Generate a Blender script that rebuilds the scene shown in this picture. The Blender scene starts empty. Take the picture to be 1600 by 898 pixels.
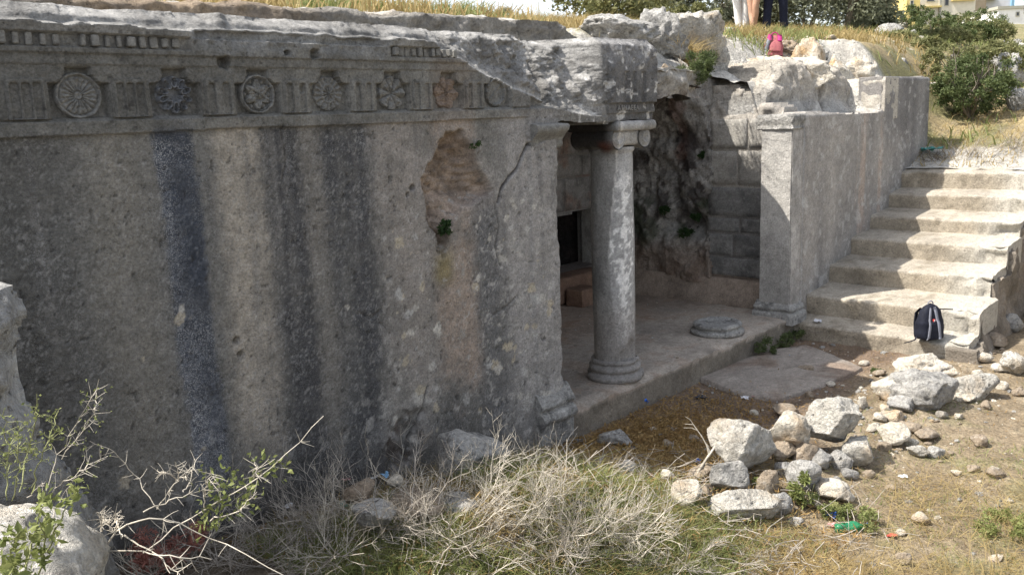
import bpy, math, random
import numpy as np
from mathutils import Vector, Matrix, Euler

# ------------------------------------------------------------------ camera, world, sun
SC = bpy.context.scene
COL = SC.collection
CAMP = np.array((0.0, -4.5, 2.8))
YAW, PITCH, ROLL, FPX, IW, IH = math.radians(43.348), math.radians(10.936), math.radians(-2.299), 1359.476, 1600.0, 898.0
FW = np.array((math.cos(YAW) * math.cos(PITCH), math.sin(YAW) * math.cos(PITCH), -math.sin(PITCH)))
_r = np.array((math.sin(YAW), -math.cos(YAW), 0.0)); _u = np.cross(_r, FW)
RT = _r * math.cos(ROLL) + _u * math.sin(ROLL)
UP = -_r * math.sin(ROLL) + _u * math.cos(ROLL)
cd = bpy.data.cameras.new('camera'); cam = bpy.data.objects.new('camera', cd); COL.objects.link(cam)
cd.sensor_width = 36.0; cd.lens = 36.0 * FPX / IW; cd.clip_start = 0.05; cd.clip_end = 1500.0
mw = Matrix.Identity(4)
for i in range(3):
    mw[i][0] = RT[i]; mw[i][1] = UP[i]; mw[i][2] = -FW[i]; mw[i][3] = CAMP[i]
cam.matrix_world = mw
SC.camera = cam

SUN = np.array((-0.55, 0.425, 1.0)); SUN /= np.linalg.norm(SUN)
W = bpy.data.worlds.new('World'); SC.world = W; W.use_nodes = True
wn = W.node_tree.nodes; wl = W.node_tree.links
bg = wn['Background']
sky = wn.new('ShaderNodeTexSky'); sky.sky_type = 'NISHITA'; sky.sun_disc = False
sky.sun_elevation = math.asin(SUN[2]); sky.sun_rotation = math.atan2(SUN[0], SUN[1])
sky.altitude = 500; sky.air_density = 1.0; sky.dust_density = 3.0; sky.ozone_density = 1.0
hs = wn.new('ShaderNodeHueSaturation'); hs.inputs['Saturation'].default_value = 0.42      # hazy, nearly white spring sky
wl.new(sky.outputs[0], hs.inputs['Color']); wl.new(hs.outputs[0], bg.inputs[0]); bg.inputs[1].default_value = 0.15
sl = bpy.data.lights.new('sun', 'SUN'); so = bpy.data.objects.new('sun', sl); COL.objects.link(so)
sl.energy = 4.0; sl.angle = math.radians(0.53); sl.color = (1.0, 0.94, 0.85)
so.rotation_euler = Vector(-SUN).to_track_quat('-Z', 'Y').to_euler()
SC.view_settings.view_transform = 'Standard'; SC.view_settings.look = 'None'
SC.view_settings.exposure = 1.05; SC.view_settings.gamma = 1.0

# ------------------------------------------------------------------ noise
def _h(ix, iy, iz, s):
    n = (ix.astype(np.int64) * 374761393 + iy.astype(np.int64) * 668265263 + iz.astype(np.int64) * 2147483647 + s * 144269) & 0xffffffff
    n = ((n ^ (n >> 13)) * 1274126177) & 0xffffffff
    n = ((n ^ (n >> 16)) * 2246822519) & 0xffffffff
    n = n ^ (n >> 15)
    return n / 4294967295.0
def vn(x, y, z=0.0, s=0):
    x = np.asarray(x, float); y = np.asarray(y, float)
    x, y, z = np.broadcast_arrays(x, y, np.asarray(z, float))
    X = np.floor(x); Y = np.floor(y); Z = np.floor(z)
    fx = x - X; fy = y - Y; fz = z - Z
    fx = fx * fx * (3 - 2 * fx); fy = fy * fy * (3 - 2 * fy); fz = fz * fz * (3 - 2 * fz)
    X = X.astype(np.int64); Y = Y.astype(np.int64); Z = Z.astype(np.int64)
    def c(a, b, d): return _h(X + a, Y + b, Z + d, s)
    a = c(0, 0, 0) * (1 - fx) + c(1, 0, 0) * fx; b = c(0, 1, 0) * (1 - fx) + c(1, 1, 0) * fx
    e = c(0, 0, 1) * (1 - fx) + c(1, 0, 1) * fx; g = c(0, 1, 1) * (1 - fx) + c(1, 1, 1) * fx
    return ((a * (1 - fy) + b * fy) * (1 - fz) + (e * (1 - fy) + g * fy) * fz) * 2 - 1
def fbm(x, y, z=0.0, o=4, s=0, g=0.5):
    t = 0; a = 1.0; n = 0
    for i in range(o):
        t = t + a * vn(np.asarray(x) * 2 ** i, np.asarray(y) * 2 ** i, np.asarray(z) * 2 ** i, s + i * 17); n += a; a *= g
    return t / n
def ridge(x, y, z=0.0, o=4, s=0):
    t = 0; a = 1.0; n = 0
    for i in range(o):
        t = t + a * (1 - 2 * np.abs(vn(np.asarray(x) * 2 ** i, np.asarray(y) * 2 ** i, np.asarray(z) * 2 ** i, s + i * 31))); n += a; a *= 0.5
    return t / n
def ss(a, b, x):
    t = np.clip((np.asarray(x, float) - a) / (b - a), 0, 1); return t * t * (3 - 2 * t)
def lerp(a, b, t): return a + (b - a) * t

# ------------------------------------------------------------------ object helpers
def link(o, parent=None):
    COL.objects.link(o)
    if parent is not None: o.parent = parent
    return o
def tag(o, label=None, cat=None, group=None, kind=None):
    if label: o['label'] = label
    if cat: o['category'] = cat
    if group: o['group'] = group
    if kind: o['kind'] = kind
    elif cat: o['kind'] = 'thing'
    return o
def empty(name, loc, label=None, cat=None, group=None, rz=0.0):
    o = bpy.data.objects.new(name, None); COL.objects.link(o)
    o.location = tuple(float(v) for v in loc); o.rotation_euler = (0, 0, rz); o.empty_display_size = 0.1
    return tag(o, label, cat, group)
class MB:
    def __init__(s): s.v = []; s.f = []; s.n = 0; s.mi = []
    def add(s, v, f, mi=0):
        v = np.asarray(v, float).reshape(-1, 3); f = np.asarray(f, np.int64)
        if len(v) == 0 or len(f) == 0: return
        s.v.append(v); s.f.append(f + s.n); s.mi.append(np.full(len(f), mi, np.int32)); s.n += len(v)
    def mesh(s, name, mats, smooth=True):
        me = bpy.data.meshes.new(name)
        v = np.concatenate(s.v)
        me.vertices.add(len(v)); me.vertices.foreach_set('co', v.ravel())
        lv = np.concatenate([f.ravel() for f in s.f]); lt = np.concatenate([np.full(len(f), f.shape[1], np.int32) for f in s.f])
        me.loops.add(len(lv)); me.loops.foreach_set('vertex_index', lv.astype(np.int32))
        me.polygons.add(len(lt)); st = np.concatenate(([0], np.cumsum(lt)[:-1])).astype(np.int32)
        me.polygons.foreach_set('loop_start', st); me.polygons.foreach_set('loop_total', lt)
        me.polygons.foreach_set('material_index', np.concatenate(s.mi))
        me.polygons.foreach_set('use_smooth', np.full(len(lt), bool(smooth)))
        for m in (mats if isinstance(mats, (list, tuple)) else [mats]): me.materials.append(m)
        me.update(calc_edges=True); me.validate()
        return me
    def build(s, name, mats, parent=None, smooth=True):
        return link(bpy.data.objects.new(name, s.mesh(name, mats, smooth)), parent)
def set_col(me, rgb, name='Col'):
    a = me.attributes.new(name, 'FLOAT_COLOR', 'POINT')
    rgb = np.asarray(rgb); c = np.ones((len(me.vertices), 4)); c[:, 3] = 0; c[:len(rgb), :rgb.shape[1]] = rgb
    a.data.foreach_set('color', c.ravel().astype(np.float32))
def grid_faces(nu, nv, mask=None):
    i, j = np.meshgrid(np.arange(nu - 1), np.arange(nv - 1), indexing='ij')
    a = i * nv + j
    f = np.stack([a, a + nv, a + nv + 1, a + 1], -1).reshape(-1, 4)
    if mask is not None: f = f[mask.ravel()]
    return f
def compact(v, f):
    u, inv = np.unique(f.ravel(), return_inverse=True)
    return v[u], inv.reshape(f.shape), u
def boundary(f):
    e = np.concatenate([f[:, [k, (k + 1) % f.shape[1]]] for k in range(f.shape[1])])
    k = np.sort(e, 1); key = k[:, 0] * 10000000 + k[:, 1]
    u, idx, cnt = np.unique(key, return_index=True, return_counts=True)
    return e[idx[cnt == 1]]
def box(mb, x0, x1, y0, y1, z0, z1, b=0.0, jit=0.0, rng=None, mi=0):
    """bevelled box (24 verts) with optional jitter of its corners"""
    if b <= 0:
        v = np.array([(x, y, z) for x in (x0, x1) for y in (y0, y1) for z in (z0, z1)], float)
        if jit: v += rng.normal(size=v.shape) * jit
        f = [(0, 1, 3, 2), (4, 6, 7, 5), (0, 4, 5, 1), (2, 3, 7, 6), (0, 2, 6, 4), (1, 5, 7, 3)]
        mb.add(v, f, mi); return
    c = np.array(((x0 + x1) / 2, (y0 + y1) / 2, (z0 + z1) / 2)); h = np.array(((x1 - x0) / 2, (y1 - y0) / 2, (z1 - z0) / 2))
    v = []; ix = {}
    for sx in (-1, 1):
        for sy in (-1, 1):
            for sz in (-1, 1):
                j = rng.normal(size=3) * jit if jit else 0
                for ax in range(3):
                    p = h - b; p = p.copy(); p[ax] = h[ax]
                    ix[(sx, sy, sz, ax)] = len(v); v.append(c + np.array((sx, sy, sz)) * p + j)
    f4 = []; f3 = []
    for ax in range(3):
        o = [a for a in range(3) if a != ax]
        for s_ in (-1, 1):
            q = []
            for (a, bb) in ((-1, -1), (1, -1), (1, 1), (-1, 1)):
                k = [0, 0, 0]; k[ax] = s_; k[o[0]] = a; k[o[1]] = bb; q.append(ix[(k[0], k[1], k[2], ax)])
            f4.append(q if (s_ == 1) == (ax != 1) else q[::-1])
    for ax in range(3):
        o = [a for a in range(3) if a != ax]
        for a in (-1, 1):
            for bb in (-1, 1):
                k1 = [0, 0, 0]; k2 = [0, 0, 0]; k1[ax] = -1; k2[ax] = 1
                for k in (k1, k2): k[o[0]] = a; k[o[1]] = bb
                q = [ix[(*k1, o[0])], ix[(*k2, o[0])], ix[(*k2, o[1])], ix[(*k1, o[1])]]
                f4.append(q)
    for sx in (-1, 1):
        for sy in (-1, 1):
            for sz in (-1, 1):
                f3.append([ix[(sx, sy, sz, a)] for a in range(3)])
    n0 = np.array(v); f4 = np.array(f4); f3 = np.array(f3)
    # orient outward
    def orient(f):
        a = n0[f[:, 0]]; n = np.cross(n0[f[:, 1]] - a, n0[f[:, 2]] - a); m = n0[f].mean(1) - c
        flip = (n * m).sum(1) < 0; f = f.copy(); f[flip] = f[flip][:, ::-1]; return f
    st = mb.n
    mb.v.append(n0); mb.n += len(n0)
    for f in (orient(f4), orient(f3)):
        mb.f.append(f + st); mb.mi.append(np.full(len(f), mi, np.int32))
def tube(mb, pts, rad, sides=4, mi=0, cap=True):
    pts = np.asarray(pts, float); n = len(pts); rad = np.broadcast_to(np.asarray(rad, float), (n,))
    t = np.gradient(pts, axis=0); t /= (np.linalg.norm(t, axis=1, keepdims=True) + 1e-9)
    ref = np.array((0, 0, 1.0)) if abs(t[:, 2]).mean() < 0.9 else np.array((1.0, 0, 0))
    a = np.cross(t, ref); a /= (np.linalg.norm(a, axis=1, keepdims=True) + 1e-9); b = np.cross(t, a)
    th = np.arange(sides) * 2 * np.pi / sides
    v = pts[:, None, :] + rad[:, None, None] * (a[:, None, :] * np.cos(th)[None, :, None] + b[:, None, :] * np.sin(th)[None, :, None])
    i, j = np.meshgrid(np.arange(n - 1), np.arange(sides), indexing='ij'); k = (j + 1) % sides
    f = np.stack([i * sides + j, i * sides + k, (i + 1) * sides + k, (i + 1) * sides + j], -1).reshape(-1, 4)
    mb.add(v.reshape(-1, 3), f, mi)
def lathe(mb, prof, c, seg=40, fn=None, mi=0):
    """profile [(r, z)] turned about the vertical through c; fn(theta, z, r) -> r"""
    prof = np.asarray(prof, float); th = np.arange(seg) * 2 * np.pi / seg
    R = prof[:, 0][:, None] + np.zeros(seg)[None]; Z = prof[:, 1][:, None] + np.zeros(seg)[None]; T = th[None] + np.zeros(len(prof))[:, None]
    if fn is not None: R = fn(T, Z, R)
    v = np.stack([c[0] + R * np.cos(T), c[1] + R * np.sin(T), c[2] + Z], -1).reshape(-1, 3)
    i, j = np.meshgrid(np.arange(len(prof) - 1), np.arange(seg), indexing='ij'); k = (j + 1) % seg
    f = np.stack([i * seg + j, i * seg + k, (i + 1) * seg + k, (i + 1) * seg + j], -1).reshape(-1, 4)
    mb.add(v, f, mi)
_ico = {}
def ico(n):
    if n not in _ico:
        import bmesh
        bm = bmesh.new(); bmesh.ops.create_icosphere(bm, subdivisions=n, radius=1.0)
        bm.verts.ensure_lookup_table()
        _ico[n] = (np.array([v.co[:] for v in bm.verts]), np.array([[v.index for v in f.verts] for f in bm.faces])); bm.free()
    return _ico[n]
def rock_shape(seed, sub=3, cuts=9, rough=0.10, lo=0.5, hi=0.85):
    rng = np.random.default_rng(seed); v, f = ico(sub); v = v.copy()
    for k in range(cuts):
        n = rng.normal(size=3); n /= np.linalg.norm(n); o = rng.uniform(lo, hi)
        d = v @ n - o; v = v - np.maximum(d, 0)[:, None] * n * 0.93
    s = rng.uniform(0, 100)
    r = 1 + rough * fbm(v[:, 0] * 1.7 + s, v[:, 1] * 1.7, v[:, 2] * 1.7, 5, seed, 0.6) + rough * 0.6 * ridge(v[:, 0] * 2.2 + s, v[:, 1] * 2.2, v[:, 2] * 2.2, 4, seed + 5)
    r = r - rough * 0.9 * ss(0.25, 0.6, fbm(v[:, 0] * 3.1 + s, v[:, 1] * 3.1, v[:, 2] * 3.1, 3, seed + 9)) * (sub > 3)
    v = v * r[:, None]
    e = (v.max(0) - v.min(0)) / 2; c = (v.max(0) + v.min(0)) / 2
    return (v - c) / e, f          # fits the unit cube
def rock(name, loc, size, seed, mat, label, cat='rock', group=None, rz=0.0, sub=3, cuts=9, rough=0.10, sink=0.12, parent=None, tilt=(0, 0), lo=0.5, hi=0.85):
    """size = full extents; loc = point on the ground under it"""
    v, f = rock_shape(seed, sub, cuts, rough, lo, hi)
    v = v * (np.array(size) / 2); v[:, 2] += size[2] * (0.5 - sink)
    mb = MB(); mb.add(v, f); o = mb.build(name, mat, parent)
    o.location = tuple(float(q) for q in loc); o.rotation_euler = (tilt[0], tilt[1], rz)
    return tag(o, label, cat, group)
def relief(name, us, vs, dep, org, ud, nd, thick, mat, mask=None, col=None, parent=None, rough_back=0.0, smooth=True):
    """carved slab: front = org + u*ud + v*z + dep(u,v)*nd, open edges carried back by thick along nd"""
    U, V = np.meshgrid(us, vs, indexing='ij')
    D = dep(U, V)
    org = np.array(org, float); ud = np.array(ud, float); nd = np.array(nd, float)
    P = org + U[..., None] * ud + V[..., None] * np.array((0, 0, 1.0)) + D[..., None] * nd
    m = None
    if mask is not None:
        uc = (us[:-1] + us[1:]) / 2; vc = (vs[:-1] + vs[1:]) / 2
        UC, VC = np.meshgrid(uc, vc, indexing='ij'); m = mask(UC, VC)
    f = grid_faces(len(us), len(vs), m); v, f, idx = compact(P.reshape(-1, 3), f)
    if np.dot(np.cross(ud, (0, 0, 1)), nd) > 0: f = f[:, ::-1]
    be = boundary(f)
    mb = MB(); mb.add(v, f)
    # skirt in three rows
    bu, binv = np.unique(be.ravel(), return_inverse=True); be2 = binv.reshape(be.shape)
    base = v[bu]; dfront = D.ravel()[idx][bu]
    rows = [base]; cols = [bu]
    for k in (0.12, 0.45, 1.0):
        r = base + nd * ((thick - dfront) * k)[:, None]
        if rough_back: r = r + rough_back * np.stack([fbm(base[:, 0] * 5 + k * 9, base[:, 1] * 5, base[:, 2] * 5, 3, 3 + i) for i in range(3)], -1)
        rows.append(r)
    for a, b in zip(rows[:-1], rows[1:]):
        n = len(a); q = np.stack([be2[:, 1], be2[:, 0], be2[:, 0] + n, be2[:, 1] + n], -1)
        mb.add(np.concatenate([a, b]), q)
    o = mb.build(name, mat, parent, smooth)
    if col is not None:
        c = col(U, V, D); c = c.reshape(-1, c.shape[-1])[idx]; cc = [c]
        for a in range(3): cc += [c[bu], c[bu]]
        set_col(o.data, np.concatenate(cc))
    return o
# pixel ray helpers used only to measure where things stand in the place
def ray(px, py):
    d = FW + RT * (px - IW / 2) / FPX - UP * (py - IH / 2) / FPX
    return d
def at(px, py, ax, val):
    d = ray(px, py); return CAMP + d * ((val - CAMP[ax]) / d[ax])
def depth_of(p): return float((np.asarray(p, float) - CAMP) @ FW)
def ppm(p): return FPX / depth_of(p)      # photo pixels per metre at p

# ------------------------------------------------------------------ materials
class NT:
    def __init__(s, name):
        s.m = bpy.data.materials.new(name); s.m.use_nodes = True; s.t = s.m.node_tree; s.n = s.t.nodes; s.l = s.t.links
        s.b = s.n['Principled BSDF']; s.b.inputs['Specular IOR Level'].default_value = 0.25
        s.pos = s.n.new('ShaderNodeNewGeometry').outputs['Position']
    def L(s, a, b): s.l.new(a, b)
    def noise(s, scale, detail=5, rough=0.6, vec=None, dist=0.0, off=None, sc3=None):
        v = vec or s.pos
        if sc3 or off:
            mp = s.n.new('ShaderNodeMapping'); s.L(v, mp.inputs[0])
            if sc3: mp.inputs['Scale'].default_value = sc3
            if off: mp.inputs['Location'].default_value = off
            v = mp.outputs[0]
        n = s.n.new('ShaderNodeTexNoise'); s.L(v, n.inputs['Vector']); n.inputs['Scale'].default_value = scale
        n.inputs['Detail'].default_value = detail; n.inputs['Roughness'].default_value = rough; n.inputs['Distortion'].default_value = dist
        return n.outputs['Fac']
    def vor(s, scale, feature='F1', out='Distance', rnd=1.0):
        n = s.n.new('ShaderNodeTexVoronoi'); s.L(s.pos, n.inputs['Vector']); n.feature = feature; n.inputs['Scale'].default_value = scale
        n.inputs['Randomness'].default_value = rnd
        return n.outputs[out]
    def ramp(s, fac, stops):
        r = s.n.new('ShaderNodeValToRGB'); s.L(fac, r.inputs[0]); e = r.color_ramp.elements
        while len(e) < len(stops): e.new(0.5)
        for k, (p, c) in enumerate(stops):
            e[k].position = p; e[k].color = (*c, 1) if isinstance(c, (tuple, list)) else (c, c, c, 1)
        return r.outputs[0]
    def mix(s, fac, a, b, mode='MIX'):
        n = s.n.new('ShaderNodeMix'); n.data_type = 'RGBA'; n.blend_type = mode
        for v, k in ((fac, 0), (a, 6), (b, 7)):
            if isinstance(v, (int, float)): n.inputs[k].default_value = v
            elif isinstance(v, tuple): n.inputs[k].default_value = (*v, 1)
            else: s.L(v, n.inputs[k])
        return n.outputs[2]
    def math(s, op, a, b=0.0):
        n = s.n.new('ShaderNodeMath'); n.operation = op
        for v, k in ((a, 0), (b, 1)):
            if isinstance(v, (int, float)): n.inputs[k].default_value = v
            else: s.L(v, n.inputs[k])
        return n.outputs[0]
    def bump(s, h, dist=0.01, strength=1.0, prev=None):
        n = s.n.new('ShaderNodeBump'); s.L(h, n.inputs['Height']); n.inputs['Distance'].default_value = dist; n.inputs['Strength'].default_value = strength
        if prev is not None: s.L(prev, n.inputs['Normal'])
        return n.outputs[0]
    def done(s, col, nrm=None, rough=0.9):
        if isinstance(col, tuple): s.b.inputs['Base Color'].default_value = (*col, 1)
        else: s.L(col, s.b.inputs['Base Color'])
        if nrm is not None: s.L(nrm, s.b.inputs['Normal'])
        s.b.inputs['Roughness'].default_value = rough
        return s.m
    def attr(s, name='Col'):
        n = s.n.new('ShaderNodeAttribute'); n.attribute_name = name; return n.outputs['Color']
def stone_mat(name, c1, c2, scale=3.0, grain=0.45, pits=0.35, lichen=0.0, lichcol=(0.62, 0.6, 0.54), bump=0.012, attr=False, gscale=70.0, dark=(0.05, 0.05, 0.05), darkamt=0.0, warm=None):
    t = NT(name)
    base = t.attr() if attr else t.ramp(t.noise(scale, 6, 0.6), [(0.3, c1), (0.7, c2)])
    if warm: base = t.mix(t.ramp(t.noise(scale * 0.7, 4, 0.6, off=(7, 3, 1)), [(0.5, 0.0), (0.68, 1.0)]), base, warm)
    g = t.noise(gscale, 4, 0.7)
    col = t.mix(grain, base, t.ramp(g, [(0.28, 0.35), (0.5, 1.0), (0.74, 1.65)]), 'MULTIPLY')
    if attr:      # fine salt-like lichen specks, their amount carried in the attribute's alpha
        at_ = [n for n in t.n if n.type == 'ATTRIBUTE'][0]
        sk = t.ramp(t.noise(150, 2, 0.6, off=(2, 8, 4)), [(0.50, 0.0), (0.62, 1.0)])
        col = t.mix(t.math('MULTIPLY', sk, at_.outputs['Alpha']), col, (0.42, 0.42, 0.42))
    g2 = t.noise(scale * 6, 5, 0.65, off=(3, 9, 4))
    col = t.mix(0.6, col, t.ramp(g2, [(0.3, 0.62), (0.5, 1.0), (0.7, 1.3)]), 'MULTIPLY')
    if darkamt:
        dk = t.ramp(t.noise(scale * 1.3, 7, 0.7, off=(11, 2, 5)), [(0.5, 0.0), (0.62, 1.0)])
        col = t.mix(t.math('MULTIPLY', dk, darkamt), col, dark)
    if lichen:
        lk = t.ramp(t.noise(scale * 5, 6, 0.72, off=(1, 5, 9)), [(0.55, 0.0), (0.63, 1.0)])
        col = t.mix(t.math('MULTIPLY', lk, lichen), col, lichcol)
    pt = t.ramp(t.noise(gscale * 0.45, 3, 0.6, off=(5, 5, 2)), [(0.27, 1.0), (0.36, 0.0)])
    col = t.mix(t.math('MULTIPLY', pt, pits), col, (0.03, 0.028, 0.026))
    h = t.math('ADD', t.noise(gscale * 0.8, 5, 0.75), t.math('MULTIPLY', t.noise(scale * 4, 6, 0.7), 1.6))
    h = t.math('SUBTRACT', h, t.math('MULTIPLY', pt, pits * 1.2))
    return t.done(col, t.bump(h, bump, 0.9), 0.92)
M = {}
M['facade'] = stone_mat('facade_stone', 0, 0, 3.0, 0.62, 0.35, attr=True, bump=0.010, gscale=70)
M['relief'] = stone_mat('carved_stone', (0.145, 0.143, 0.135), (0.22, 0.215, 0.20), 4, 0.55, 0.35, lichen=0.25, lichcol=(0.36, 0.35, 0.32), bump=0.006)
M['relief_brown'] = stone_mat('carved_stone_brown', (0.19, 0.145, 0.115), (0.26, 0.205, 0.165), 4, 0.5, 0.35, bump=0.006)
M['relief_blue'] = stone_mat('carved_stone_stained', (0.125, 0.13, 0.14), (0.20, 0.205, 0.215), 4, 0.5, 0.3, lichen=0.3, lichcol=(0.3, 0.3, 0.31), bump=0.006)
M['wall'] = stone_mat('side_wall_stone', 0, 0, 2.5, 0.5, 0.3, attr=True, bump=0.010, gscale=55)
M['column'] = stone_mat('column_stone', 0, 0, 3.0, 0.5, 0.35, attr=True, bump=0.008, gscale=60)
M['rockwhite'] = stone_mat('pale_limestone', (0.60, 0.57, 0.505), (0.76, 0.73, 0.665), 4.0, 0.6, 0.7, darkamt=0.7, dark=(0.23, 0.215, 0.19), warm=(0.58, 0.47, 0.34), bump=0.05, gscale=40)
M['rockgrey'] = stone_mat('grey_limestone', (0.34, 0.332, 0.315), (0.56, 0.545, 0.515), 4.5, 0.6, 0.65, lichen=0.6, darkamt=0.6, dark=(0.10, 0.10, 0.097), bump=0.05, gscale=40)
M['rockcream'] = stone_mat('cream_limestone', (0.58, 0.53, 0.44), (0.74, 0.69, 0.60), 4.0, 0.55, 0.5, darkamt=0.3, dark=(0.24, 0.20, 0.15), warm=(0.52, 0.37, 0.22), bump=0.04, gscale=42)
M['rockbank'] = stone_mat('dark_bank_limestone', (0.17, 0.168, 0.16), (0.30, 0.295, 0.28), 4.5, 0.6, 0.6, lichen=0.35, lichcol=(.45, .44, .42), darkamt=0.6, dark=(0.075, 0.075, 0.073), bump=0.045, gscale=42)
M['rockbrown'] = stone_mat('brown_limestone', (0.24, 0.19, 0.14), (0.36, 0.30, 0.23), 4.0, 0.5, 0.4, lichen=0.25, bump=0.025, gscale=45)
M['rocktop'] = stone_mat('weathered_rock', 0, 0, 3.0, 0.55, 0.55, attr=True, darkamt=0.35, dark=(0.13, 0.125, 0.12), bump=0.03, gscale=40)
M['eroded'] = stone_mat('eroded_rock', 0, 0, 3.0, 0.55, 0.7, attr=True, bump=0.045, gscale=36)
M['block'] = stone_mat('wall_block', (0.31, 0.295, 0.268), (0.42, 0.40, 0.365), 2.5, 0.45, 0.3, darkamt=0.45, dark=(0.10, 0.10, 0.10), bump=0.014, gscale=55)
M['blockdark'] = stone_mat('sooty_block', (0.24, 0.228, 0.213), (0.37, 0.352, 0.328), 2.2, 0.5, 0.3, darkamt=0.5, dark=(0.05, 0.05, 0.05), warm=(0.27, 0.14, 0.09), bump=0.012, gscale=55)
M['blockgrey'] = stone_mat('dark_wall_block', (0.17, 0.168, 0.163), (0.29, 0.283, 0.268), 2.4, 0.5, 0.3, darkamt=0.6, dark=(0.075, 0.075, 0.075), lichen=.3, lichcol=(.4, .39, .37), bump=0.014, gscale=55)
M['redblock'] = stone_mat('red_stone', (0.17, 0.105, 0.075), (0.26, 0.17, 0.12), 3.0, 0.5, 0.3, bump=0.012)
M['soot'] = stone_mat('sooty_rock', (0.05, 0.047, 0.045), (0.12, 0.10, 0.09), 2.5, 0.5, 0.5, bump=0.04, gscale=40)
M['step'] = stone_mat('step_stone', 0, 0, 3.0, 0.5, 0.4, attr=True, bump=0.014, gscale=55)
M['ground'] = stone_mat('dry_earth', 0, 0, 3.0, 0.8, 0.4, attr=True, bump=0.035, gscale=44)
M['floor'] = stone_mat('floor_stone', 0, 0, 2.5, 0.5, 0.3, attr=True, bump=0.012, gscale=55)
def flat_mat(name, c, rough=0.7, var=0.25, scale=30, bump=0.0, spec=0.25, trans=0.0):
    t = NT(name)
    col = t.mix(1.0, c, t.ramp(t.noise(scale, 4, 0.6), [(0.3, 1 - var), (0.7, 1 + var)]), 'MULTIPLY')
    n = t.bump(t.noise(scale * 2, 4, 0.6), bump) if bump else None
    m = t.done(col, n, rough); t.b.inputs['Specular IOR Level'].default_value = spec
    if trans: t.b.inputs['Transmission Weight'].default_value = trans
    return m
def leaf_mat(name, c1, c2, c3=None, scale=6.0, trans=0.35):
    t = NT(name)
    col = t.ramp(t.noise(scale, 5, 0.7), [(0.3, c1), (0.52, c2), (0.72, c3 or c2)])
    m = t.done(col, None, 0.65); 
    tr = t.n.new('ShaderNodeBsdfTranslucent'); t.L(col, tr.inputs['Color'])
    mx = t.n.new('ShaderNodeMixShader'); mx.inputs[0].default_value = trans
    t.L(t.b.outputs[0], mx.inputs[1]); t.L(tr.outputs[0], mx.inputs[2]); t.L(mx.outputs[0], t.n['Material Output'].inputs[0])
    return m
M['olive'] = leaf_mat('olive_leaf', (0.10, 0.115, 0.075), (0.21, 0.225, 0.15), (0.38, 0.385, 0.29), 9)
M['bush'] = leaf_mat('bush_leaf', (0.045, 0.065, 0.025), (0.10, 0.13, 0.05), (0.19, 0.22, 0.09), 9)
M['bushyel'] = leaf_mat('yellow_bush_leaf', (0.10, 0.115, 0.045), (0.20, 0.205, 0.09), (0.34, 0.31, 0.15), 7)
M['grassdry'] = leaf_mat('dry_grass', (0.22, 0.16, 0.06), (0.38, 0.29, 0.13), (0.52, 0.44, 0.24), 5)
M['grassgreen'] = leaf_mat('green_grass', (0.12, 0.15, 0.05), (0.22, 0.25, 0.09), (0.40, 0.37, 0.18), 6)
M['leaffresh'] = leaf_mat('fresh_leaf', (0.12, 0.15, 0.045), (0.22, 0.25, 0.085), (0.34, 0.35, 0.15), 14)
M['fern'] = leaf_mat('wall_fern', (0.02, 0.05, 0.015), (0.045, 0.085, 0.028), (0.08, 0.12, 0.045), 14)
M['redplant'] = leaf_mat('red_weed', (0.34, 0.13, 0.10), (0.48, 0.22, 0.17), (0.55, 0.34, 0.26), 14)
M['twig'] = flat_mat('dead_twig', (0.47, 0.43, 0.36), 0.85, 0.6, 9)
M['twiggrey'] = flat_mat('grey_twig', (0.36, 0.325, 0.28), 0.85, 0.6, 9)
M['bark'] = flat_mat('bark', (0.17, 0.145, 0.115), 0.9, 0.4, 18, 0.01)
M['stemgreen'] = flat_mat('green_stem', (0.26, 0.27, 0.13), 0.8, 0.3, 25)
M['litter'] = leaf_mat('dry_litter', (0.17, 0.10, 0.04), (0.33, 0.215, 0.085), (0.45, 0.33, 0.15), 7, 0.15)
# ------------------------------------------------------------------ the carved tomb facade
ZF = 0.37            # porch floor
MX = [1.75 + 0.49 * k for k in range(8)]       # metope centres
MZ = 2.995
HOLES = [(2.53, 3.165, .035), (3.12, 3.225, .032), (2.93, 3.225, .018), (3.02, 3.02, .02), (4.20, 2.69, .05), (4.28, 2.65, .05), (4.31, 2.71, .04), (4.12, 2.66, .035),
         (3.83, 2.37, .022), (3.78, 2.33, .014), (2.44, 1.62, .018), (2.46, 1.53, .02), (3.99, 2.50, .03), (4.07, 2.02, .05), (4.05, 1.93, .035)]
CRACK = [(5.27, 2.70), (5.15, 2.63), (4.99, 2.60), (4.93, 2.52), (4.86, 2.42), (4.78, 2.37), (4.70, 2.30), (4.66, 2.20)]
CRACKS = [[(4.55, 1.36), (4.72, 1.40), (4.83, 1.46)], [(4.62, 2.20), (4.66, 2.02), (4.61, 1.86), (4.66, 1.72)], [(3.62, .50), (3.68, .64), (3.76, .74), (3.86, .98)], [(2.86, 2.82), (2.88, 2.62), (2.84, 2.50)], [(3.30, 1.62), (3.42, 1.56), (3.50, 1.60)]]
def seg_dist(x, z, pl):
    d = np.full(np.shape(x), 9.0)
    for (ax, az), (bx, bz) in zip(pl[:-1], pl[1:]):
        l2 = (bx - ax) ** 2 + (bz - az) ** 2; t = np.clip(((x - ax) * (bx - ax) + (z - az) * (bz - az)) / l2, 0, 1)
        d = np.minimum(d, np.hypot(x - ax - t * (bx - ax), z - az - t * (bz - az)))
    return d
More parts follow.
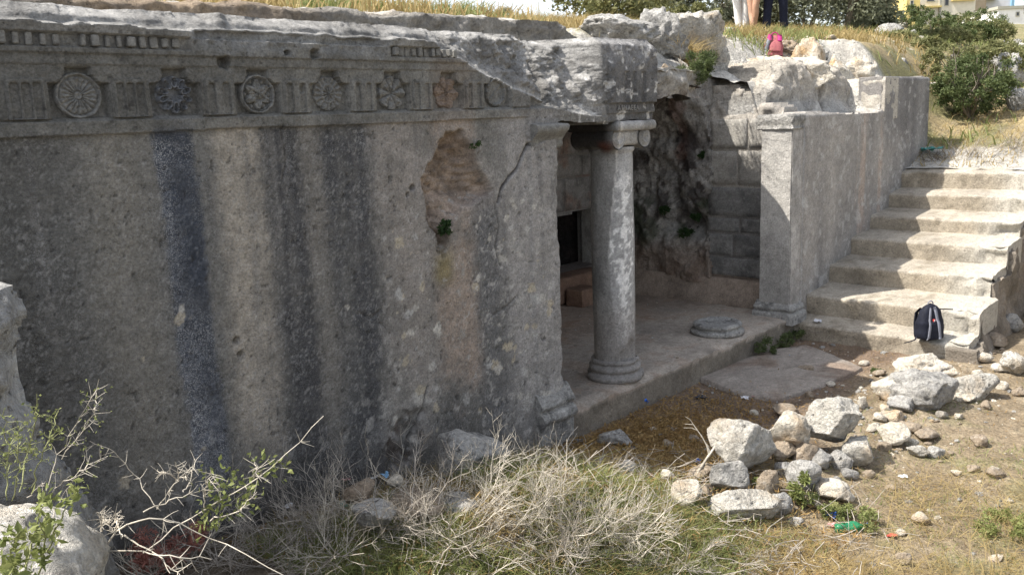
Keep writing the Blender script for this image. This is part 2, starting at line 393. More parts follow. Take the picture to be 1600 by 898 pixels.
def poly_in(x, z, pl):
    """signed distance-like inside amount of a convexish outline, by crossing test and edge distance"""
    ins = np.zeros(np.shape(x), bool); n = len(pl)
    for i in range(n):
        ax, az = pl[i]; bx, bz = pl[(i + 1) % n]
        c = ((az > z) != (bz > z)) & (x < (bx - ax) * (z - az) / (bz - az + 1e-12) + ax); ins ^= c
    d = seg_dist(x, z, pl + [pl[0]]); return np.where(ins, d, -d)
PATCH = [(4.17, 2.74), (4.32, 2.75), (4.42, 2.63), (4.48, 2.45), (4.64, 2.30), (4.62, 2.24), (4.30, 2.17), (4.14, 2.02), (4.12, 1.85), (4.05, 1.83), (4.02, 2.02), (3.93, 2.16), (3.93, 2.30), (3.88, 2.44), (4.02, 2.55)]
LOWHOLE = [(3.40, 0.62), (3.52, 0.86), (3.66, 0.90), (3.86, 0.84), (3.80, 0.66), (3.68, 0.42), (3.44, 0.40)]
def metope_in(x, z, k):
    dx = np.abs(x - MX[k]); w = 0.140
    low = (dx < w) & (z > 2.888) & (z < 3.055)
    notch = (dx < 0.062) & (z >= 3.05) & (z < 3.128)
    r = np.hypot(dx - w, z - 3.128)      # concave shoulders
    sh = (dx >= 0.06) & (dx < w) & (z >= 3.05) & (z < 3.128) & (r > 0.085)
    return low | notch | sh
def frac_depth(x, z):
    s = ((x - 4.16) * 0.31 + (z - 3.27) * 0.951 + 0.0)             # above the slanting break
    zl = np.interp(x, [4.05, 4.16, 4.59, 5.05, 5.52, 5.95], [3.33, 3.27, 3.11, 2.96, 2.83, 2.80]) + 0.018 * fbm(x * 9, z * 9, 0, 3, 5)
    s = z - zl
    n1 = 0.09 * fbm(x * 6, z * 6, 1, 5, 8, .6) + 0.06 * ridge(x * 9, z * 7, 2, 4, 9)
    dl = 0.045 * ss(0, 0.02, s) + s * 0.22 + 0.05 * ss(0.0, .25, s)
    dr = np.maximum(0, (5.98 - x) * 0.50) + np.maximum(0, (z - 2.80)) * 0.42 * ss(6.0, 5.8, x)
    xe = 5.22 + .03 * fbm(z * 7, z * 0, 0, 3, 10)
    d = np.where(s > 0, lerp(np.minimum(dl, dr + .05), dr, ss(xe - .01, xe + .03, x)) + n1 * ss(0, 0.12, s) * ss(6.02, 5.85, x), 0)
    # step back at the vertical edge
    return np.where(x < 6.02, np.clip(d, 0, 0.52), 0), s
def fac_depth(x, z):
    wall = 0.012 * fbm(x * 2.2, z * 1.2, 0, 4, 1) + 0.0035 * fbm(x * 14, z * 14, 0, 4, 2, .65) + 0.008 * ss(.50, .60, fbm(x * 30, z * 30, 6, 3, 171)) + 0.003 * ridge(x * 3 + z, z * 9 - x * 2, 0, 4, 3)
    d = wall.copy()
    # lower part of the wall is rougher and bulges near the ground
    d += 0.022 * fbm(x * 5, z * 5, 3, 4, 11) * ss(0.9, 0.2, z)
    # anta at the jamb
    an = ss(5.0, 5.012, x) * (z < 2.81); d += np.where(an > 0, -0.018, 0) * an * ss(0.3, 0.5, z)
    e = z > 2.808 + 0.003 * fbm(x * 4, z * 0, 0, 2, 7)
    ent = np.full(x.shape, -0.022)
    ent = np.where(z > 2.880, -0.012, ent); ent = np.where((z > 2.872) & (z < 2.886), 0.002, ent)
    for k in range(8):
        ent = np.where(metope_in(x, z, k), 0.036, ent)
    ent = np.where((z > 3.140) & (z < 3.215), -0.020, ent)
    ent = np.where(z >= 3.195, -0.034, ent)
    den = ((x > 0.2) & (x < 2.33)) | ((x > 3.70) & (x < 4.30))
    ent = np.where((z > 3.222) & (z < 3.288) & den, -0.016, ent)
    corn = -0.050 - 0.02 * ss(3.29, 3.36, z)
    soft = ss(2.30, 2.42, x) * ss(3.72, 3.60, x) + ss(4.2, 4.32, x)
    ent = np.where(z >= 3.288, lerp(corn, 0.0 + 0.1 * (z - 3.29), np.clip(soft, 0, 1)), ent)
    rough_top = ss(3.19, 3.27, z) * np.clip(soft, 0, 1)
    ent = ent + rough_top * (0.035 * fbm(x * 7, z * 8, 4, 4, 21) + 0.02 * ridge(x * 11, z * 9, 4, 3, 23) + (z - 3.19) * 0.08)
    ent = ent + 0.006 * fbm(x * 9, z * 9, 5, 3, 31) + 0.004 * fbm(x * 28, z * 28, 5, 2, 33)
    d = np.where(e, ent, d)
    # block over the column: worn front, eroded upwards
    blk = ss(5.93, 6.05, x)
    # carved block: fascia, frieze with two flutes, medallion ring at its broken end
    fl = np.where((z > 2.905) & (z < 3.16), 0.020 * ((np.abs(x - 6.25) < 0.035) | (np.abs(x - 6.36) < 0.030) | (np.abs(x - 6.50) < 0.03)), 0)
    fr = np.hypot(x - 5.95, z - 3.02)
    ring = np.where((np.abs(fr - 0.105) < 0.014) & (x > 5.9), -0.022, 0) + np.where((np.abs(fr - 0.06) < 0.010) & (x > 5.9), -0.014, 0)
    db = np.where(z < 2.895, -0.012 + 0.0 * x, -0.045) + fl + ring
    db = np.where(z < 2.81, 0.005, db)
    db = db + 0.012 * fbm(x * 12, z * 12, 6, 4, 41) + ss(3.15, 3.25, z) * (0.06 * fbm(x * 8, z * 6, 7, 4, 43) + (z - 3.15) * 0.10) + 0.06 * ss(6.70, 6.77, x)
    d = lerp(d, db, blk)
    fd, s = frac_depth(x, z); d = np.where((s > 0) & (x < 6.02), np.maximum(fd - 0.02, np.where(fd > 0.0, d * 0.2, d)), d)
    # broken patch
    pin = poly_in(x, z, PATCH) + 0.02 * fbm(x * 14, z * 14, 8, 3, 51) + .03 * fbm(x * 7, z * 7, 3, 4, 55)
    d = d + ss(0.0, 0.05, pin) * (0.07 + 0.06 * ridge(x * 6 + z * 4, z * 9, 9, 4, 53) + 0.03 * ridge(x * 16, z * 18, 9, 3, 54) + 0.10 * ss(0, 0.2, pin)) 
    lin = poly_in(x, z, LOWHOLE) + 0.06 * fbm(x * 10, z * 10, 2, 3, 57)
    d = d + ss(0.02, 0.12, lin) * (0.025 + 0.03 * ridge(x * 9, z * 9, 3, 3, 58))
    for (hx, hz, hr) in HOLES:
        rr = np.hypot(x - hx, z - hz) + 0.012 * fbm(x * 40, z * 40, 0, 2, 61)
        d = d + 0.06 * ss(hr * 1.05, hr * 0.6, rr)
    cdist = seg_dist(x, z, CRACK) + 0.004 * fbm(x * 30, z * 30, 0, 2, 63)
    d = d + 0.05 * ss(0.014, 0.004, cdist)
    for ck in CRACKS:
        cd2 = seg_dist(x, z, ck) + .004 * fbm(x * 25, z * 25, 1, 2, 64); d = d + 0.012 * ss(0.010, 0.003, cd2)
    # rounded, sun-catching top
    d = d + ss(3.372, 3.445, z) * (0.09 + 0.08 * fbm(x * 6, z * 3, 1, 3, 71))
    # broken edge of the jamb
    d = d + 0.03 * ss(5.27, 5.34, x) * (z < 2.74) * (0.4 + fbm(x * 6, z * 7, 2, 4, 73))
    return d
def streaks(x, z, n3):
    """vertical runoff: many wavering washes, dark and pale, starting at the mouldings or part way down"""
    rng = np.random.default_rng(17); dk = np.zeros(x.shape); pl = np.zeros(x.shape)
    wob = 0.035 * fbm(z * 1.3, x * 1.5, 0, 4, 112) + 0.010 * fbm(z * 9, x * 12, 1, 4, 113)
    for k in range(64):
        xc = rng.uniform(.9, 5.3); w = rng.uniform(.012, .075); z1 = 2.81 if k % 3 else rng.uniform(1.3, 2.7); L = rng.uniform(.6, 2.6); a = rng.uniform(.25, .8)
        xx = x + wob * (1 + .5 * math.sin(k)) - xc; w2 = w * (.55 + .6 * np.clip((z1 - z) / L, 0, 1.2))
        m = ss(1.0, .15, np.abs(xx) / w2) * ss(z1 + .01, z1 - .05, z) * ss(z1 - L, z1 - L * .35, z + .18 * n3) * a
        m = m * np.clip(.75 + .9 * fbm(x * 16, z * 2.2, k, 3, 114), 0, 1.2)
        if k % 5 < 3: dk = np.maximum(dk, m)
        else: pl = np.maximum(pl, m)
    return np.clip(dk, 0, 1), np.clip(pl, 0, 1)
def fac_col(x, z, d):
    n1 = fbm(x * 2.6, z * 0.22, 0, 5, 101); n2 = fbm(x * 8, z * 0.5, 0, 4, 103); n3 = fbm(x * 6, z * 6, 0, 5, 105, 0.65); n4 = fbm(x * 1.7, z * 1.7, 4, 4, 106)
    c = np.empty(x.shape + (3,)); A = np.array((0.122, 0.118, 0.110)); B = np.array((0.205, 0.198, 0.182))
    c[:] = lerp(A, B, np.clip(0.5 + 0.5 * n1 + 0.25 * n2 + .35 * n4, 0, 1)[..., None])
    wv = 0.05 * fbm(z * 1.4, x * 2, 0, 4, 111) + 0.018 * fbm(z * 8, x * 10, 1, 4, 115) + 0.045 * fbm(z * 26, x * 44, 2, 4, 116, .7)
    def band(x0, x1, w, rgb, amt, zlo=-1, zhi=2.84, zw=0.5):
        nonlocal c
        xx = x + wv
        m = ss(x0 - w, x0 + w, xx) * ss(x1 + w, x1 - w, xx) * ss(zlo - zw, zlo + zw, z + .25 * n3) * ss(zhi + 0.05, zhi - 0.05, z) * amt
        m = np.clip(m * (1 + 0.8 * n3 + .4 * n2), 0, 1)
        c = lerp(c, np.array(rgb), m[..., None])
    band(-2, 1.62, .25, (0.085, 0.082, 0.075), .8)
    band(1.72, 2.03, .14, (0.205, 0.190, 0.162), .75)
    band(2.40, 2.70, .08, (0.35, 0.312, 0.26), .95, 0.8, 2.84, .6)
    band(2.73, 3.00, .08, (0.060, 0.059, 0.061), .95)
    band(2.99, 3.16, .06, (0.18, 0.166, 0.147), .7, .6)
    band(3.15, 3.52, .09, (0.064, 0.064, 0.067), .92, .2)
    band(3.54, 3.95, .10, (0.27, 0.243, 0.217), .8, .8)
    band(4.04, 4.42, .08, (0.31, 0.245, 0.195), .9, 2.0, 3.25, .2)
    band(4.00, 4.38, .09, (0.32, 0.255, 0.205), .95, 0.9, 1.95, .2)
    band(4.40, 4.72, .14, (0.118, 0.116, 0.118), .7, .3, 2.3, .4)
    band(4.70, 5.35, .14, (0.30, 0.285, 0.272), .85, .4, 2.84)
    dk, pl = streaks(x, z, n3)
    c = lerp(c, np.array((0.060, 0.060, 0.063)), (dk * .55)[..., None]); c = lerp(c, np.array((0.26, 0.245, 0.225)), (pl * .42)[..., None])
    # whitish dust and salt specks
    sp0 = ss(.26, .60, fbm(x * 80, z * 75, 8, 2, 125, .8) + .25 * n3 + .06); c = lerp(c, np.array((0.30, 0.29, 0.275)), (sp0 * .5)[..., None])
    # blue-black wash with its pale left edge
    ed = 0.030 * fbm(z * 1.8, x * 3, 1, 4, 121) + 0.030 * fbm(z * 24, x * 40, 2, 4, 122, .7)
    xs = x + ed
    m = ss(2.085, 2.12, xs) * ss(2.345, 2.295, xs) * ss(0.4, 1.1, z + .15 * n3) * ss(3.13, 3.05, z) * (0.50 + 0.50 * ss(2.86, 2.78, z)) * np.clip(.95 + .35 * n3, 0, 1)
    c = lerp(c, np.array((0.040, 0.048, 0.066)) + 0.05 * np.clip(n3, 0, 1)[..., None] + np.array((.05, .05, .052)) * ss(1.7, .8, z)[..., None], np.clip(m * 0.95, 0, 1)[..., None])
    sp = ss(0.12, 0.48, fbm(x * 85, z * 75, 3, 3, 123, .85) + 0.30 * ss(2.26, 2.10, xs) + .35 * fbm(x * 5, z * 2.5, 4, 3, 124)) * m * ss(2.80, 2.70, z); c = lerp(c, np.array((0.20, 0.21, 0.23)), (0.5 * sp)[..., None])
    # frieze: darker greenish grey, darker still at the far left
    fr = ss(2.80, 2.82, z) * ss(5.0, 4.6, x)
    c = lerp(c, np.array((0.175, 0.170, 0.154)) * (1 + 0.4 * n2[..., None] + .3 * n3[..., None]) * (0.68 + 0.32 * ss(1.2, 3.4, x))[..., None], (fr * 0.7 * (1 - m * 0.6))[..., None])
    # pale worn cornice and block
    topm = ss(3.20, 3.36, z); c = lerp(c, np.array((0.29, 0.287, 0.277)) * (1 + 0.6 * n3[..., None]), (topm * 0.8)[..., None])
    fd, s = frac_depth(x, z); fm = ss(0.0, 0.03, s) * (x < 6.0)
    c = lerp(c, np.array((0.235, 0.23, 0.22)) * (1 + 0.8 * n3[..., None]), (fm * 0.9)[..., None])
    c = lerp(c, np.array((0.5, 0.49, 0.47)), (ss(0.035, 0.0, np.abs(s - 0.015)) * (x < 5.9) * (x > 4.2) * 0.6)[..., None])
    bm = ss(5.95, 6.05, x); c = lerp(c, np.array((0.150, 0.148, 0.148)) * (1 + 0.5 * n3[..., None]) * (0.8 + 0.5 * ss(3.15, 3.3, z))[..., None], (bm * 0.9)[..., None])
    lw = ss(0.24, 0.42, fbm(x * 16, z * 16, 2, 4, 131)) * ss(5.4, 5.7, x) * 0.75; c = lerp(c, np.array((0.55, 0.54, 0.52)), lw[..., None])
    # broken patch: brown rock
    pin = poly_in(x, z, PATCH) + 0.02 * fbm(x * 14, z * 14, 8, 3, 51); pin = pin + .03 * fbm(x * 7, z * 7, 3, 4, 55); pm = ss(-0.02, 0.05, pin)
    c = lerp(c, np.array((0.33, 0.26, 0.205)) * (1 + 0.9 * n3[..., None]) * (1 - .35 * ss(0, .4, fbm(x * 5, z * 11, 2, 4, 162))[..., None]), (pm * 0.9)[..., None])
    halo = ss(-0.16, 0.0, pin) * (1 - pm); c = lerp(c, np.array((0.33, 0.30, 0.275)), (halo * 0.6 * (0.5 + n3).clip(0, 1))[..., None])
    lin = poly_in(x, z, LOWHOLE) + 0.06 * fbm(x * 10, z * 10, 2, 3, 57); lm = ss(0.0, 0.08, lin)
    c = lerp(c, np.array((0.095, 0.07, 0.055)), (lm * ss(-.25, .15, n3 + .3 * fbm(x * 22, z * 16, 0, 4, 59)) * 0.85)[..., None])
    c = lerp(c, np.array((0.40, 0.375, 0.34)), (ss(-0.22, 0.0, lin) * (1 - lm) * 0.45 * (0.6 + n3).clip(0, 1))[..., None])
    ms = ss(0.14, 0.02, np.abs(x - 4.07 + 0.1 * fbm(z * 5, x, 0, 3, 9))) * ss(1.62, 1.75, z) * ss(2.0, 1.8, z); c = lerp(c, np.array((0.19, 0.155, 0.06)), (ms * 0.75)[..., None])
    # lichen
    zone = ss(3.3, 3.8, x) * ss(2.5, 2.2, z) * 1.15 + ss(4.6, 4.9, x) * 0.6 * ss(2.8, 2.6, z) + ss(1.35, 0.7, z) * 0.75 + 0.12
    zone = zone * (0.55 + 0.45 * ss(5.4, 3.8, x))
    li = ss(0.30, 0.42, fbm(x * 15, z * 15, 5, 5, 141, 0.72) + 0.10 * zone + .25 * n1 - 0.03) * np.clip(zone, 0, 1)
    c = lerp(c, np.array((0.36, 0.345, 0.32)) * (1 + 0.3 * n3[..., None]), (li * 0.75)[..., None])
    rng = np.random.default_rng(4)
    for k in range(150):
        lx = rng.uniform(3.5, 5.2) if k < 135 else rng.uniform(1.4, 3.4); lz = rng.uniform(0.55, 2.2) if k < 135 else rng.uniform(.6, 1.9); lr = (0.006 + 0.04 * rng.uniform() ** 2) * (1 if k < 135 else .7)
        if abs(lx - 4.2) < .17 and lz > 1: continue
        w = np.where((np.abs(x - lx) < .07) & (np.abs(z - lz) < .07))
        if len(w[0]) == 0: continue
        rr = np.hypot(x[w] - lx, z[w] - lz) * (1 + 0.9 * fbm(x[w] * 38, z[w] * 38, k, 3, 7))
        mk = ss(lr, lr * 0.75, rr) * 0.8
        c[w] = lerp(c[w], np.array(((0.46, 0.435, 0.39), (0.44, 0.385, 0.29), (0.40, 0.39, 0.37))[k % 3]), mk[..., None])
    cdist = seg_dist(x, z, CRACK); c = lerp(c, np.array((0.06, 0.05, 0.045)), (ss(0.014, 0.005, cdist) * 0.85)[..., None])
    for ck in CRACKS:
        c = lerp(c, np.array((0.06, 0.055, 0.05)), (ss(0.009, 0.003, seg_dist(x, z, ck) + .004 * fbm(x * 25, z * 25, 1, 2, 64)) * .7)[..., None])
    # darker towards the foot on the left part
    ft = ss(1.15, 0.35, z + 0.3 * fbm(x * 2.5, z * 2, 0, 3, 151)) * ss(4.6, 3.4, x); c = lerp(c, np.array((0.075, 0.072, 0.068)), (ft * 0.75)[..., None])
    c = c * (1 + 0.16 * fbm(x * 18, z * 18, 1, 3, 161))[..., None]
    pk = ss(.50, .60, fbm(x * 30, z * 30, 6, 3, 171)); c = lerp(c, np.array((0.04, 0.038, 0.036)), (pk * .6)[..., None])
    al = np.clip(.55 * m * ss(2.80, 2.70, z) * (.30 + .8 * ss(2.26, 2.10, xs) + 1.8 * fbm(x * 7, z * 2.4, 4, 4, 124)) + .25 * dk + .12 + .25 * n3, 0, 1) * ss(2.86, 2.78, z)
    return np.concatenate([np.clip(c, 0.015, 0.75), np.clip(al, 0, 1)[..., None]], -1)
def build_facade():
    root = empty('tomb_facade', (3.0, 0, 0.3), 'long grey rock-cut tomb wall with stained streaks and a carved frieze of rosettes', 'rock wall')
    us = np.concatenate([np.arange(-1.4, 1.1, 0.05), np.arange(1.1, 6.765, 0.0105)])
    vs = np.concatenate([np.arange(-0.1, 2.75, 0.0125), np.arange(2.75, 3.445, 0.0058)])
    def mask(x, z):
        ej = 5.325 + 0.012 * fbm(z * 4, x * 0, 0, 4, 81) + 0.03 * ss(2.62, 2.74, z)
        eb = 2.742 + 0.02 * fbm(x * 5, z * 0, 0, 3, 83) + 0.03 * ss(5.9, 5.4, x)
        return ~((x > ej) & (z < eb))
    w = relief('wall_face', us, vs, fac_depth, (0, 0, 0), (1, 0, 0), (0, 1, 0), 0.55, M['facade'], mask, fac_col, None, 0.0)
    w.parent = root; w.location = (-3.0, 0, -0.3)
    def P(o): o.parent = root; o.location = (o.location[0] - 3.0, o.location[1], o.location[2] - 0.3); return o
    # triglyphs between the medallions: slabs with upright grooves
    rng = np.random.default_rng(2)
    for k in range(-1, 7):
        xc = MX[0] + 0.49 * k + 0.245; 
        if k == 6: continue
        w_ = 0.088; zt = 3.072; zb = 2.887
        us2 = np.linspace(-w_, w_, 45); vs2 = np.linspace(zb, zt, 36)
        gx = (-0.050, 0.0, 0.050) if k in (-1, 0) else (-0.045, 0.040)
        def dep(u, z, gx=gx, k=k):
            d = np.full(u.shape, -0.026)
            for g in gx:
                m = ss(0.022, 0.015, np.abs(u - g)) * ss(zt - 0.012, zt - 0.03, z + 8 * (u - g) ** 2) * ss(2.886, 2.90, z); d = d + 0.030 * m
            return d + 0.005 * fbm(u * 25 + k, z * 25, 0, 3, 91) + 0.012 * ss(w_ - 0.01, w_, np.abs(u))
        o = relief('triglyph', us2, vs2, dep, (xc, 0, 0), (1, 0, 0), (0, 1, 0), 0.03, M['facade'], None, lambda u, z, d, xc=xc: fac_col(u + xc, z, d), None)
        P(o)
    # dentils under the cornice
    mb = MB(); box(mb, -0.021, 0.021, -0.045, 0.03, -0.031, 0.031, 0.006)
    dm = mb.mesh('dentil', M['relief'], smooth=False)
    for x in list(np.arange(0.95, 2.31, 0.0595)) + list(np.arange(3.73, 4.28, 0.0535)):
        o = bpy.data.objects.new('dentil', dm); COL.objects.link(o); o.location = (x, -0.002 + rng.uniform(-.008, .010), 3.256 + rng.uniform(-.003, .003))
        o.rotation_euler = (rng.uniform(-.05, .05), rng.uniform(-.07, .07), rng.uniform(-.08, .08)); o.scale = (rng.uniform(.55, 1.0), rng.uniform(.6, 1), rng.uniform(.7, 1.03)); P(o)
    # medallions
    def med(k, kind, R, mat, label):
        nr, nt = 30, 96
        r = np.linspace(0, 1, nr); th = np.linspace(0, 2 * np.pi, nt, endpoint=False); RR, TT = np.meshgrid(r, th, indexing='ij')
        X = RR * np.cos(TT); Z = RR * np.sin(TT); wear = (0.25 * fbm(X * 4 + k * 7, Z * 4, k, 3, 17) + 0.12 * fbm(X * 14 + k, Z * 14, k, 2, 19)) * (.3 if kind == 1 else 1.0)
        h = np.zeros_like(RR); edge = np.ones_like(RR)
        if kind == 0:
            h = np.where(RR > 0.86, 1.0 * ss(0.13, 0.04, np.abs(RR - 0.93)), 0.35 + 0.5 * np.abs(np.cos(10 * TT)) ** 0.6 * ss(0.12, 0.25, RR) * ss(0.86, 0.74, RR)); h = np.where(RR < 0.14, 0.8, h)
        elif kind == 1:
            a = (TT * 10 / (2 * np.pi)) % 1 - 0.5; da = a * 2 * np.pi / 10 * RR
            q = np.sqrt(((RR - 0.66) / 0.31) ** 2 + (da / 0.165) ** 2); h = 0.15 + 0.95 * ss(0.30, 0.08, np.abs(q - 0.86)) + 0.35 * ss(0.45, 0.2, q); h = np.where(RR < 0.15, 0.9, h); h = h * ss(1.25, 1.0, q) + 0.1
        elif kind == 2:
            h = 1.0 * ss(0.10, 0.03, np.abs(RR - 0.93)) + 0.3
            a = (TT * 6 / (2 * np.pi)) % 1 - 0.5; da = a * 2 * np.pi / 6
            wv = 0.28 * np.sin(np.clip(RR / 0.84, 0, 1) * np.pi); h = h + 0.8 * ss(wv * 1.05, wv * 0.7 + .005, np.abs(da * RR)) * (RR < 0.84) - 0.25 * ss(.02, .0, np.abs(da * RR)) * (RR < .8)
            b = ((TT + np.pi / 6) * 6 / (2 * np.pi)) % 1 - 0.5; h = h + 0.5 * ss(0.14, 0.05, np.abs(np.hypot(RR - 0.70, b * 2 * np.pi / 6 * RR) - 0.02))
        elif kind == 3:
            h = 0.35 + 0.5 * np.abs(np.cos(8 * TT)) * ss(.5, .62, RR) * ss(1.0, .9, RR) + 0.5 * ss(.12, .04, np.abs(RR - .47)) + 0.5 * np.abs(np.cos(5 * TT)) * (RR < .38)
        elif kind == 4:
            lob = np.abs(np.cos(4 * TT)); lim = 0.80 + 0.20 * lob ** 0.5; h = np.where(RR < lim, 0.35 + 0.75 * lob ** 0.5 * ss(0.05, 0.3, RR), 0.0)
        elif kind == 5:
            lob = np.abs(np.cos(3 * TT + .5)); lim = 0.78 + 0.22 * lob; h = np.where(RR < lim, 0.3 + 0.5 * lob, 0.05) + wear
        elif kind == 6:
            h = 0.9 * ss(0.14, 0.05, np.abs(RR - 0.88)) * (0.6 + 0.4 * np.abs(np.cos(14 * TT))) + 0.25 + 0.35 * ss(0.05, 0.02, np.abs(X * 0.7 - Z * 0.7)) * (RR < .75)
        else:
            h = 0.7 * ss(0.14, 0.05, np.abs(RR - 0.88)) + 0.2
        h = (h * (1 + wear) + wear * 0.6) * ss(1.0, 0.97, RR) 
        Y = 0.038 - 0.034 * np.clip(h, -0.1, 1.4)
        Y = np.where(RR > 0.985, 0.050, Y)
        v = np.stack([MX[k] + X * R, Y, MZ + Z * R * 1.0], -1).reshape(-1, 3)
        i, j = np.meshgrid(np.arange(nr - 1), np.arange(nt), indexing='ij'); kk = (j + 1) % nt
        f = np.stack([i * nt + j, i * nt + kk, (i + 1) * nt + kk, (i + 1) * nt + j], -1).reshape(-1, 4)[:, ::-1]
        mb = MB(); mb.add(v, f); o = mb.build('medallion', mat); o['label'] = label; P(o)
    med(0, 0, 0.112, M['relief'], 'round medallion with many thin petals inside a plain ring')
    med(1, 1, 0.100, M['relief_blue'], 'daisy rosette of ten looped petals on the dark stain')
    med(2, 2, 0.110, M['relief'], 'ringed medallion with a six-pointed leaf star')
    med(3, 3, 0.105, M['relief'], 'worn round medallion of two petal rings')
    med(4, 4, 0.108, M['relief'], 'open flower with eight wide petals')
    med(5, 5, 0.112, M['relief_brown'], 'brown worn rosette with its petals rubbed away')
    med(6, 6, 0.105, M['relief'], 'thin wreath ring with an empty middle')
    # anta base and anta capital
    mb = MB(); rng = np.random.default_rng(7)
    def mould(zs, pr, x0, x1):      # horizontal moulding run: profile rows (z, projection)
        us2 = np.linspace(x0, x1, 30); zz = np.array(zs)
        V = []; 
        for z, p in zip(zs, pr):
            n = 0.012 * fbm(us2 * 9, np.full(30, z * 9), 0, 3, 77)
            V.append(np.stack([us2, np.full(30, -p) + n, np.full(30, z) + n * 0.5], -1))
        V = np.array(V); f = grid_faces(len(zs), 30)[:, ::-1]; mb.add(V.reshape(-1, 3), f)
        for c_, rev in ((0, False), (29, True)):
            e = V[:, c_]; b = e.copy(); b[:, 1] = 0.08; m_ = len(zs); q = np.stack([np.arange(m_ - 1), np.arange(1, m_), np.arange(1, m_) + m_, np.arange(m_ - 1) + m_], -1)
            mb.add(np.concatenate([e, b]), q if rev else q[:, ::-1])
    mould([0.0, 0.20, 0.325, 0.34, 0.36, 0.385, 0.41, 0.44, 0.455, 0.47, 0.49, 0.51, 0.54, 0.57, 0.60, 0.63], [0.05, 0.055, 0.055, 0.05, 0.085, 0.10, 0.10, 0.08, 0.045, 0.055, 0.078, 0.08, 0.06, 0.035, 0.02, -0.01], 4.985, 5.40)
    o = mb.build('anta_base', M['rockgrey']); P(o)
    mb = MB()
    mould([2.56, 2.58, 2.60, 2.62, 2.65, 2.68, 2.70, 2.735, 2.75, 2.76], [0.0, 0.02, 0.022, 0.015, 0.04, 0.065, 0.09, 0.095, 0.08, -0.02], 5.02, 5.40)
    o = mb.build('anta_capital', M['relief']); P(o)
    # inscription on the narrow fascia over the column
    cu = bpy.data.curves.new('inscription', 'FONT'); cu.body = 'AENAEEA'; cu.size = 0.062; cu.extrude = 0.004; cu.resolution_u = 2; cu.space_character = 1.25
    to = bpy.data.objects.new('inscription_curve', cu); COL.objects.link(to)
    dg = bpy.context.evaluated_depsgraph_get(); me = bpy.data.meshes.new_from_object(to.evaluated_get(dg)); bpy.data.objects.remove(to)
    me.materials.clear(); me.materials.append(M['lichenpaint'])
    o = bpy.data.objects.new('inscription', me); COL.objects.link(o); o.rotation_euler = (math.pi / 2, 0, 0); o.location = (6.14, -0.022, 2.835); P(o)
M['lichenpaint'] = stone_mat('pale_letter_stone', (0.27, 0.265, 0.26), (0.36, 0.355, 0.34), 4, 0.4, 0.2)
build_facade()

# ------------------------------------------------------------------ column in the opening
CC = (6.42, 0.26)
CAMANG = math.atan2(CAMP[1] - CC[1], CAMP[0] - CC[0])
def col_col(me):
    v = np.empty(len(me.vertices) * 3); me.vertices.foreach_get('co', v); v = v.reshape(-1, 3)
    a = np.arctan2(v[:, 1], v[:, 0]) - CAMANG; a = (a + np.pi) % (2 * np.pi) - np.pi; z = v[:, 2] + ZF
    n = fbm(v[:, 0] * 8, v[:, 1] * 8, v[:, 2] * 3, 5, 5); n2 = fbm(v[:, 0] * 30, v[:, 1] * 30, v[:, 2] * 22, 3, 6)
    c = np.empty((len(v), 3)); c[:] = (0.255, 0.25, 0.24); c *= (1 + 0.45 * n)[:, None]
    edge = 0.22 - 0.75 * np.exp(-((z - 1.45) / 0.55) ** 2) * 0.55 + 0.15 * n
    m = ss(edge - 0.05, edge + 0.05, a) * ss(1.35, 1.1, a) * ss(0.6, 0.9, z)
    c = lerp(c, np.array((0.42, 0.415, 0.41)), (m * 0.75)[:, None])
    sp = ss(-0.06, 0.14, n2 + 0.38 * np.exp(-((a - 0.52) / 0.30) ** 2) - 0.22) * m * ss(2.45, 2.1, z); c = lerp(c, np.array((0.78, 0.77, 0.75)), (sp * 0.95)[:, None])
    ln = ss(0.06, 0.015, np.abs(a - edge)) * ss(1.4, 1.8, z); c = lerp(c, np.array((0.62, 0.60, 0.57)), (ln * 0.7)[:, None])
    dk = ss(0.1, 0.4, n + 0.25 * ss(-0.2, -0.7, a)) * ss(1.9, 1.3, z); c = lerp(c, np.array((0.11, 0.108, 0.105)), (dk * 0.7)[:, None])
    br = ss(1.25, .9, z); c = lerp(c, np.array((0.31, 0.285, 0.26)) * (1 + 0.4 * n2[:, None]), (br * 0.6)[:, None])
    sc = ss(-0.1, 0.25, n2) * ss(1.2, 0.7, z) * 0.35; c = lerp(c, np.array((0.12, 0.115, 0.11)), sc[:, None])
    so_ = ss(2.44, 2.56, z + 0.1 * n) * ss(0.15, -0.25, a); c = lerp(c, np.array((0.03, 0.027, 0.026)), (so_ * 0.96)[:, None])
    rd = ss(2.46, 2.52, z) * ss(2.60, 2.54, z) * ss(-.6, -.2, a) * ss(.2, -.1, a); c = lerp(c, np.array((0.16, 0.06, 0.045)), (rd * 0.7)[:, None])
    set_col(me, np.clip(c, .02, .8))
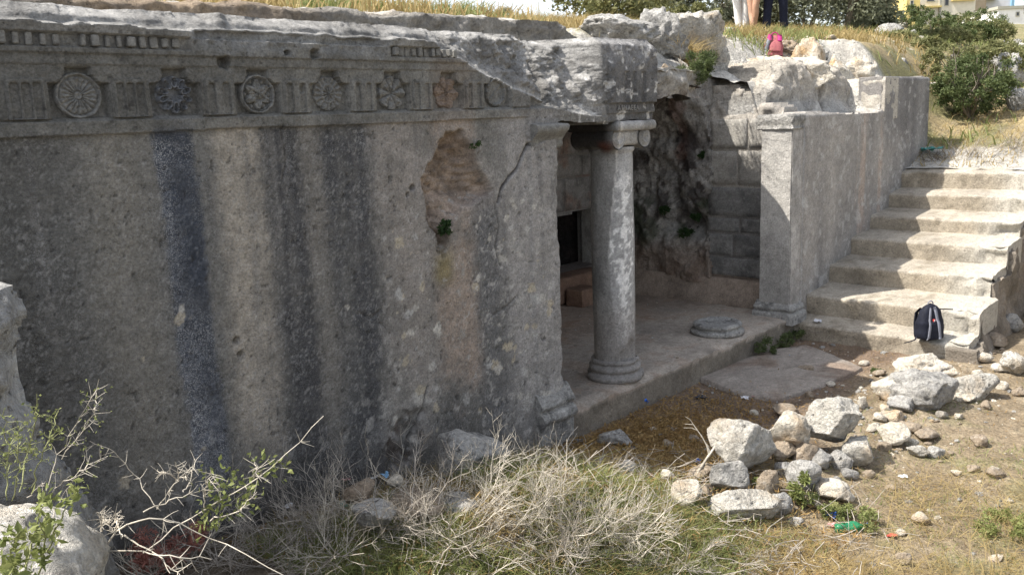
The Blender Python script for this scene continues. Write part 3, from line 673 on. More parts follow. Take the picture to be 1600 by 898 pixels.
def build_column():
    root = empty('column', (CC[0], CC[1], ZF), 'tall round stone column with white-flecked shaft standing in the porch opening', 'column')
    mb = MB()
    def fs(T, Z, R):
        r = R + 0.006 * fbm(np.cos(T) * 3, np.sin(T) * 3, Z * 3, 4, 3) + 0.002 * fbm(np.cos(T) * 14, np.sin(T) * 14, Z * 14, 2, 4)
        a = (T - CAMANG + np.pi) % (2 * np.pi) - np.pi      # spalled chunk low on the right
        ch = ss(0.15, 0.35, a) * ss(1.25, 1.0, a) * ss(0.36, 0.30, Z + 0.05 * np.sin(5 * a)) ; return r - 0.03 * ch
    zz = np.concatenate([np.linspace(0.16, 2.10, 120), [2.115, 2.13, 2.15]])
    rr = np.concatenate([np.interp(np.linspace(0.16, 2.10, 120), [.16, .2, 1.2, 2.1], [.205, .192, .198, .190]), [.204, .208, .205]])
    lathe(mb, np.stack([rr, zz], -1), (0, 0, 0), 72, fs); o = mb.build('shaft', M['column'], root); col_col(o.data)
    mb = MB(); prof = []
    for (r, z) in [(0.0, 0.001), (.262, 0.001), (.272, .012), (.275, .035), (.270, .058), (.245, .066), (.232, .078), (.232, .088), (.245, .095), (.252, .110), (.250, .128), (.236, .140), (.222, .146), (.220, .160), (.228, .168), (.230, .180), (.222, .194), (.205, .2)]: prof.append((r, z))
    lathe(mb, prof, (0, 0, 0), 72, lambda T, Z, R: R * (1 + 0.02 * fbm(np.cos(T) * 3, np.sin(T) * 3, Z * 8, 4, 13)) - np.where(R > .1, 0.025 * ss(0.55, .9, fbm(np.cos(T) * 2.5, np.sin(T) * 2.5, Z * 6, 3, 14) + .5), 0))
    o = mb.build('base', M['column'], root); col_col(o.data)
    # worn Ionic-like capital: bolsters run front to back, a slab on top
    mb = MB(); rng = np.random.default_rng(3)
    for sx in (-1, 1):
        n = 26; ys = np.linspace(-0.225, 0.225, n); th = np.arange(28) * 2 * np.pi / 28
        R = 0.096 - 0.012 * np.cos(ys / 0.225 * np.pi / 2) ** 2
        Y, T = np.meshgrid(ys, th, indexing='ij'); r = R[:, None] * (1 + 0.09 * fbm(np.cos(T) * 2 + sx, np.sin(T) * 2, Y * 9, 4, 33))
        v = np.stack([sx * 0.197 + r * np.cos(T), Y, 2.225 + r * np.sin(T)], -1); i, j = np.meshgrid(np.arange(n - 1), np.arange(28), indexing='ij'); k = (j + 1) % 28
        f = np.stack([i * 28 + j, i * 28 + k, (i + 1) * 28 + k, (i + 1) * 28 + j], -1).reshape(-1, 4); mb.add(v.reshape(-1, 3), f if True else f)
        for e, y in ((0, -0.232), (n - 1, 0.232)):     # scroll faces, slightly dished with a raised eye
            c = np.array([(sx * 0.197 + q * 0.092 * math.cos(t), y + (0.014 * math.sin(q * 9)), 2.225 + q * 0.086 * math.sin(t)) for q in (1.0, .8, .6, .4, .2, .02) for t in th])
            i2, j2 = np.meshgrid(np.arange(5), np.arange(28), indexing='ij'); k2 = (j2 + 1) % 28
            f2 = np.stack([i2 * 28 + j2, i2 * 28 + k2, (i2 + 1) * 28 + k2, (i2 + 1) * 28 + j2], -1).reshape(-1, 4); mb.add(c, f2)
    us2 = np.linspace(-0.2, 0.2, 16)
    box(mb, -0.21, 0.21, -0.215, 0.215, 2.16, 2.30, 0.02)
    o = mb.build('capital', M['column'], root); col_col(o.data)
    mb = MB(); u = np.linspace(-1, 1, 22)
    prof = [(0.255, 2.288), (0.285, 2.300), (0.292, 2.335), (0.285, 2.366), (0.27, 2.375)]
    per = [(a, -1) for a in u] + [(1, a) for a in u[1:]] + [(a, 1) for a in u[::-1][1:]] + [(-1, a) for a in u[::-1][1:-1]]
    per = np.array(per); V = []
    for (h, z) in prof:
        p = per * h; n = 0.014 * fbm(p[:, 0] * 9, p[:, 1] * 9, z * 12, 4, 53); V.append(np.stack([p[:, 0] * (1 + n * 2), p[:, 1] * (1 + n * 2), np.full(len(p), z) + n * .4], -1))
    V = np.array(V); m_ = len(per); i, j = np.meshgrid(np.arange(len(prof) - 1), np.arange(m_), indexing='ij'); k = (j + 1) % m_
    mb.add(V.reshape(-1, 3), np.stack([i * m_ + j, i * m_ + k, (i + 1) * m_ + k, (i + 1) * m_ + j], -1).reshape(-1, 4))
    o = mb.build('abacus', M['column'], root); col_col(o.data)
build_column()
def build_stub():
    root = empty('column_stump', (8.43, 0.33, ZF), 'low round moulded base of a lost column on the porch floor', 'column base')
    mb = MB(); prof = [(0.0, .001), (.285, .001), (.297, .015), (.298, .035), (.285, .052), (.250, .060), (.245, .075), (.265, .085), (.272, .102), (.262, .120), (.235, .128), (.205, .124), (.195, .112), (.12, .108), (.0, .110)]
    lathe(mb, prof, (0, 0, 0), 64, lambda T, Z, R: R * (1 + 0.035 * fbm(np.cos(T) * 3, np.sin(T) * 3, Z * 8, 4, 23)))
    v = mb.v[-1]; v[:, 2] += 0.012 * fbm(v[:, 0] * 12, v[:, 1] * 12, 0, 4, 8) * (v[:, 2] > .05)
    mb.build('base_rings', M['rockgrey'], root)
build_stub()

# ------------------------------------------------------------------ porch: floor, back wall, end wall, ceiling
def col_floor(x, y):
    n = fbm(x * 2.2, y * 2.2, 0, 5, 201); n2 = fbm(x * 7, y * 7, 0, 4, 203)
    c = np.empty(x.shape + (3,)); c[:] = (0.40, 0.35, 0.295); c *= (1 + 0.25 * n)[..., None]
    dirt = np.clip(0.55 * ss(0.9, 1.9, y + 0.7 * n) + 0.8 * ss(0.15, 0.5, n2 + 0.3 * ss(7.6, 6.2, x)) * 0.5, 0, 1); c = lerp(c, np.array((0.25, 0.175, 0.125)), dirt[..., None])
    return np.clip(c * (1 + .3 * n2)[..., None], .02, .7)
def build_floor():
    xs = np.arange(5.2, 10.06, 0.03); ys = np.concatenate([[-0.02], np.arange(0.0, 3.15, 0.03)])
    X, Y = np.meshgrid(xs, ys, indexing='ij')
    edge = ss(0.10, -0.02, Y)
    Z = ZF + 0.010 * fbm(X * 2, Y * 2, 0, 4, 211) + 0.006 * fbm(X * 11, Y * 11, 0, 3, 212) - 0.035 * edge * (0.6 + fbm(X * 5, Y * 2, 0, 3, 213))
    mb = MB(); mb.add(np.stack([X, Y, Z], -1).reshape(-1, 3), grid_faces(len(xs), len(ys)))
    # front face
    zs = np.linspace(0.0, 1.0, 12); top = Z[:, 0]
    V = np.empty((len(xs), 12, 3)); 
    for k, t in enumerate(zs):
        z = lerp(-0.05, top, t); y = -0.02 - 0.02 * (1 - t) + 0.03 * fbm(xs * 3.5, np.full(len(xs), t * 1.5), 0, 4, 215) * (t < 1)
        V[:, k] = np.stack([xs, y, z], -1)
    mb.add(V.reshape(-1, 3), grid_faces(len(xs), 12))
    o = mb.build('porch_floor', M['floor']); tag(o, None, None, None, 'structure')
    v = np.concatenate(mb.v); c = col_floor(v[:, 0], v[:, 1]); fr = v[:, 2] < ZF - 0.05; c[fr] = lerp(c[fr], np.array((0.17, 0.15, 0.12)) * (1 + .6 * fbm(v[fr, 0] * 5, v[fr, 2] * 5, 0, 4, 207))[:, None], 0.9); set_col(o.data, c)
build_floor()

def block(parent, name, p0, du, dv, dn, mat, rng, bev=0.012, drop=0.02):
    """drafted block: raised rough boss standing on the wall plane; p0 corner, du, dv edge vectors, dn outward normal * projection"""
    p0 = np.array(p0, float); du = np.array(du, float); dv = np.array(dv, float); dn = np.array(dn, float)
    n = 5; mb = MB(); V = []
    lu = np.linalg.norm(du); lv = np.linalg.norm(dv)
    ts = np.array([0, .5 * bev / lu + .001, .12, .37, .63, .88, 1 - .5 * bev / lu, 1.0]); tv = np.array([0, .5 * bev / lv + .001, .2, .5, .8, 1 - .5 * bev / lv, 1.0])
    A, B = np.meshgrid(ts, tv, indexing='ij'); e = np.minimum.reduce([A > 0, A < 1, B > 0, B < 1]).astype(float)
    s = rng.uniform(0, 50)
    h = e * (1 + 0.35 * fbm(A * 4 + s, B * 4, s, 3, 5)); jit = 0.006 * (1 - e)
    P = p0 + A[..., None] * du + B[..., None] * dv + h[..., None] * dn + (1 - e)[..., None] * (-0.4 * dn)
    f = grid_faces(len(ts), len(tv)); 
    if np.dot(np.cross(du, dv), dn) < 0: f = f[:, ::-1]
    mb.add(P.reshape(-1, 3), f); return mb.build(name, mat, parent, smooth=True)
def col_wallback(x, z):
    n = fbm(x * 2, z * 2, 0, 5, 221); c = np.empty(x.shape + (3,)); c[:] = (0.28, 0.265, 0.245); c *= (1 + .5 * n)[..., None]
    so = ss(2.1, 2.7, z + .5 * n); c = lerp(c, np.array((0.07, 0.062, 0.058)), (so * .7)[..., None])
    r = ss(.25, .05, np.abs(z - 2.08 + .2 * n)) * ss(-.2, .3, fbm(x * 4, z * 4, 0, 4, 223)); c = lerp(c, np.array((0.30, 0.12, 0.07)), (r * .6)[..., None])
    rb = ss(.9, .5, z); c = lerp(c, np.array((0.22, 0.13, 0.09)), (rb * .6)[..., None]); return np.clip(c, .02, .6)
def build_back():
    root = empty('chamber_back_wall', (7.5, 3.0, ZF), 'sooty back wall of the porch with a low dark doorway', 'stone wall')
    us = np.arange(5.2, 10.0, 0.04); vs = np.arange(0.2, 3.0, 0.035)
    DO = (8.30, 9.80, 0.72, 1.515)
    o = relief('wall_core', us, vs, lambda x, z: 0.008 * fbm(x * 6, z * 6, 0, 4, 231), (0, 3.0, 0), (1, 0, 0), (0, 1, 0), 0.4, M['facade'],
               lambda x, z: ~((x > DO[0]) & (x < DO[1]) & (z > DO[2]) & (z < DO[3] + 0.03 * fbm(x * 4, z, 0, 2, 3))), lambda x, z, d: col_wallback(x, z))
    o.parent = root; o.location = (-7.5, -3.0, -ZF)
    rng = np.random.default_rng(5)
    rows = [(1.55, 1.98), (2.01, 2.28), (2.31, 2.70)]
    for k, (z0, z1) in enumerate(rows):
        xs = [7.3, 8.28, 9.05, 9.85] if k % 2 == 0 else [7.0, 7.9, 8.72, 9.45, 9.87]
        for a, b in zip(xs[:-1], xs[1:]):
            block(root, 'stone_block', (a + .008 - 7.5, -0.004, z0 - ZF), (b - a - .016, 0, 0), (0, 0, z1 - z0), (0, -0.014, 0), M['blockdark'], rng)
    # chamber behind the doorway
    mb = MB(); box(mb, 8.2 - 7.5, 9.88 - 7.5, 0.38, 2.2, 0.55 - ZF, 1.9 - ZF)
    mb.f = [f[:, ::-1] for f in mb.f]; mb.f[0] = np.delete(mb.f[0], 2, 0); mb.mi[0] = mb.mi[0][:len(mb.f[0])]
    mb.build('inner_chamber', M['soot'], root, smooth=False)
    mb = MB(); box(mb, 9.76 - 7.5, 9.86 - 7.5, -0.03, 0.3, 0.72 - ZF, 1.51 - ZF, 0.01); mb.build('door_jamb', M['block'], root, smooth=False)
    mb = MB(); box(mb, 9.30 - 7.5, 9.44 - 7.5, 0.7, 0.95, 0.56 - ZF, 1.6 - ZF, 0.01); mb.build('inner_pier', M['blockdark'], root, smooth=False)
    # bench under the door
    o = rock('bench', (1.2, -0.14, 0), (1.9, 0.36, 0.36), 77, M['redblock'], None, None, None, sub=3, cuts=0, rough=0.03, sink=0.0); o.parent = root
    for kk in ('label', 'category', 'kind'):
        if kk in o: del o[kk]
    v = np.empty(len(o.data.vertices) * 3); o.data.vertices.foreach_get('co', v); v = v.reshape(-1, 3)
    c = v - np.array((0, 0, .18)); h = np.array((.95, .18, .18)); q = c / h; q = np.sign(q) * np.abs(q) ** 0.28; v = q * h + np.array((0, 0, .18)); o.data.vertices.foreach_set('co', v.ravel())
build_back()
mbk = MB(); box(mbk, -0.19, 0.19, -0.14, 0.14, 0, 0.235, 0.02, 0.006, np.random.default_rng(1))
o = mbk.build('stone_block', M['redblock'], smooth=False); o.location = (8.78, 2.52, ZF - .01); o.rotation_euler = (0, 0, 0.1)
tag(o, 'reddish squared block on the porch floor behind the column', 'stone block')

XE = 9.9
def ew_col(y, z, d):
    n = fbm(y * 2.2, z * 2.2, 0, 5, 241); n2 = fbm(y * 9, z * 9, 0, 4, 243); c = np.empty(y.shape + (3,)); c[:] = (0.36, 0.335, 0.30); c *= (1 + .25 * n)[..., None]
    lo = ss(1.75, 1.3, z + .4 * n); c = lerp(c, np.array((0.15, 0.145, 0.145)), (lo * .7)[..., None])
    ft = ss(.95, .65, z); c = lerp(c, np.array((0.27, 0.20, 0.15)), (ft * .7)[..., None]); return np.clip(c * (1 + .25 * n2)[..., None], .02, .7)
def build_end():
    root = empty('masonry_end_wall', (XE, 0.8, ZF), 'right end wall of the porch with large drafted stone panels half in sun', 'stone wall')
    us = np.arange(-1.32, -0.30, 0.025); vs = np.arange(0.2, 3.25, 0.03)
    top = lambda y: 2.82 + 0.10 * fbm(y * 4, y * 0, 0, 3, 251) + 0.30 * ss(0.5, 1.0, y)
    o = relief('wall_core', us, vs, lambda u, z: 0.006 * fbm(u * 9, z * 9, 0, 4, 253) + 0.10 * ss(2.69, 2.8, z) * (0.3 + fbm(u * 5, z * 5, 0, 3, 254) + .6 * ridge(u * 4, z * 5, 0, 3, 257)), (XE, 0, 0), (0, -1, 0), (1, 0, 0), 0.4, M['facade'],
               lambda u, z: z < top(-u), lambda u, z, d: ew_col(-u, z, d))
    o.parent = root; o.location = (-XE, -0.8, -ZF)
    rng = np.random.default_rng(6)
    rows = [(2.335, 2.69, [0.33, .76, 1.28]), (1.885, 2.30, [0.33, .90, 1.32]), (1.485, 1.85, [0.33, 1.32]), (1.285, 1.455, [.33, .86, 1.32]), (0.98, 1.25, [.33, .95, 1.32]), (0.72, 0.95, [.33, 1.32])]
    for k, (z0, z1, ys) in enumerate(rows):
        for a, b in zip(ys[:-1], ys[1:]):
            block(root, 'stone_panel', (-0.002, b - .012 - .8, z0 - ZF), (0, -(b - a - .024), 0), (0, 0, z1 - z0), (-0.014, 0, 0), M['block'] if k < 2 else M['blockgrey'], rng)
    # plinth ledge along its foot
    us = np.arange(-3.0, -0.32, 0.04); vs = np.arange(0.3, 0.70, 0.03)
    o = relief('plinth', us, vs, lambda u, z: 0.02 * fbm(u * 5, z * 5, 0, 4, 255) - 0.10 * ss(.66, .36, z) + .03 * ss(.64, .7, z), (XE - 0.10, 0, 0), (0, -1, 0), (1, 0, 0), 0.16, M['facade'], None,
               lambda u, z, d: np.clip(np.array((0.31, 0.25, 0.20)) * (1 + .4 * fbm(u * 5, z * 5, 0, 4, 256))[..., None], .02, .6))
    o.parent = root; o.location = (-XE, -0.8, -ZF)
build_end()
def build_eroded():
    # rough natural rock where the end wall has fallen away
    us = np.arange(-3.05, -1.20, 0.022); vs = np.arange(0.62, 3.45, 0.022)
    def dep(u, z):
        y = -u
        d = 0.10 * fbm(y * 2.2, z * 1.6, 0, 4, 261) + 0.09 * ridge(y * 3.2, z * 2.6, 0, 4, 263) + 0.03 * fbm(y * 14, z * 14, 0, 3, 265)
        d = d - 0.06 - 0.25 * ss(2.5, 3.1, z) * ss(1.25, 1.7, y) + 0.16 * ss(1.0, .8, z) * 0 + 0.22 * ss(.30, .0, np.abs(z - 1.35)) * ss(1.2, 1.5, y) * ss(2.1, 1.7, y)
        return d
    def colr(u, z, d):
        y = -u; n = fbm(y * 2.5, z * 1.8, 0, 5, 267); n2 = fbm(y * 8, z * 8, 0, 5, 268, .65); c = np.empty(y.shape + (3,)); c[:] = (0.46, 0.44, 0.41); c *= (1 + .7 * n2)[..., None]
        m = ss(0.05, .22, n + .45 * n2); c = lerp(c, np.array((0.07, 0.062, 0.06)), (m * .8)[..., None])
        r = ss(.15, .35, fbm(y * 3 + 7, z * 2, 0, 4, 269)) ; c = lerp(c, np.array((0.20, 0.10, 0.075)), (r * .6)[..., None])
        t = ss(.08, .2, n2) * ss(1.0, .8, np.abs(z - 2.6)); c = lerp(c, np.array((0.06, 0.045, 0.04)), (t * .6)[..., None])
        b = ss(1.25, .9, z); c = lerp(c, np.array((0.31, 0.225, 0.165)), (b * .7)[..., None])
        p = ss(1.75, 1.4, y) * ss(2.5, 2.7, z); c = lerp(c, np.array((0.42, 0.40, 0.37)), (p * .6)[..., None])
        g = ss(.1, .3, fbm(y * 4 + 3, z * 4, 0, 4, 270)) * ss(.45, .2, np.abs(z - 1.4)); c = lerp(c, np.array((0.05, 0.075, 0.03)), (g * .6)[..., None])
        return np.clip(c, .02, .7)
    def mask(u, z):
        y = -u; return (y > 1.27 + 0.07 * fbm(z * 3, z * 0, 0, 4, 271)) & (z < 3.34 + .06 * fbm(y * 5, y * 0, 0, 3, 4))
    o = relief('eroded_rock', us, vs, dep, (XE - 0.02, 0, 0), (0, -1, 0), (1, 0, 0), 0.5, M['eroded'], mask, colr)
    tag(o, 'dark pitted natural rock between the column and the drafted stone panels', 'rock')
build_eroded()

# ------------------------------------------------------------------ right side wall with its pier
def rw_dep(x, z):
    d = 0.014 * fbm(x * 2.2, z * 1.3, 0, 4, 281) + 0.006 * fbm(x * 13, z * 13, 0, 3, 282)
    top = np.where(x < 12.27, 2.74, 3.18); d = d + ss(top - .05, top + .02, z) * .05
    return d - 0.012 * ss(9.74, 9.73, x) 
def rw_col(x, z, d):
    n1 = fbm(x * 3.2, z * 0.3, 0, 5, 291); n3 = fbm(x * 5, z * 5, 0, 5, 293, .65); c = np.empty(x.shape + (3,))
    c[:] = lerp(np.array((0.21, 0.20, 0.19)), np.array((0.33, 0.31, 0.285)), np.clip(.5 + .8 * n1, 0, 1)[..., None])
    br = ss(.12, .4, fbm(x * 5, z * .5, 3, 4, 295)) * ss(11.0, 11.6, x) * ss(13.2, 12.6, x); c = lerp(c, np.array((0.37, 0.30, 0.25)), (br * .7)[..., None])
    dk = ss(12.1, 12.4, x) * ss(2.1, 2.6, z); c = lerp(c, np.array((0.15, 0.145, 0.145)) * (1 + .5 * n1[..., None]), (dk * .7)[..., None])
    li = ss(.25, .4, fbm(x * 10, z * 10, 0, 4, 297) + .1 * ss(1.2, .6, z)); c = lerp(c, np.array((0.45, 0.44, 0.42)), (li * .5)[..., None])
    p = ss(9.76, 9.72, x); c = lerp(c, np.array((0.36, 0.345, 0.325)) * (1 + .3 * n3[..., None]), (p * .7)[..., None])
    return np.clip(c * (1 + .25 * n3)[..., None], .02, .7)
def build_rwall():
    root = empty('stair_side_wall', (11.5, 0, 0.4), 'long rock-cut side wall beside the stairs with a stepped top and a pier end', 'rock wall')
    us = np.concatenate([np.arange(9.5, 9.8, 0.012), np.arange(9.8, 14.05, 0.022)]); vs = np.concatenate([np.arange(0.15, 2.6, 0.022), np.arange(2.6, 3.25, 0.015)])
    def top(x): return np.where(x < 12.26, 2.72 + 0.035 * np.exp(-((x - 10.1) / .3) ** 2) - 0.03 * ss(10.4, 11.2, x) + .05 * ss(12, 12.3, x), 3.17) + 0.014 * fbm(x * 5, x * 0, 0, 3, 301)
    o = relief('wall_face', us, vs, rw_dep, (0, 0, 0), (1, 0, 0), (0, 1, 0), 0.36, M['wall'], lambda x, z: z < top(x), rw_col)
    o.parent = root; o.location = (-11.5, 0, -.4)
    # pier flank facing the porch
    us = np.linspace(-0.37, -0.004, 26); vs = np.arange(0.3, 2.735, 0.02)
    o = relief('pier_flank', us, vs, lambda u, z: -0.012 + 0.010 * fbm(u * 8, z * 5, 0, 4, 303) + .03 * ss(2.69, 2.73, z), (9.5, 0, 0), (0, -1, 0), (1, 0, 0), 0.2, M['wall'], None,
               lambda u, z, d: np.clip(np.array((0.40, 0.385, 0.36)) * (1 + .25 * fbm(u * 6, z * 4, 0, 5, 304))[..., None] * (1 - .25 * ss(1.5, .8, z))[..., None], .02, .7))
    o.parent = root; o.location = (-11.5, 0, -.4)
    def mould2(prof, name, mat):
        mb = MB(); V = []
        for z, p in prof:      # L-shaped run: flank then front
            a = np.linspace(0.42, -p, 14); b = np.linspace(9.5 - p, 9.78, 14)
            pts = np.concatenate([np.stack([np.full(14, 9.5 - p), a], -1), np.stack([b, np.full(14, -p)], -1)[1:]])
            n = 0.010 * fbm(pts[:, 0] * 9, pts[:, 1] * 9, z * 9, 3, 61); V.append(np.stack([pts[:, 0] + n - 11.5, pts[:, 1] + n, np.full(27, z - .4) + n * .5], -1))
        mb.add(np.array(V).reshape(-1, 3), grid_faces(len(prof), 27)[:, ::-1])
        e = np.array(V)[:, -1]; b = e.copy(); b[:, 1] = .05; m_ = len(prof); mb.add(np.concatenate([e, b]), np.stack([np.arange(m_ - 1), np.arange(1, m_), np.arange(1, m_) + m_, np.arange(m_ - 1) + m_], -1)[:, ::-1])
        mb.build(name, mat, root)
    mould2([(.30, .09), (.40, .092), (.425, .088), (.435, .05), (.445, .045), (.455, .062), (.475, .07), (.495, .06), (.505, .03), (.53, .01), (.55, -.02)], 'pier_base', M['rockgrey'])
    mould2([(2.555, -.01), (2.56, .022), (2.58, .024), (2.585, .012), (2.62, .018), (2.65, .03), (2.70, .032), (2.725, .02), (2.735, -.03)], 'pier_capital', M['rockgrey'])
    # taller block: end face towards the porch
    us = np.linspace(-0.75, -0.003, 34); vs = np.arange(2.6, 3.17, 0.02)
    o = relief('upper_end_face', us, vs, lambda u, z: 0.03 * fbm(u * 5, z * 5, 0, 4, 305) + .03 * ss(3.1, 3.17, z) + 0.10 * ss(-.3, -.5, u), (12.262, 0, 0), (0, -1, 0), (1, 0, 0), 0.5, M['wall'], None,
               lambda u, z, d: np.clip(np.array((0.42, 0.39, 0.34)) * (1 + .3 * fbm(u * 6, z * 6, 0, 5, 306))[..., None], .02, .7))
    o.parent = root; o.location = (-11.5, 0, -.4)
build_rwall()

# ------------------------------------------------------------------ stairs
SX = [9.60, 9.97, 10.64, 11.28, 11.91, 12.57, 13.02]; SZ = [0.30, 0.575, 0.84, 1.105, 1.325, 1.57, 1.84]
SE = [-1.93, -1.92, -1.84, -1.85, -1.82, -1.80, -1.80]
def build_stairs():
    root = empty('stone_staircase', (11.2, -1.0, 0.12), 'flight of seven worn stone steps climbing beside the side wall, half in shade', 'stairs')
    for k in range(7):
        x0 = SX[k]; x1 = (SX[k + 1] + .06) if k < 6 else 13.22; zf = (SZ[k - 1] - .02) if k else 0.02; zt = SZ[k]
        xs = [x0 - .012, x0 - .005, x0, x0, x0 + .001, x0 + .006, x0 + .016, x0 + .035]; zs = [zf, lerp(zf, zt, .2), lerp(zf, zt, .45), lerp(zf, zt, .7), zt - .035, zt - .016, zt - .005, zt]
        n = 9; xs += list(np.linspace(x0 + .08, x1, n)); zs += list(np.linspace(zt + .004, zt + .045, n))
        ys = np.arange(0.06, SE[k] - .001, -0.03); npf = len(xs)
        A = np.array(xs)[:, None] + 0 * ys[None]; Z = np.array(zs)[:, None] + 0 * ys[None]; Y = ys[None] + 0 * A
        pe = np.where(np.arange(npf) < 8, 1.0, .35)[:, None]
        nn = fbm(A * 5 + k * 3, Y * 4, Z * 5, 4, 311); chip = np.maximum(0, ridge(Y * 3 + k * 5, A * 3, Z * 3, 3, 312) - .35)
        end = ss(SE[k] + .55, SE[k] + .05, Y)
        A = A + 0.022 * nn * pe + 0.05 * chip * (np.arange(npf) < 8)[:, None] + end * (.16 * np.abs(fbm(Y * 5, Z * 5, k, 4, 313)) + .01) * (np.arange(npf) < 8)[:, None]
        Z = Z + 0.010 * fbm(A * 4, Y * 4, k, 4, 314) - 0.03 * chip * ((np.arange(npf) > 3) & (np.arange(npf) < 9))[:, None] - end * .035 * np.abs(fbm(A * 7, Y * 7, k, 4, 315)) * 2 * (np.arange(npf) > 3)[:, None]
        mb = MB(); mb.add(np.stack([A - 11.2, Y + 1.0, Z - .12], -1).reshape(-1, 3), grid_faces(npf, len(ys)))
        e_ = mb.v[0].reshape(npf, len(ys), 3)[:, -1]; q_ = np.concatenate([e_, [[x1 - 11.2, e_[0, 1], zf - .12]]]); mb.add(q_, [[k_, k_ + 1, npf] for k_ in range(npf - 1)])
        o = mb.build('step', M['step'], root)
        v = np.concatenate(mb.v); x = v[:, 0]; y = v[:, 1] - 1.0; z = v[:, 2] + .12
        c = np.empty((len(v), 3)); rise = np.tile((np.arange(npf) < 5)[:, None], (1, len(ys))).ravel(); c[:] = (0.355, 0.32, 0.265); c[np.nonzero(rise)[0]] = (0.30, 0.262, 0.205)
        q = fbm(x * 3, y * 3, z * 4, 5, 316, .6); c *= (1 + .5 * q)[:, None]; st_ = ss(.12, .35, fbm(x * 7, y * 7, z * 7, 4, 317)); c = lerp(c, np.array((0.20, 0.17, 0.125)), (st_ * .55)[:, None]); e2 = ss(SE[k] + .75, SE[k] + .2, y + .2 * q); c = lerp(c, np.array((0.46, 0.44, 0.39)), (e2 * .7)[:, None])
        set_col(o.data, np.clip(c, .03, .75))
    us = np.arange(9.59, 13.25, .03); vs = np.arange(-.05, 1.9, .03)
    def topz(x): return np.array(SZ)[np.clip(np.searchsorted(SX, x - .10) - 1, 0, 6)]
    def ye(x): return np.interp(x, SX, SE)
    o = relief('broken_flank', us, vs, lambda x, z: (ye(x) - 0.03) + 0.05 * fbm(x * 3, z * 3, 0, 4, 321) + 0.035 * ridge(x * 5, z * 5, 0, 3, 322) - .10 * ss(.5, .0, z), (0, 0, 0), (1, 0, 0), (0, 1, 0), -1.72, M['step'],
               lambda x, z: z < topz(x) - .07 + .02 * fbm(x * 8, z * 8, 0, 2, 3), lambda x, z, d: np.clip(np.array((0.20, 0.175, 0.145)) * (1 + .6 * fbm(x * 4, z * 4, 0, 5, 323))[..., None], .03, .6))
    o.parent = root; o.location = (-11.2, 1.0, -.12)
build_stairs()
# ------------------------------------------------------------------ terrain
EX = [5.0, 6.70, 6.76, 7.2, 7.45, 7.9, 8.35, 8.6, 8.75, 9.1, 9.48, 9.95]; EY = [-1, -1, 0.52, 0.42, 0.36, 0.40, 0.50, 0.78, 1.02, 1.40, 1.52, 1.62]
def roof_edge(x): return np.interp(x, EX, EY) + 0.05 * fbm(np.asarray(x) * 4, np.asarray(x) * 0, 0, 3, 401)
def hill_raw(x, y):
    x = np.asarray(x, float); y = np.asarray(y, float)
    zf = 3.52 + 0.08 * ss(8.0, 6.5, x) + 0.13 * (y - 1.1) - 0.05 * np.maximum(y - 8, 0) + 0.022 * (np.minimum(x, 60) - 3) + 0.030 * np.maximum(x - 16, 0) - 0.03 * np.maximum(y - 60, 0) - 0.03 * np.maximum(x - 120, 0)
    zf = zf - 0.05 * ss(3, -8, x) - 0.28 * ss(20, 30, x) * ss(7, 4, y - .05 * x)
    nb = fbm(x * 1.3, y * 1.3, 0, 4, 411)
    ys = 1.07 + 0.10 * nb
    front = 3.37 + 0.05 * fbm(x * 2, y * 2, 0, 3, 413)
    a = lerp(front - .03, zf, ss(1.10, 1.115, y))
    b = lerp(3.18, zf, ss(0.45, 1.9, y + .3 * nb))                       # broken roof
    c = lerp(2.66, 3.12, ss(0.60, 0.80, y)); c = lerp(c, zf, ss(1.0, 1.9, y + .3 * nb))
    d = lerp(3.11, zf, ss(0.75, 1.9, y + .3 * nb))
    z = lerp(a, b, ss(6.6, 7.1, x)); z = lerp(z, c, ss(9.7, 9.85, x)); z = lerp(z, d, ss(12.24, 12.28, x))
    zr = np.where(x < 17.5, 1.86 + 0.27 * (x - 13.2), 3.02 + 0.075 * (x - 17.5)); zr = np.minimum(zr, 3.02 + .075 * 60)
    zr = zr + 0.0 * y - 0.06 * np.clip(-1.5 - y, 0, 8)
    w = lerp(1.3, 4.5, ss(14, 24, x)); t = ss(-0.1, w - .1, y)
    z = lerp(z, lerp(zr, zf, t), ss(13.9, 14.2, x))
    z = np.where((x > 12.9) & ((x < 13.94) & (y < 0.34)), zr, z)
    z = np.where((x >= 13.94) & (x < 14.3), lerp(zr, zf, t), z)
    return z
def hill(x, y):
    x = np.asarray(x, float); y = np.asarray(y, float); z = hill_raw(x, y)
    r = ss(3.4, 2.6, y) * ss(14.6, 13.9, x)
    return z + r * lerp(1.0, .35, ss(6.6, 6.0, x) * ss(1.0, .8, y)) * (0.05 * ridge(x * 2.4, y * 2.4, 0, 4, 421) + 0.03 * fbm(x * 8, y * 8, 0, 3, 423)) + (1 - r) * 0.05 * fbm(x * 1.1, y * 1.1, 0, 4, 425)
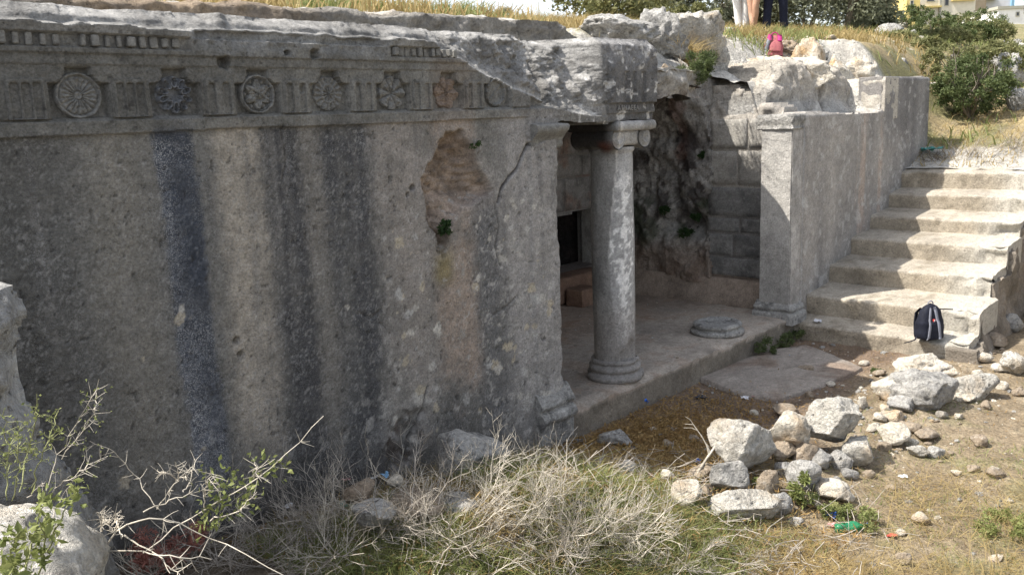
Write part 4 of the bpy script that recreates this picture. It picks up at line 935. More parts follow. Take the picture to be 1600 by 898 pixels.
def court_raw(x, y):
    x = np.asarray(x, float); y = np.asarray(y, float)
    z = 0.10 + np.interp(x, [1.0, 1.8, 2.6, 3.3, 4.0, 4.9, 5.6], [.50, .44, .34, .28, .18, .06, .0]) * ss(-2.6, -1.0, y)
    z = z + 0.16 * np.exp(-((x - 5.8) / 1.3) ** 2 - ((y + 1.7) / .45) ** 2) + 0.10 * np.exp(-((x - 8.2) / .9) ** 2 - ((y + 1.9) / .35) ** 2) + 0.36 * np.exp(-((x - 3.6) / 1.0) ** 2 - ((y + 1.15) / .6) ** 2)
    dc = np.hypot(x - CAMP[0], y - CAMP[1]); z = np.maximum(z, lerp(z, 1.2, ss(2.3, 1.0, dc)))
    lb = ss(0.95, -.4, x); z = lerp(z, 1.5, lb); z = lerp(z, 1.2, ss(-5.5, -8, y) * .9)
    rt = ss(11.3, 13.25, x) * ss(-1.80, -2.5, y); rt = np.maximum(rt, ss(12.85, 13.2, x) * ss(-1.55, -1.75, y)); z = lerp(z, np.maximum(z, 1.92), rt)
    return z
def court(x, y):
    x = np.asarray(x, float); y = np.asarray(y, float)
    return court_raw(x, y) + 0.025 * fbm(x * 2, y * 2, 0, 4, 431) + 0.012 * fbm(x * 9, y * 9, 0, 3, 433)
def ground(x, y):
    x, y = float(x), float(y)
    return float(court(x, y)) if (x < 13.3 and y < 0.0) else float(hill(x, y))
def hit(px, py, lo=1.5, hi=150.0):
    d = ray(px, py); t = lo; prev = t
    while t < hi:
        p = CAMP + d * t
        if p[2] <= ground(p[0], p[1]):
            a, b = prev, t
            for _ in range(18):
                m = (a + b) / 2; q = CAMP + d * m
                if q[2] <= ground(q[0], q[1]): b = m
                else: a = m
            return CAMP + d * b
        prev = t; t *= 1.012
    return CAMP + d * hi
def build_court():
    xs = np.concatenate([np.arange(-30, -1, 1.5), np.arange(-1, 11.0, 0.045), np.arange(11, 13.4, .15)]); ys = np.concatenate([np.arange(-40, -6, 1.5), np.arange(-6, -3.9, .15), np.arange(-3.9, 0.15, 0.045)])
    X, Y = np.meshgrid(xs, ys, indexing='ij'); Z = court(X, Y)
    mb = MB(); mb.add(np.stack([X, Y, Z], -1).reshape(-1, 3), grid_faces(len(xs), len(ys)))
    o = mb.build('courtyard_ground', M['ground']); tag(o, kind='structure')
    n = fbm(X * 1.6, Y * 1.6, 0, 5, 441); n2 = fbm(X * 6, Y * 6, 0, 5, 443, .6)
    c = np.empty(X.shape + (3,)); c[:] = (0.265, 0.21, 0.14); c *= (1 + .25 * n + .35 * n2)[..., None]
    pale = ss(.1, .4, n2 + .3 * np.exp(-((X - 7.3) / 1.1) ** 2 - ((Y + 2.1) / .5) ** 2)); c = lerp(c, np.array((0.37, 0.31, 0.225)), (pale * .5)[..., None])
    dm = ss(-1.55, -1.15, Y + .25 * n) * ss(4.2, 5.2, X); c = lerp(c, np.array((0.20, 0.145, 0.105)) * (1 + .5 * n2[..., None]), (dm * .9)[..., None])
    hp = ss(.75, .2, np.hypot((X - 6.1) / .8, (Y + 1.75) / .42) + .25 * n2); c = lerp(c, np.array((0.14, 0.105, 0.075)), (hp * .75)[..., None])  # shade of the hollows in the rubble heap, painted into the soil colour
    lt = ss(.62, .0, np.hypot((X - 5.75) / 1.35, (Y + .55) / .85) - .3 + .2 * n2); c = lerp(c, np.array((0.29, 0.19, 0.08)) * (1 + .6 * n2[..., None]), (lt * .8)[..., None])
    gr = ss(.15, .35, fbm(X * 2.2, Y * 2.2, 3, 4, 445)) * ss(-2.0, -2.6, Y); c = lerp(c, np.array((0.22, 0.21, 0.10)), (gr * .5)[..., None])
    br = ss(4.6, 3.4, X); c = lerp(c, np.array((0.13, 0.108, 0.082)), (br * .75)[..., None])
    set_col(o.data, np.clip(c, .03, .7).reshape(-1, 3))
build_court()
def build_hill():
    xs = np.concatenate([np.arange(-80, -3, 7), np.arange(-3, 1, .25), np.arange(1, 14.5, 0.05), np.arange(14.5, 24, .12), np.arange(24, 60, .7), np.arange(60, 240, 8)])
    ys = np.concatenate([np.arange(-80, -4, 6), np.arange(-4, 0.0, .15), np.arange(0.06, 3.6, 0.045), np.arange(3.6, 12, .2), np.arange(12, 40, .9), np.arange(40, 200, 8)])
    X, Y = np.meshgrid(xs, ys, indexing='ij'); Z = hill(X, Y)
    xc = (xs[:-1] + xs[1:]) / 2; yc = (ys[:-1] + ys[1:]) / 2; XC, YC = np.meshgrid(xc, yc, indexing='ij')
    fd = np.where((XC > -1.4) & (XC < 6.76), fac_depth(np.clip(XC, -1.4, 6.7), np.full(XC.shape, 3.40)), 0.0)
    m = ~((YC < 0.03) & (XC < 13.15)) & ~((YC < fd + .01) & (XC < 6.76) & (YC < .8)) & ~((XC > 6.76) & (XC < 9.92) & (YC < roof_edge(XC))) & ~((XC > 9.4) & (XC < 9.92) & (YC < .33))
    m &= ~((YC < 0.30) & (XC > 12.26) & (XC < 13.95) & (YC > 0.0) & (XC > 13.95))
    mb = MB(); v, f, idx = compact(np.stack([X, Y, Z], -1).reshape(-1, 3), grid_faces(len(xs), len(ys), m)); mb.add(v, f)
    o = mb.build('hillside', M['rocktop']); tag(o, kind='structure')
    x, y = v[:, 0], v[:, 1]; n = fbm(x * 1.6, y * 1.6, 0, 5, 451); n2 = fbm(x * 6, y * 6, 0, 5, 453, .6)
    c = np.empty((len(v), 3)); c[:] = (0.46, 0.44, 0.40); c *= (1 + .3 * n + .35 * n2)[:, None]
    tan = ss(.9, 1.0, y) * ss(1.25, 1.15, y) * ss(7, 6, x); c = lerp(c, np.array((0.33, 0.28, 0.22)) * (1 + .4 * n2[:, None]), (tan * .6)[:, None])
    soil = np.maximum(ss(2.2, 3.0, y + .8 * n), ss(13.9, 14.3, x)); soil = np.maximum(soil, ss(1.5, 1.9, y + .3 * n) * ss(.1, .3, n2 + .1))
    s = np.empty((len(v), 3)); s[:] = (0.33, 0.265, 0.15); g = ss(-.1, .25, n + .25 * ss(17, 22, x)); s = lerp(s, np.array((0.17, 0.17, 0.075)), (g * .8)[:, None]); s *= (1 + .3 * n2)[:, None]
    c = lerp(c, s, soil[:, None]); set_col(o.data, np.clip(c, .03, .7))
build_hill()
def build_outcrop():
    us = np.arange(9.93, 12.275, .02); vs = np.arange(2.60, 3.52, .02)
    tp = lambda x: np.interp(x, [9.93, 10.15, 10.4, 10.8, 11.15, 11.30, 11.40, 11.52, 11.62, 12.0, 12.28], [2.98, 3.16, 3.32, 3.40, 3.43, 3.34, 2.98, 2.99, 3.27, 3.33, 3.36]) + .035 * fbm(x * 5, x * 0, 0, 4, 483)
    def dep(x, z):
        return .07 * fbm(x * 2.6, z * 2.6, 0, 4, 485) + .06 * ridge(x * 3.4, z * 3, 0, 4, 486) + .015 * fbm(x * 14, z * 14, 0, 3, 487) + .45 * np.maximum(z - 3.05, 0) + .12 * ss(-.08, 0, z - tp(x)) - .10 * ss(2.9, 2.65, z) + .2 * ss(.12, 0, np.abs(x - 11.46))
    o = relief('rock_outcrop', us, vs, dep, (0, .50, 0), (1, 0, 0), (0, 1, 0), 1.2, M['rocktop'], lambda x, z: z < tp(x), lambda x, z, d: np.clip(lerp(np.array((.46, .42, .36)), np.array((.40, .39, .37)), ss(3.2, 2.8, z)[..., None]) * (1 + .5 * fbm(x * 5, z * 5, 0, 5, 488))[..., None], .04, .7))
    tag(o, 'pale rock outcrop rising behind the low part of the side wall', 'rock outcrop')
build_outcrop()
def build_ledge():
    us = np.concatenate([np.arange(-1.2, 1.2, .06), np.arange(1.2, 7.05, 0.022)]); vs = np.arange(3.26, 3.70, 0.018)
    yl = lambda x: 1.07 + 0.10 * fbm(x * 1.3, x * 0 + 1.4, 0, 4, 411) + .05 * ridge(x * 2.2, x * 0, 0, 4, 475)
    tz = lambda x: hill_raw(x, np.full(np.shape(x), 1.22)) + .03 + .05 * fbm(x * 2.4, x * 0, 0, 4, 477)
    o = relief('rock_ledge', us, vs, lambda x, z: yl(x) + .06 * fbm(x * 5, z * 7, 0, 4, 479) + .04 * ridge(x * 8, z * 8, 0, 3, 480) + .10 * ss(-.035, .0, z - tz(x)) - .03, (0, 0, 0), (1, 0, 0), (0, 1, 0), 1.75, M['rocktop'], lambda x, z: z < tz(x),
        lambda x, z, d: np.clip(lerp(np.array((0.25, 0.235, 0.21)), np.array((0.30, 0.235, 0.17)), ss(1.6, 2.4, x)[..., None] * ss(4.2, 3.2, x)[..., None]) * (1 + .5 * fbm(x * 5, z * 6, 0, 5, 481))[..., None], .02, .7))
    tag(o, 'long low rock step running behind the top edge of the carved tomb wall', 'rock ledge')
build_ledge()
def build_roof():
    # underside of the rock roof and its broken rim
    xs = np.arange(5.2, 9.96, 0.05); ys = np.arange(0.30, 3.10, 0.05); X, Y = np.meshgrid(xs, ys, indexing='ij')
    Z = 2.78 + 0.05 * fbm(X * 2, Y * 2, 0, 4, 461) + (0.30 + .05 * fbm(X * 4, Y * 4, 1, 3, 462)) * ss(6.7, 6.95, X) * ss(.95, 0, Y - roof_edge(X))
    xc = (xs[:-1] + xs[1:]) / 2; yc = (ys[:-1] + ys[1:]) / 2; XC, YC = np.meshgrid(xc, yc, indexing='ij')
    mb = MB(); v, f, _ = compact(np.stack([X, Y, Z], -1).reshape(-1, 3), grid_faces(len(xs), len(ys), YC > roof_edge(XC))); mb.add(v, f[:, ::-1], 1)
    u = np.arange(6.79, 9.98, 0.03); t = np.linspace(0, 1, 14)
    V = np.empty((len(u), len(t), 3))
    for k, q in enumerate(t):
        e = roof_edge(u) + 0.03; zt = hill(u, e + .05) + .01; zb = 2.75 + 0.22 * ss(6.72, 6.95, u) + .07 * fbm(u * 3, u * 0, 0, 3, 464)
        z = lerp(zb, zt, q); bul = 0.10 * fbm(u * 2.5, z * 3, 0, 4, 463) + 0.08 * ridge(u * 4, z * 4, 0, 3, 465)
        V[:, k] = np.stack([u + .05 * fbm(u * 6, z * 6, 1, 3, 466), e - bul * np.sin(np.pi * min(q * 1.05, 1)) - .02, z], -1)
    mb.add(V.reshape(-1, 3), grid_faces(len(u), len(t)), 0)
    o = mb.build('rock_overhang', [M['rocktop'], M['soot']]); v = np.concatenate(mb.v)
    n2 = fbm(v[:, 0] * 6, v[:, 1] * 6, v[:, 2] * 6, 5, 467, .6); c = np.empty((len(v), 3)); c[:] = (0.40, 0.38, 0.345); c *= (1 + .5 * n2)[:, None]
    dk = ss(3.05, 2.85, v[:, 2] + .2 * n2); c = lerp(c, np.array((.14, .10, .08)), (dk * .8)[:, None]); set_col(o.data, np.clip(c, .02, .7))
    tag(o, 'broken rock roof over the porch with a ragged rim right of the column', 'rock roof')
build_roof()
# slab sunk in the courtyard floor
def build_slab():
    pl = np.array([(7.52, 0.02), (7.30, -.50), (7.33, -.94), (8.05, -1.10), (8.76, -1.17), (9.05, -.75), (9.30, -.32), (8.9, -.10), (8.2, 0.0)]); c = pl.mean(0)
    mb = MB(); n = 60; per = np.concatenate([np.linspace(pl[i], pl[(i + 1) % len(pl)], 10, endpoint=False) for i in range(len(pl))]); m_ = len(per)
    per = per + 0.012 * np.stack([fbm(per[:, 0] * 8, per[:, 1] * 8, 0, 3, 471), fbm(per[:, 0] * 8, per[:, 1] * 8, 5, 3, 471)], -1)
    V = []
    for s, z in [(1.02, .02), (1.0, .115), (.985, .128)] + [(q, .130) for q in (.85, .7, .55, .4, .25, .1, .01)]:
        p = c + (per - c) * s; V.append(np.stack([p[:, 0], p[:, 1], z + .012 + 0.006 * fbm(p[:, 0] * 6, p[:, 1] * 6, 0, 4, 473)], -1))
    V = np.array(V); i, j = np.meshgrid(np.arange(len(V) - 1), np.arange(m_), indexing='ij'); k = (j + 1) % m_
    mb.add(V.reshape(-1, 3), np.stack([i * m_ + j, i * m_ + k, (i + 1) * m_ + k, (i + 1) * m_ + j], -1).reshape(-1, 4)[:, ::-1])
    o = mb.build('paving_slab', M['floor']); v = mb.v[0]; n = fbm(v[:, 0] * 3, v[:, 1] * 3, 0, 5, 475); c = np.empty((len(v), 3)); c[:] = (0.30, 0.265, 0.23)
    d = ss(-.05, .3, n); c = lerp(c, np.array((.20, .15, .115)), (d * .8)[:, None]); set_col(o.data, np.clip(c * (1 + .3 * fbm(v[:, 0] * 9, v[:, 1] * 9, 0, 4, 476))[:, None], .03, .6))
    tag(o, 'large flat stone slab set in the brown earth in front of the porch', 'stone slab')
build_slab()

# ------------------------------------------------------------------ loose rocks
FH = np.array((math.cos(YAW), math.sin(YAW), 0)); RZ = math.atan2(RT[1], RT[0])
def rockpx(name, cx, yb, w, h, mat, seed, label, cat='rock', group=None, dz=0.0, dr=0.85, rz=0.0, sub=4, cuts=9, rough=0.12, tilt=(0, 0), sink=0.12, base=None):
    p = hit(cx, yb)
    if dz:
        q = at(cx, yb, 2, p[2] + dz); p = q
    if base is not None: p = at(cx, yb, base[0], base[1])
    s = 1.0 / ppm(p); Wd = w * s; D = Wd * dr; Hh = max((h * s - 0.22 * D) / 0.90, Wd * .36) * 1.12 / (1 - sink)
    loc = p + FH * D * 0.42
    return rock(name, loc, (Wd * 1.06, D, Hh), seed, M[mat], label, cat, group, RZ + rz, sub, cuts, rough, sink, None, tilt)
G1 = 'rubble heap in the middle of the courtyard'; G2 = 'rubble heap below the stairs'
R_ = [
 ('boulder', 1165, 742, 102, 86, 'rockwhite', 11, 'big white boulder with a rough pitted underside at the left of the middle heap', G1, .05),
 ('boulder', 1306, 700, 96, 76, 'rockwhite', 12, 'big pale boulder with grey hollow right side on top of the middle heap', G1, .10),
 ('rock', 1240, 705, 64, 58, 'rockcream', 13, 'cream rock with orange patches wedged between the two big pale boulders', G1, .08),
 ('rock', 1345, 731, 54, 44, 'rockwhite', 14, 'rounded white rock at the right foot of the middle heap', G1, .02),
 ('rock', 1146, 775, 60, 52, 'rockgrey', 15, 'triangular grey rock below the big white boulder', G1, 0),
 ('rock', 1166, 822, 112, 50, 'rockwhite', 16, 'low broad rock with yellow lichen at the lower front of the heap', G1, 0),
 ('rock', 1078, 800, 60, 42, 'rockcream', 17, 'pale blunt rock at the left end of the middle heap beside dry brush', G1, 0),
 ('rock', 1102, 755, 46, 30, 'rockbrown', 18, 'flat squared brown stone left of the triangular rock', G1, 0),
 ('rock', 1100, 777, 40, 22, 'rockbrown', 19, 'small square brown stone under the flat brown stone', G1, 0),
 ('rock', 1200, 775, 46, 40, 'rockbrown', 20, 'mossy brown stone under the right side of the big white boulder', G1, 0),
 ('rock', 1309, 790, 62, 40, 'rockcream', 21, 'smooth cream rock lying at the right front of the middle heap', G1, 0),
 ('rock', 1262, 770, 52, 48, 'rockgrey', 22, 'mottled black and white rock beside the green weed', G1, .02),
 ('rock', 1228, 722, 42, 34, 'rockbrown', 23, 'dull brown stone in the gap under the cream rock', G1, 0),
 ('rock', 1264, 728, 44, 36, 'rockbrown', 24, 'brown stone with a mossy corner in the shadow of the big pale boulder', G1, 0),
 ('rock', 1228, 746, 32, 24, 'rockgrey', 25, 'small blue-grey stone in the middle of the heap', G1, 0),
 ('rock', 1247, 745, 20, 18, 'rockcream', 26, 'small pinkish round stone in the middle of the heap', G1, 0),
 ('rock', 1288, 738, 42, 34, 'rockgrey', 27, 'dark grey stone in the hollow under the big pale boulder', G1, 0),
 ('rock', 1318, 736, 36, 30, 'rockgrey', 28, 'dark stone left of the rounded white rock', G1, 0),
 ('rock', 1332, 752, 28, 20, 'rockgrey', 29, 'grey stone in front of the rounded white rock', G1, 0),
 ('rock', 1222, 805, 40, 34, 'rockgrey', 30, 'dark pitted rock at the front right of the lichen-covered rock', G1, 0),
 ('rock', 1232, 652, 40, 22, 'rockbrown', 31, 'flat beige stone behind the cream and orange rock', G1, 0),
 ('boulder', 1456, 596, 92, 46, 'rockcream', 41, 'long pale cream boulder just below the lowest step', G2, .03),
 ('boulder', 1452, 644, 98, 66, 'rockgrey', 42, 'large grey boulder with a flat face in front of the pale one', G2, 0),
 ('rock', 1396, 628, 52, 42, 'rockcream', 43, 'cream rock with orange underside left of the grey boulder', G2, 0),
 ('rock', 1534, 627, 78, 46, 'rockwhite', 44, 'mottled white rock right of the grey boulder', G2, 0),
 ('rock', 1592, 588, 44, 36, 'rockwhite', 45, 'white rock at the right edge near the stair flank', G2, 0),
 ('rock', 1414, 645, 40, 26, 'rockgrey', 46, 'small grey rock at the left foot of the large grey boulder', G2, 0),
 ('rock', 1510, 630, 38, 20, 'rockcream', 47, 'flat cream stone in front of the mottled white rock', G2, 0),
 ('rock', 1350, 640, 20, 18, 'rockwhite', 48, 'small bright stone at the edge of the facade shadow', G2, 0),
 ('rock', 1403, 698, 46, 34, 'rockcream', 49, 'slanting cream slab at the right of the middle heap', G2, .02),
 ('rock', 1398, 662, 40, 18, 'rockcream', 50, 'thin cream flake between the two heaps', G2, 0),
 ('rock', 1430, 678, 34, 20, 'rockbrown', 51, 'brown broken stone between the two heaps', G2, 0),
 ('rock', 1452, 690, 44, 18, 'rockbrown', 52, 'low brown slab right of the slanting cream slab', G2, 0),
 ('rock', 1440, 716, 34, 22, 'rockwhite', 53, 'white stone in front of the low brown slab', G2, 0),
 ('rock', 1466, 716, 30, 20, 'rockgrey', 54, 'grey stone right of the white stone in front of the brown slab', G2, 0),
 ('rock', 1378, 660, 26, 16, 'rockcream', 55, 'small flat cream stone near the shadow edge', G2, 0),
 ('stone', 1533, 700, 25, 20, 'rockbrown', 56, 'single round brown stone alone on the sunlit earth', None, 0),
 ('stone', 1525, 739, 20, 12, 'rockbrown', 57, 'small brown stone on bare earth below the round one', None, 0),
 ('stone', 1560, 748, 28, 16, 'rockbrown', 58, 'low brown stone at the right edge of the bare earth', None, 0),
 ('stone', 1497, 744, 16, 10, 'rockcream', 59, 'small cream stone left of the two low brown stones', None, 0),
 ('stone', 1443, 821, 27, 20, 'rockcream', 60, 'pale wedge-shaped stone in the dry straw', None, 0),
 ('stone', 1416, 886, 22, 22, 'rockbrown', 61, 'brown stone at the bottom edge among the dry grass', None, 0),
 ('stone', 1410, 838, 16, 10, 'rockcream', 62, 'small cream chip beside the orange-red scrap', None, 0),
 ('rock', 1560, 545, 40, 26, 'rockbrown', 63, 'brown rock leaning on the foot of the stair flank', G2, 0),
 ('rock', 1585, 520, 36, 30, 'rockgrey', 64, 'grey rock in the shade of the stair flank', G2, 0),
 ('rock', 1540, 568, 30, 18, 'rockcream', 65, 'small cream rock by the lowest corner of the stairs', G2, 0),
 ('rock', 1566, 583, 26, 16, 'rockcream', 66, 'small cream rock left of the white rock at the right edge', G2, 0),
 ('rock', 1290, 655, 18, 10, 'rockbrown', 67, 'brown chip behind the big pale boulder', G1, 0),
 ('rock', 962, 698, 54, 26, 'rockgrey', 68, 'low blue-grey rock on the rusty litter in the shade', None, 0),
 ('rock', 984, 745, 26, 24, 'rockwhite', 69, 'upright pale chip at the lower edge of the litter', None, 0),
 ('rock', 1045, 758, 22, 24, 'rockcream', 70, 'small pale stone left of the brown squared stones', G1, 0),
 ('stone', 1262, 582, 24, 12, 'rockbrown', 71, 'small stone at the weedy edge of the porch step', None, 0),
 ('stone', 1352, 572, 18, 8, 'rockcream', 72, 'small cream stone on the earth below the lowest step', None, 0),
 ('stone', 1378, 588, 22, 10, 'rockbrown', 73, 'low brown stone left of the long pale boulder', None, 0),
]
for (nm, cx, yb, w, h, mt, sd, lb, gp, dz) in R_:
    rockpx(nm, cx, yb, w, h, mt, sd * 7 + 1, lb, 'boulder' if nm == 'boulder' else nm, gp, dz, rz=(sd * 37 % 7 - 3) * .22, dr=.75 + (sd % 4) * .08, sub=5 if w > 80 else (4 if w > 30 else 3), sink=.10, rough=.17, cuts=12)
rng_ = np.random.default_rng(77)
XR = [(1385, 645, 18, 'rockcream', 'tiny cream stone left of the small grey rock'), (1366, 676, 22, 'rockcream', 'flat cream chip right behind the big pale boulder'), (1415, 672, 20, 'rockbrown', 'small brown chip left of the brown broken stone'), (1426, 700, 24, 'rockcream', 'cream chip between the slanting slab and the white stone'), (1384, 706, 22, 'rockbrown', 'brown chip at the left foot of the slanting slab'), (1360, 748, 20, 'rockbrown', 'small brown stone right of the grey stone in front of the rounded rock'), (1310, 756, 18, 'rockgrey', 'little grey stone above the smooth cream rock'), (1275, 795, 24, 'rockcream', 'cream stone behind the upright weed'), (1245, 825, 26, 'rockgrey', 'half buried grey stone below the pitted rock'), (1125, 792, 26, 'rockgrey', 'grey stone between the triangular rock and the broad rock'), (1060, 780, 22, 'rockbrown', 'brown stone at the left end of the heap'), (1140, 690, 24, 'rockbrown', 'pinkish brown stone at the left shoulder of the big white boulder'), (1210, 690, 26, 'rockcream', 'pale stone between the big white boulder and the cream orange rock'), (1475, 655, 20, 'rockwhite', 'white chip at the right foot of the large grey boulder'), (1545, 640, 20, 'rockbrown', 'brown chip in front of the mottled white rock'), (1500, 655, 14, 'rockcream', 'tiny cream chip on the earth right of the grey boulder'), (1572, 610, 22, 'rockcream', 'cream stone between the mottled white rock and the right edge'), (1596, 620, 20, 'rockbrown', 'brown stone at the right edge of the earth'), (1530, 590, 18, 'rockcream', 'small cream stone behind the mottled white rock'), (1552, 598, 14, 'rockgrey', 'tiny grey stone behind the mottled white rock'), (1180, 650, 14, 'rockcream', 'tiny pale stone on the shaded brown earth'), (1085, 690, 16, 'rockbrown', 'tiny brown stone on the litter'), (1045, 700, 18, 'rockbrown', 'brown pebble among the litter'), (1300, 605, 14, 'rockcream', 'tiny cream stone beside the slab edge'), (1268, 622, 16, 'rockbrown', 'small brown stone below the slab corner')]
for k_, (cx, yb, w, mt, lb) in enumerate(XR): rockpx('stone', cx, yb, w, w * .7, mt, 1300 + k_, lb, 'stone', None, 0, rz=rng_.uniform(-1, 1), sub=3, cuts=11, rough=.15, sink=.2)
# rocks by the facade foot and in the debris
def rockat(name, cx, cy, r, wpx, hpx, mat, seed, label, dr=.8, cat='rock', group=None, rz=0, **kw):
    """stands with its visible middle on the sight line at range r"""
    c = CAMP + ray(cx, cy) * r; s = r / FPX; D = wpx * s * dr; H = hpx * s
    return rock(name, c - np.array((0, 0, H / 2)), (wpx * s, D, H), seed, M[mat], label, cat, group, RZ + rz, kw.pop('sub', 4), kw.pop('cuts', 9), kw.pop('rough', .12), 0.0, None, kw.pop('tilt', (0, 0)))
rockat('boulder', 740, 712, 5.75, 116, 92, 'rockgrey', 501, 'grey angular rock leaning against the facade foot behind the dry brush', .7, 'boulder')
rockat('rock', 655, 788, 4.85, 100, 34, 'rockbrown', 502, 'broad rusty brown slab lying in the brush under the facade', .9, rz=.2)
rockat('rock', 585, 800, 4.65, 70, 40, 'rockgrey', 503, 'grey broken rock at the left end of the rusty slab', .9)
rockat('rock', 716, 790, 4.9, 70, 36, 'rockgrey', 504, 'grey wedge rock at the right end of the rusty slab', .9)
rockat('stone', 617, 751, 5.05, 26, 19, 'rockcream', 505, 'small pale stone among the rubbish at the facade foot', .9, 'stone')
rockat('rock', 560, 770, 4.8, 52, 36, 'rockbrown', 506, 'dull brown stone beside the pink scrap at the facade foot', .9)
# left foreground rock bank
S_ = np.array([at(px, py, 1, -1.25) for px, py in [(-40, 425), (0, 450), (24, 478), (33, 500), (20, 545), (22, 600), (40, 655), (68, 705), (112, 770), (158, 835), (180, 880), (190, 960)]])
def build_bank():
    sx = S_[::-1, 0]; sz = S_[::-1, 2]; us = np.arange(-.6, 1.45, .014); vs = np.arange(.25, 2.42, .014)
    edge = lambda z: np.interp(z, sz, sx) + .055 + .012 * fbm(z * 12, z * 0, 0, 4, 491)
    def dep(x, z):
        e = edge(z) - x; return -.05 + .08 * fbm(x * 3, z * 3, 0, 5, 493, .6) + .07 * ridge(x * 4 + z * 2, z * 5, 0, 4, 494) + .02 * fbm(x * 16, z * 16, 0, 3, 495) + .16 * ss(.16, 0, e) ** 2
    def cl(x, z, d):
        n = fbm(x * 4, z * 4, 0, 5, 496, .65); c = np.empty(x.shape + (3,)); c[:] = (.40, .395, .38); c *= (1 + .6 * n)[..., None] * lerp(.6, 1.0, ss(1.5, 2.0, z))[..., None]; m = ss(.12, .35, fbm(x * 9, z * 9, 0, 5, 497, .7)); c = lerp(c, np.array((.09, .09, .088)), (m * .7)[..., None]); return np.clip(c, .03, .6)
    o = relief('rock_bank', us, vs, dep, (0, -1.25, 0), (1, 0, 0), (0, 1, 0), .7, M['eroded'], lambda x, z: (x < edge(z)) & (z < 2.30 + .05 * fbm(x * 4, x * 0, 0, 3, 498)), cl)
    tag(o, 'dark rough rock face slanting down the left edge of the view', 'rock')
build_bank()
rockat('rock_bank', -48, 935, 2.42, 310, 300, 'rockwhite', 512, 'sunlit white rock ledge in the lower left corner', 1.2, 'rock', cuts=5, rough=.2, sub=5, tilt=(0, .42), rz=.2)
# rocks on top
T_ = [
 (1082, 62, 10.9, 104, 72, 'rockwhite', 521, 'big white rounded boulder on the broken roof left of the green tuft'),
 (1035, 58, 10.0, 80, 72, 'rockgrey', 522, 'grey boulder behind the carved block over the column'),
 (968, 48, 9.5, 130, 42, 'rockgrey', 523, 'long grey rock on the top edge above the carved block'),
 (1112, 88, 11.2, 52, 56, 'rockwhite', 524, 'white weathered rock beside the green tuft'),
 (1042, 125, 9.3, 36, 40, 'rockbrown', 525, 'small orange-brown rock hanging over the dark hollow'),
 (1160, 112, 11.6, 26, 34, 'rockgrey', 526, 'small upright grey rock in the dry grass'),
 (1215, 128, 11.9, 150, 66, 'rockcream', 527, 'wide sunlit cream rock ledge right of the green tuft'),
 (1262, 118, 12.3, 62, 92, 'rockcream', 528, 'squarish cream outcrop at the right end of the sunlit ledge'),
 (1130, 132, 11.7, 76, 44, 'rockwhite', 530529, 'broad pale lump between the green tuft and the sunlit ledge'),
 (1160, 150, 11.7, 70, 36, 'rockwhite', 529, 'grey-white weathered lump above the drafted panels'),
 (1233, 80, 13.0, 62, 26, 'rockbrown', 530, 'pale rock with brown shaded side next to the pink backpack'),
 (1278, 90, 13.3, 34, 22, 'rockgrey', 531, 'small dark rock right of the pale brown rock'),
 (1310, 130, 13.0, 52, 74, 'rockcream', 532, 'narrow cream block behind the stepped side wall'),
 (1345, 112, 13.6, 52, 36, 'rockcream', 533, 'flat-topped pale block right of the narrow cream block'),
 (1568, 118, 17.5, 56, 58, 'rockgrey', 541, 'big grey weathered boulder on the slope beyond the bush'),
 (1592, 160, 16.0, 40, 40, 'rockgrey', 542, 'pale boulder under the big weathered one at the right edge'),
 (1540, 118, 17.8, 36, 20, 'rockgrey', 543, 'flat grey rock left of the big weathered boulder'),
 (1457, 139, 14.3, 18, 16, 'rockwhite', 544, 'small white stone at the far end of the side wall'),
 (1520, 98, 21.0, 16, 10, 'rockcream', 545, 'small cream stone high on the scrubby slope'),
 (1412, 98, 17.0, 14, 12, 'rockgrey', 546, 'small grey stone in the dry grass above the side wall'),
 (1490, 92, 22.0, 14, 12, 'rockgrey', 547, 'small grey stone in the scrub'),
 (1280, 56, 23.0, 26, 10, 'rockwhite', 548, 'flat white stone under the olive tree'),
 (1297, 60, 22.0, 22, 8, 'rockwhite', 549, 'low white stone near the olive trunk'),
 (1131, 50, 21.0, 44, 12, 'rockgrey', 550, 'low pale rock in front of the small tree'),
 (1409, 40, 27.0, 15, 9, 'rockwhite', 551, 'bright white stone on the dark wall heap'),
 (1440, 62, 25.0, 22, 10, 'rockwhite', 552, 'white stone lying right of the dark wall heap'),
 (1425, 52, 26.0, 14, 9, 'rockgrey', 553, 'grey stone in the dark wall heap'),
 (1388, 48, 26.5, 40, 18, 'rockgrey', 554, 'dark heap of stones in front of the pink house'),
 (785, 17, 11.5, 28, 12, 'rockgrey', 555, 'low grey rock in the grass above the facade'),
 (1190, 63, 15.2, 40, 12, 'rockcream', 556, 'flat pale stone under the feet of the standing people'),
]
for (cx, cy, r, w, h, mt, sd, lb) in T_:
    if r >= 13.9:
        g = hit(cx, cy + h * .5, 10.0); r = float((g - CAMP) @ FW) + .02 * r
    rockat('boulder' if w >= 60 else 'rock', cx, cy, r, w, h * 1.25, mt, sd, lb, .9, 'boulder' if w >= 60 else 'rock', sub=5 if w > 55 else 4 if w > 25 else 3, rough=.30, cuts=8)
q_ = at(1136, 121, 1, 1.62); rockat('rock', 1136, 119, depth_of(q_), 70, 46, 'rockgrey', 559, 'grey lump closing the gap between the green tuft and the outcrop', .9, 'rock', rough=.3, cuts=8)
q_ = at(1170, 100, 1, 1.75); rockat('rock', 1172, 100, depth_of(q_), 46, 34, 'rockwhite', 560, 'white lump at the left shoulder of the outcrop', .9, 'rock', rough=.3, cuts=8)
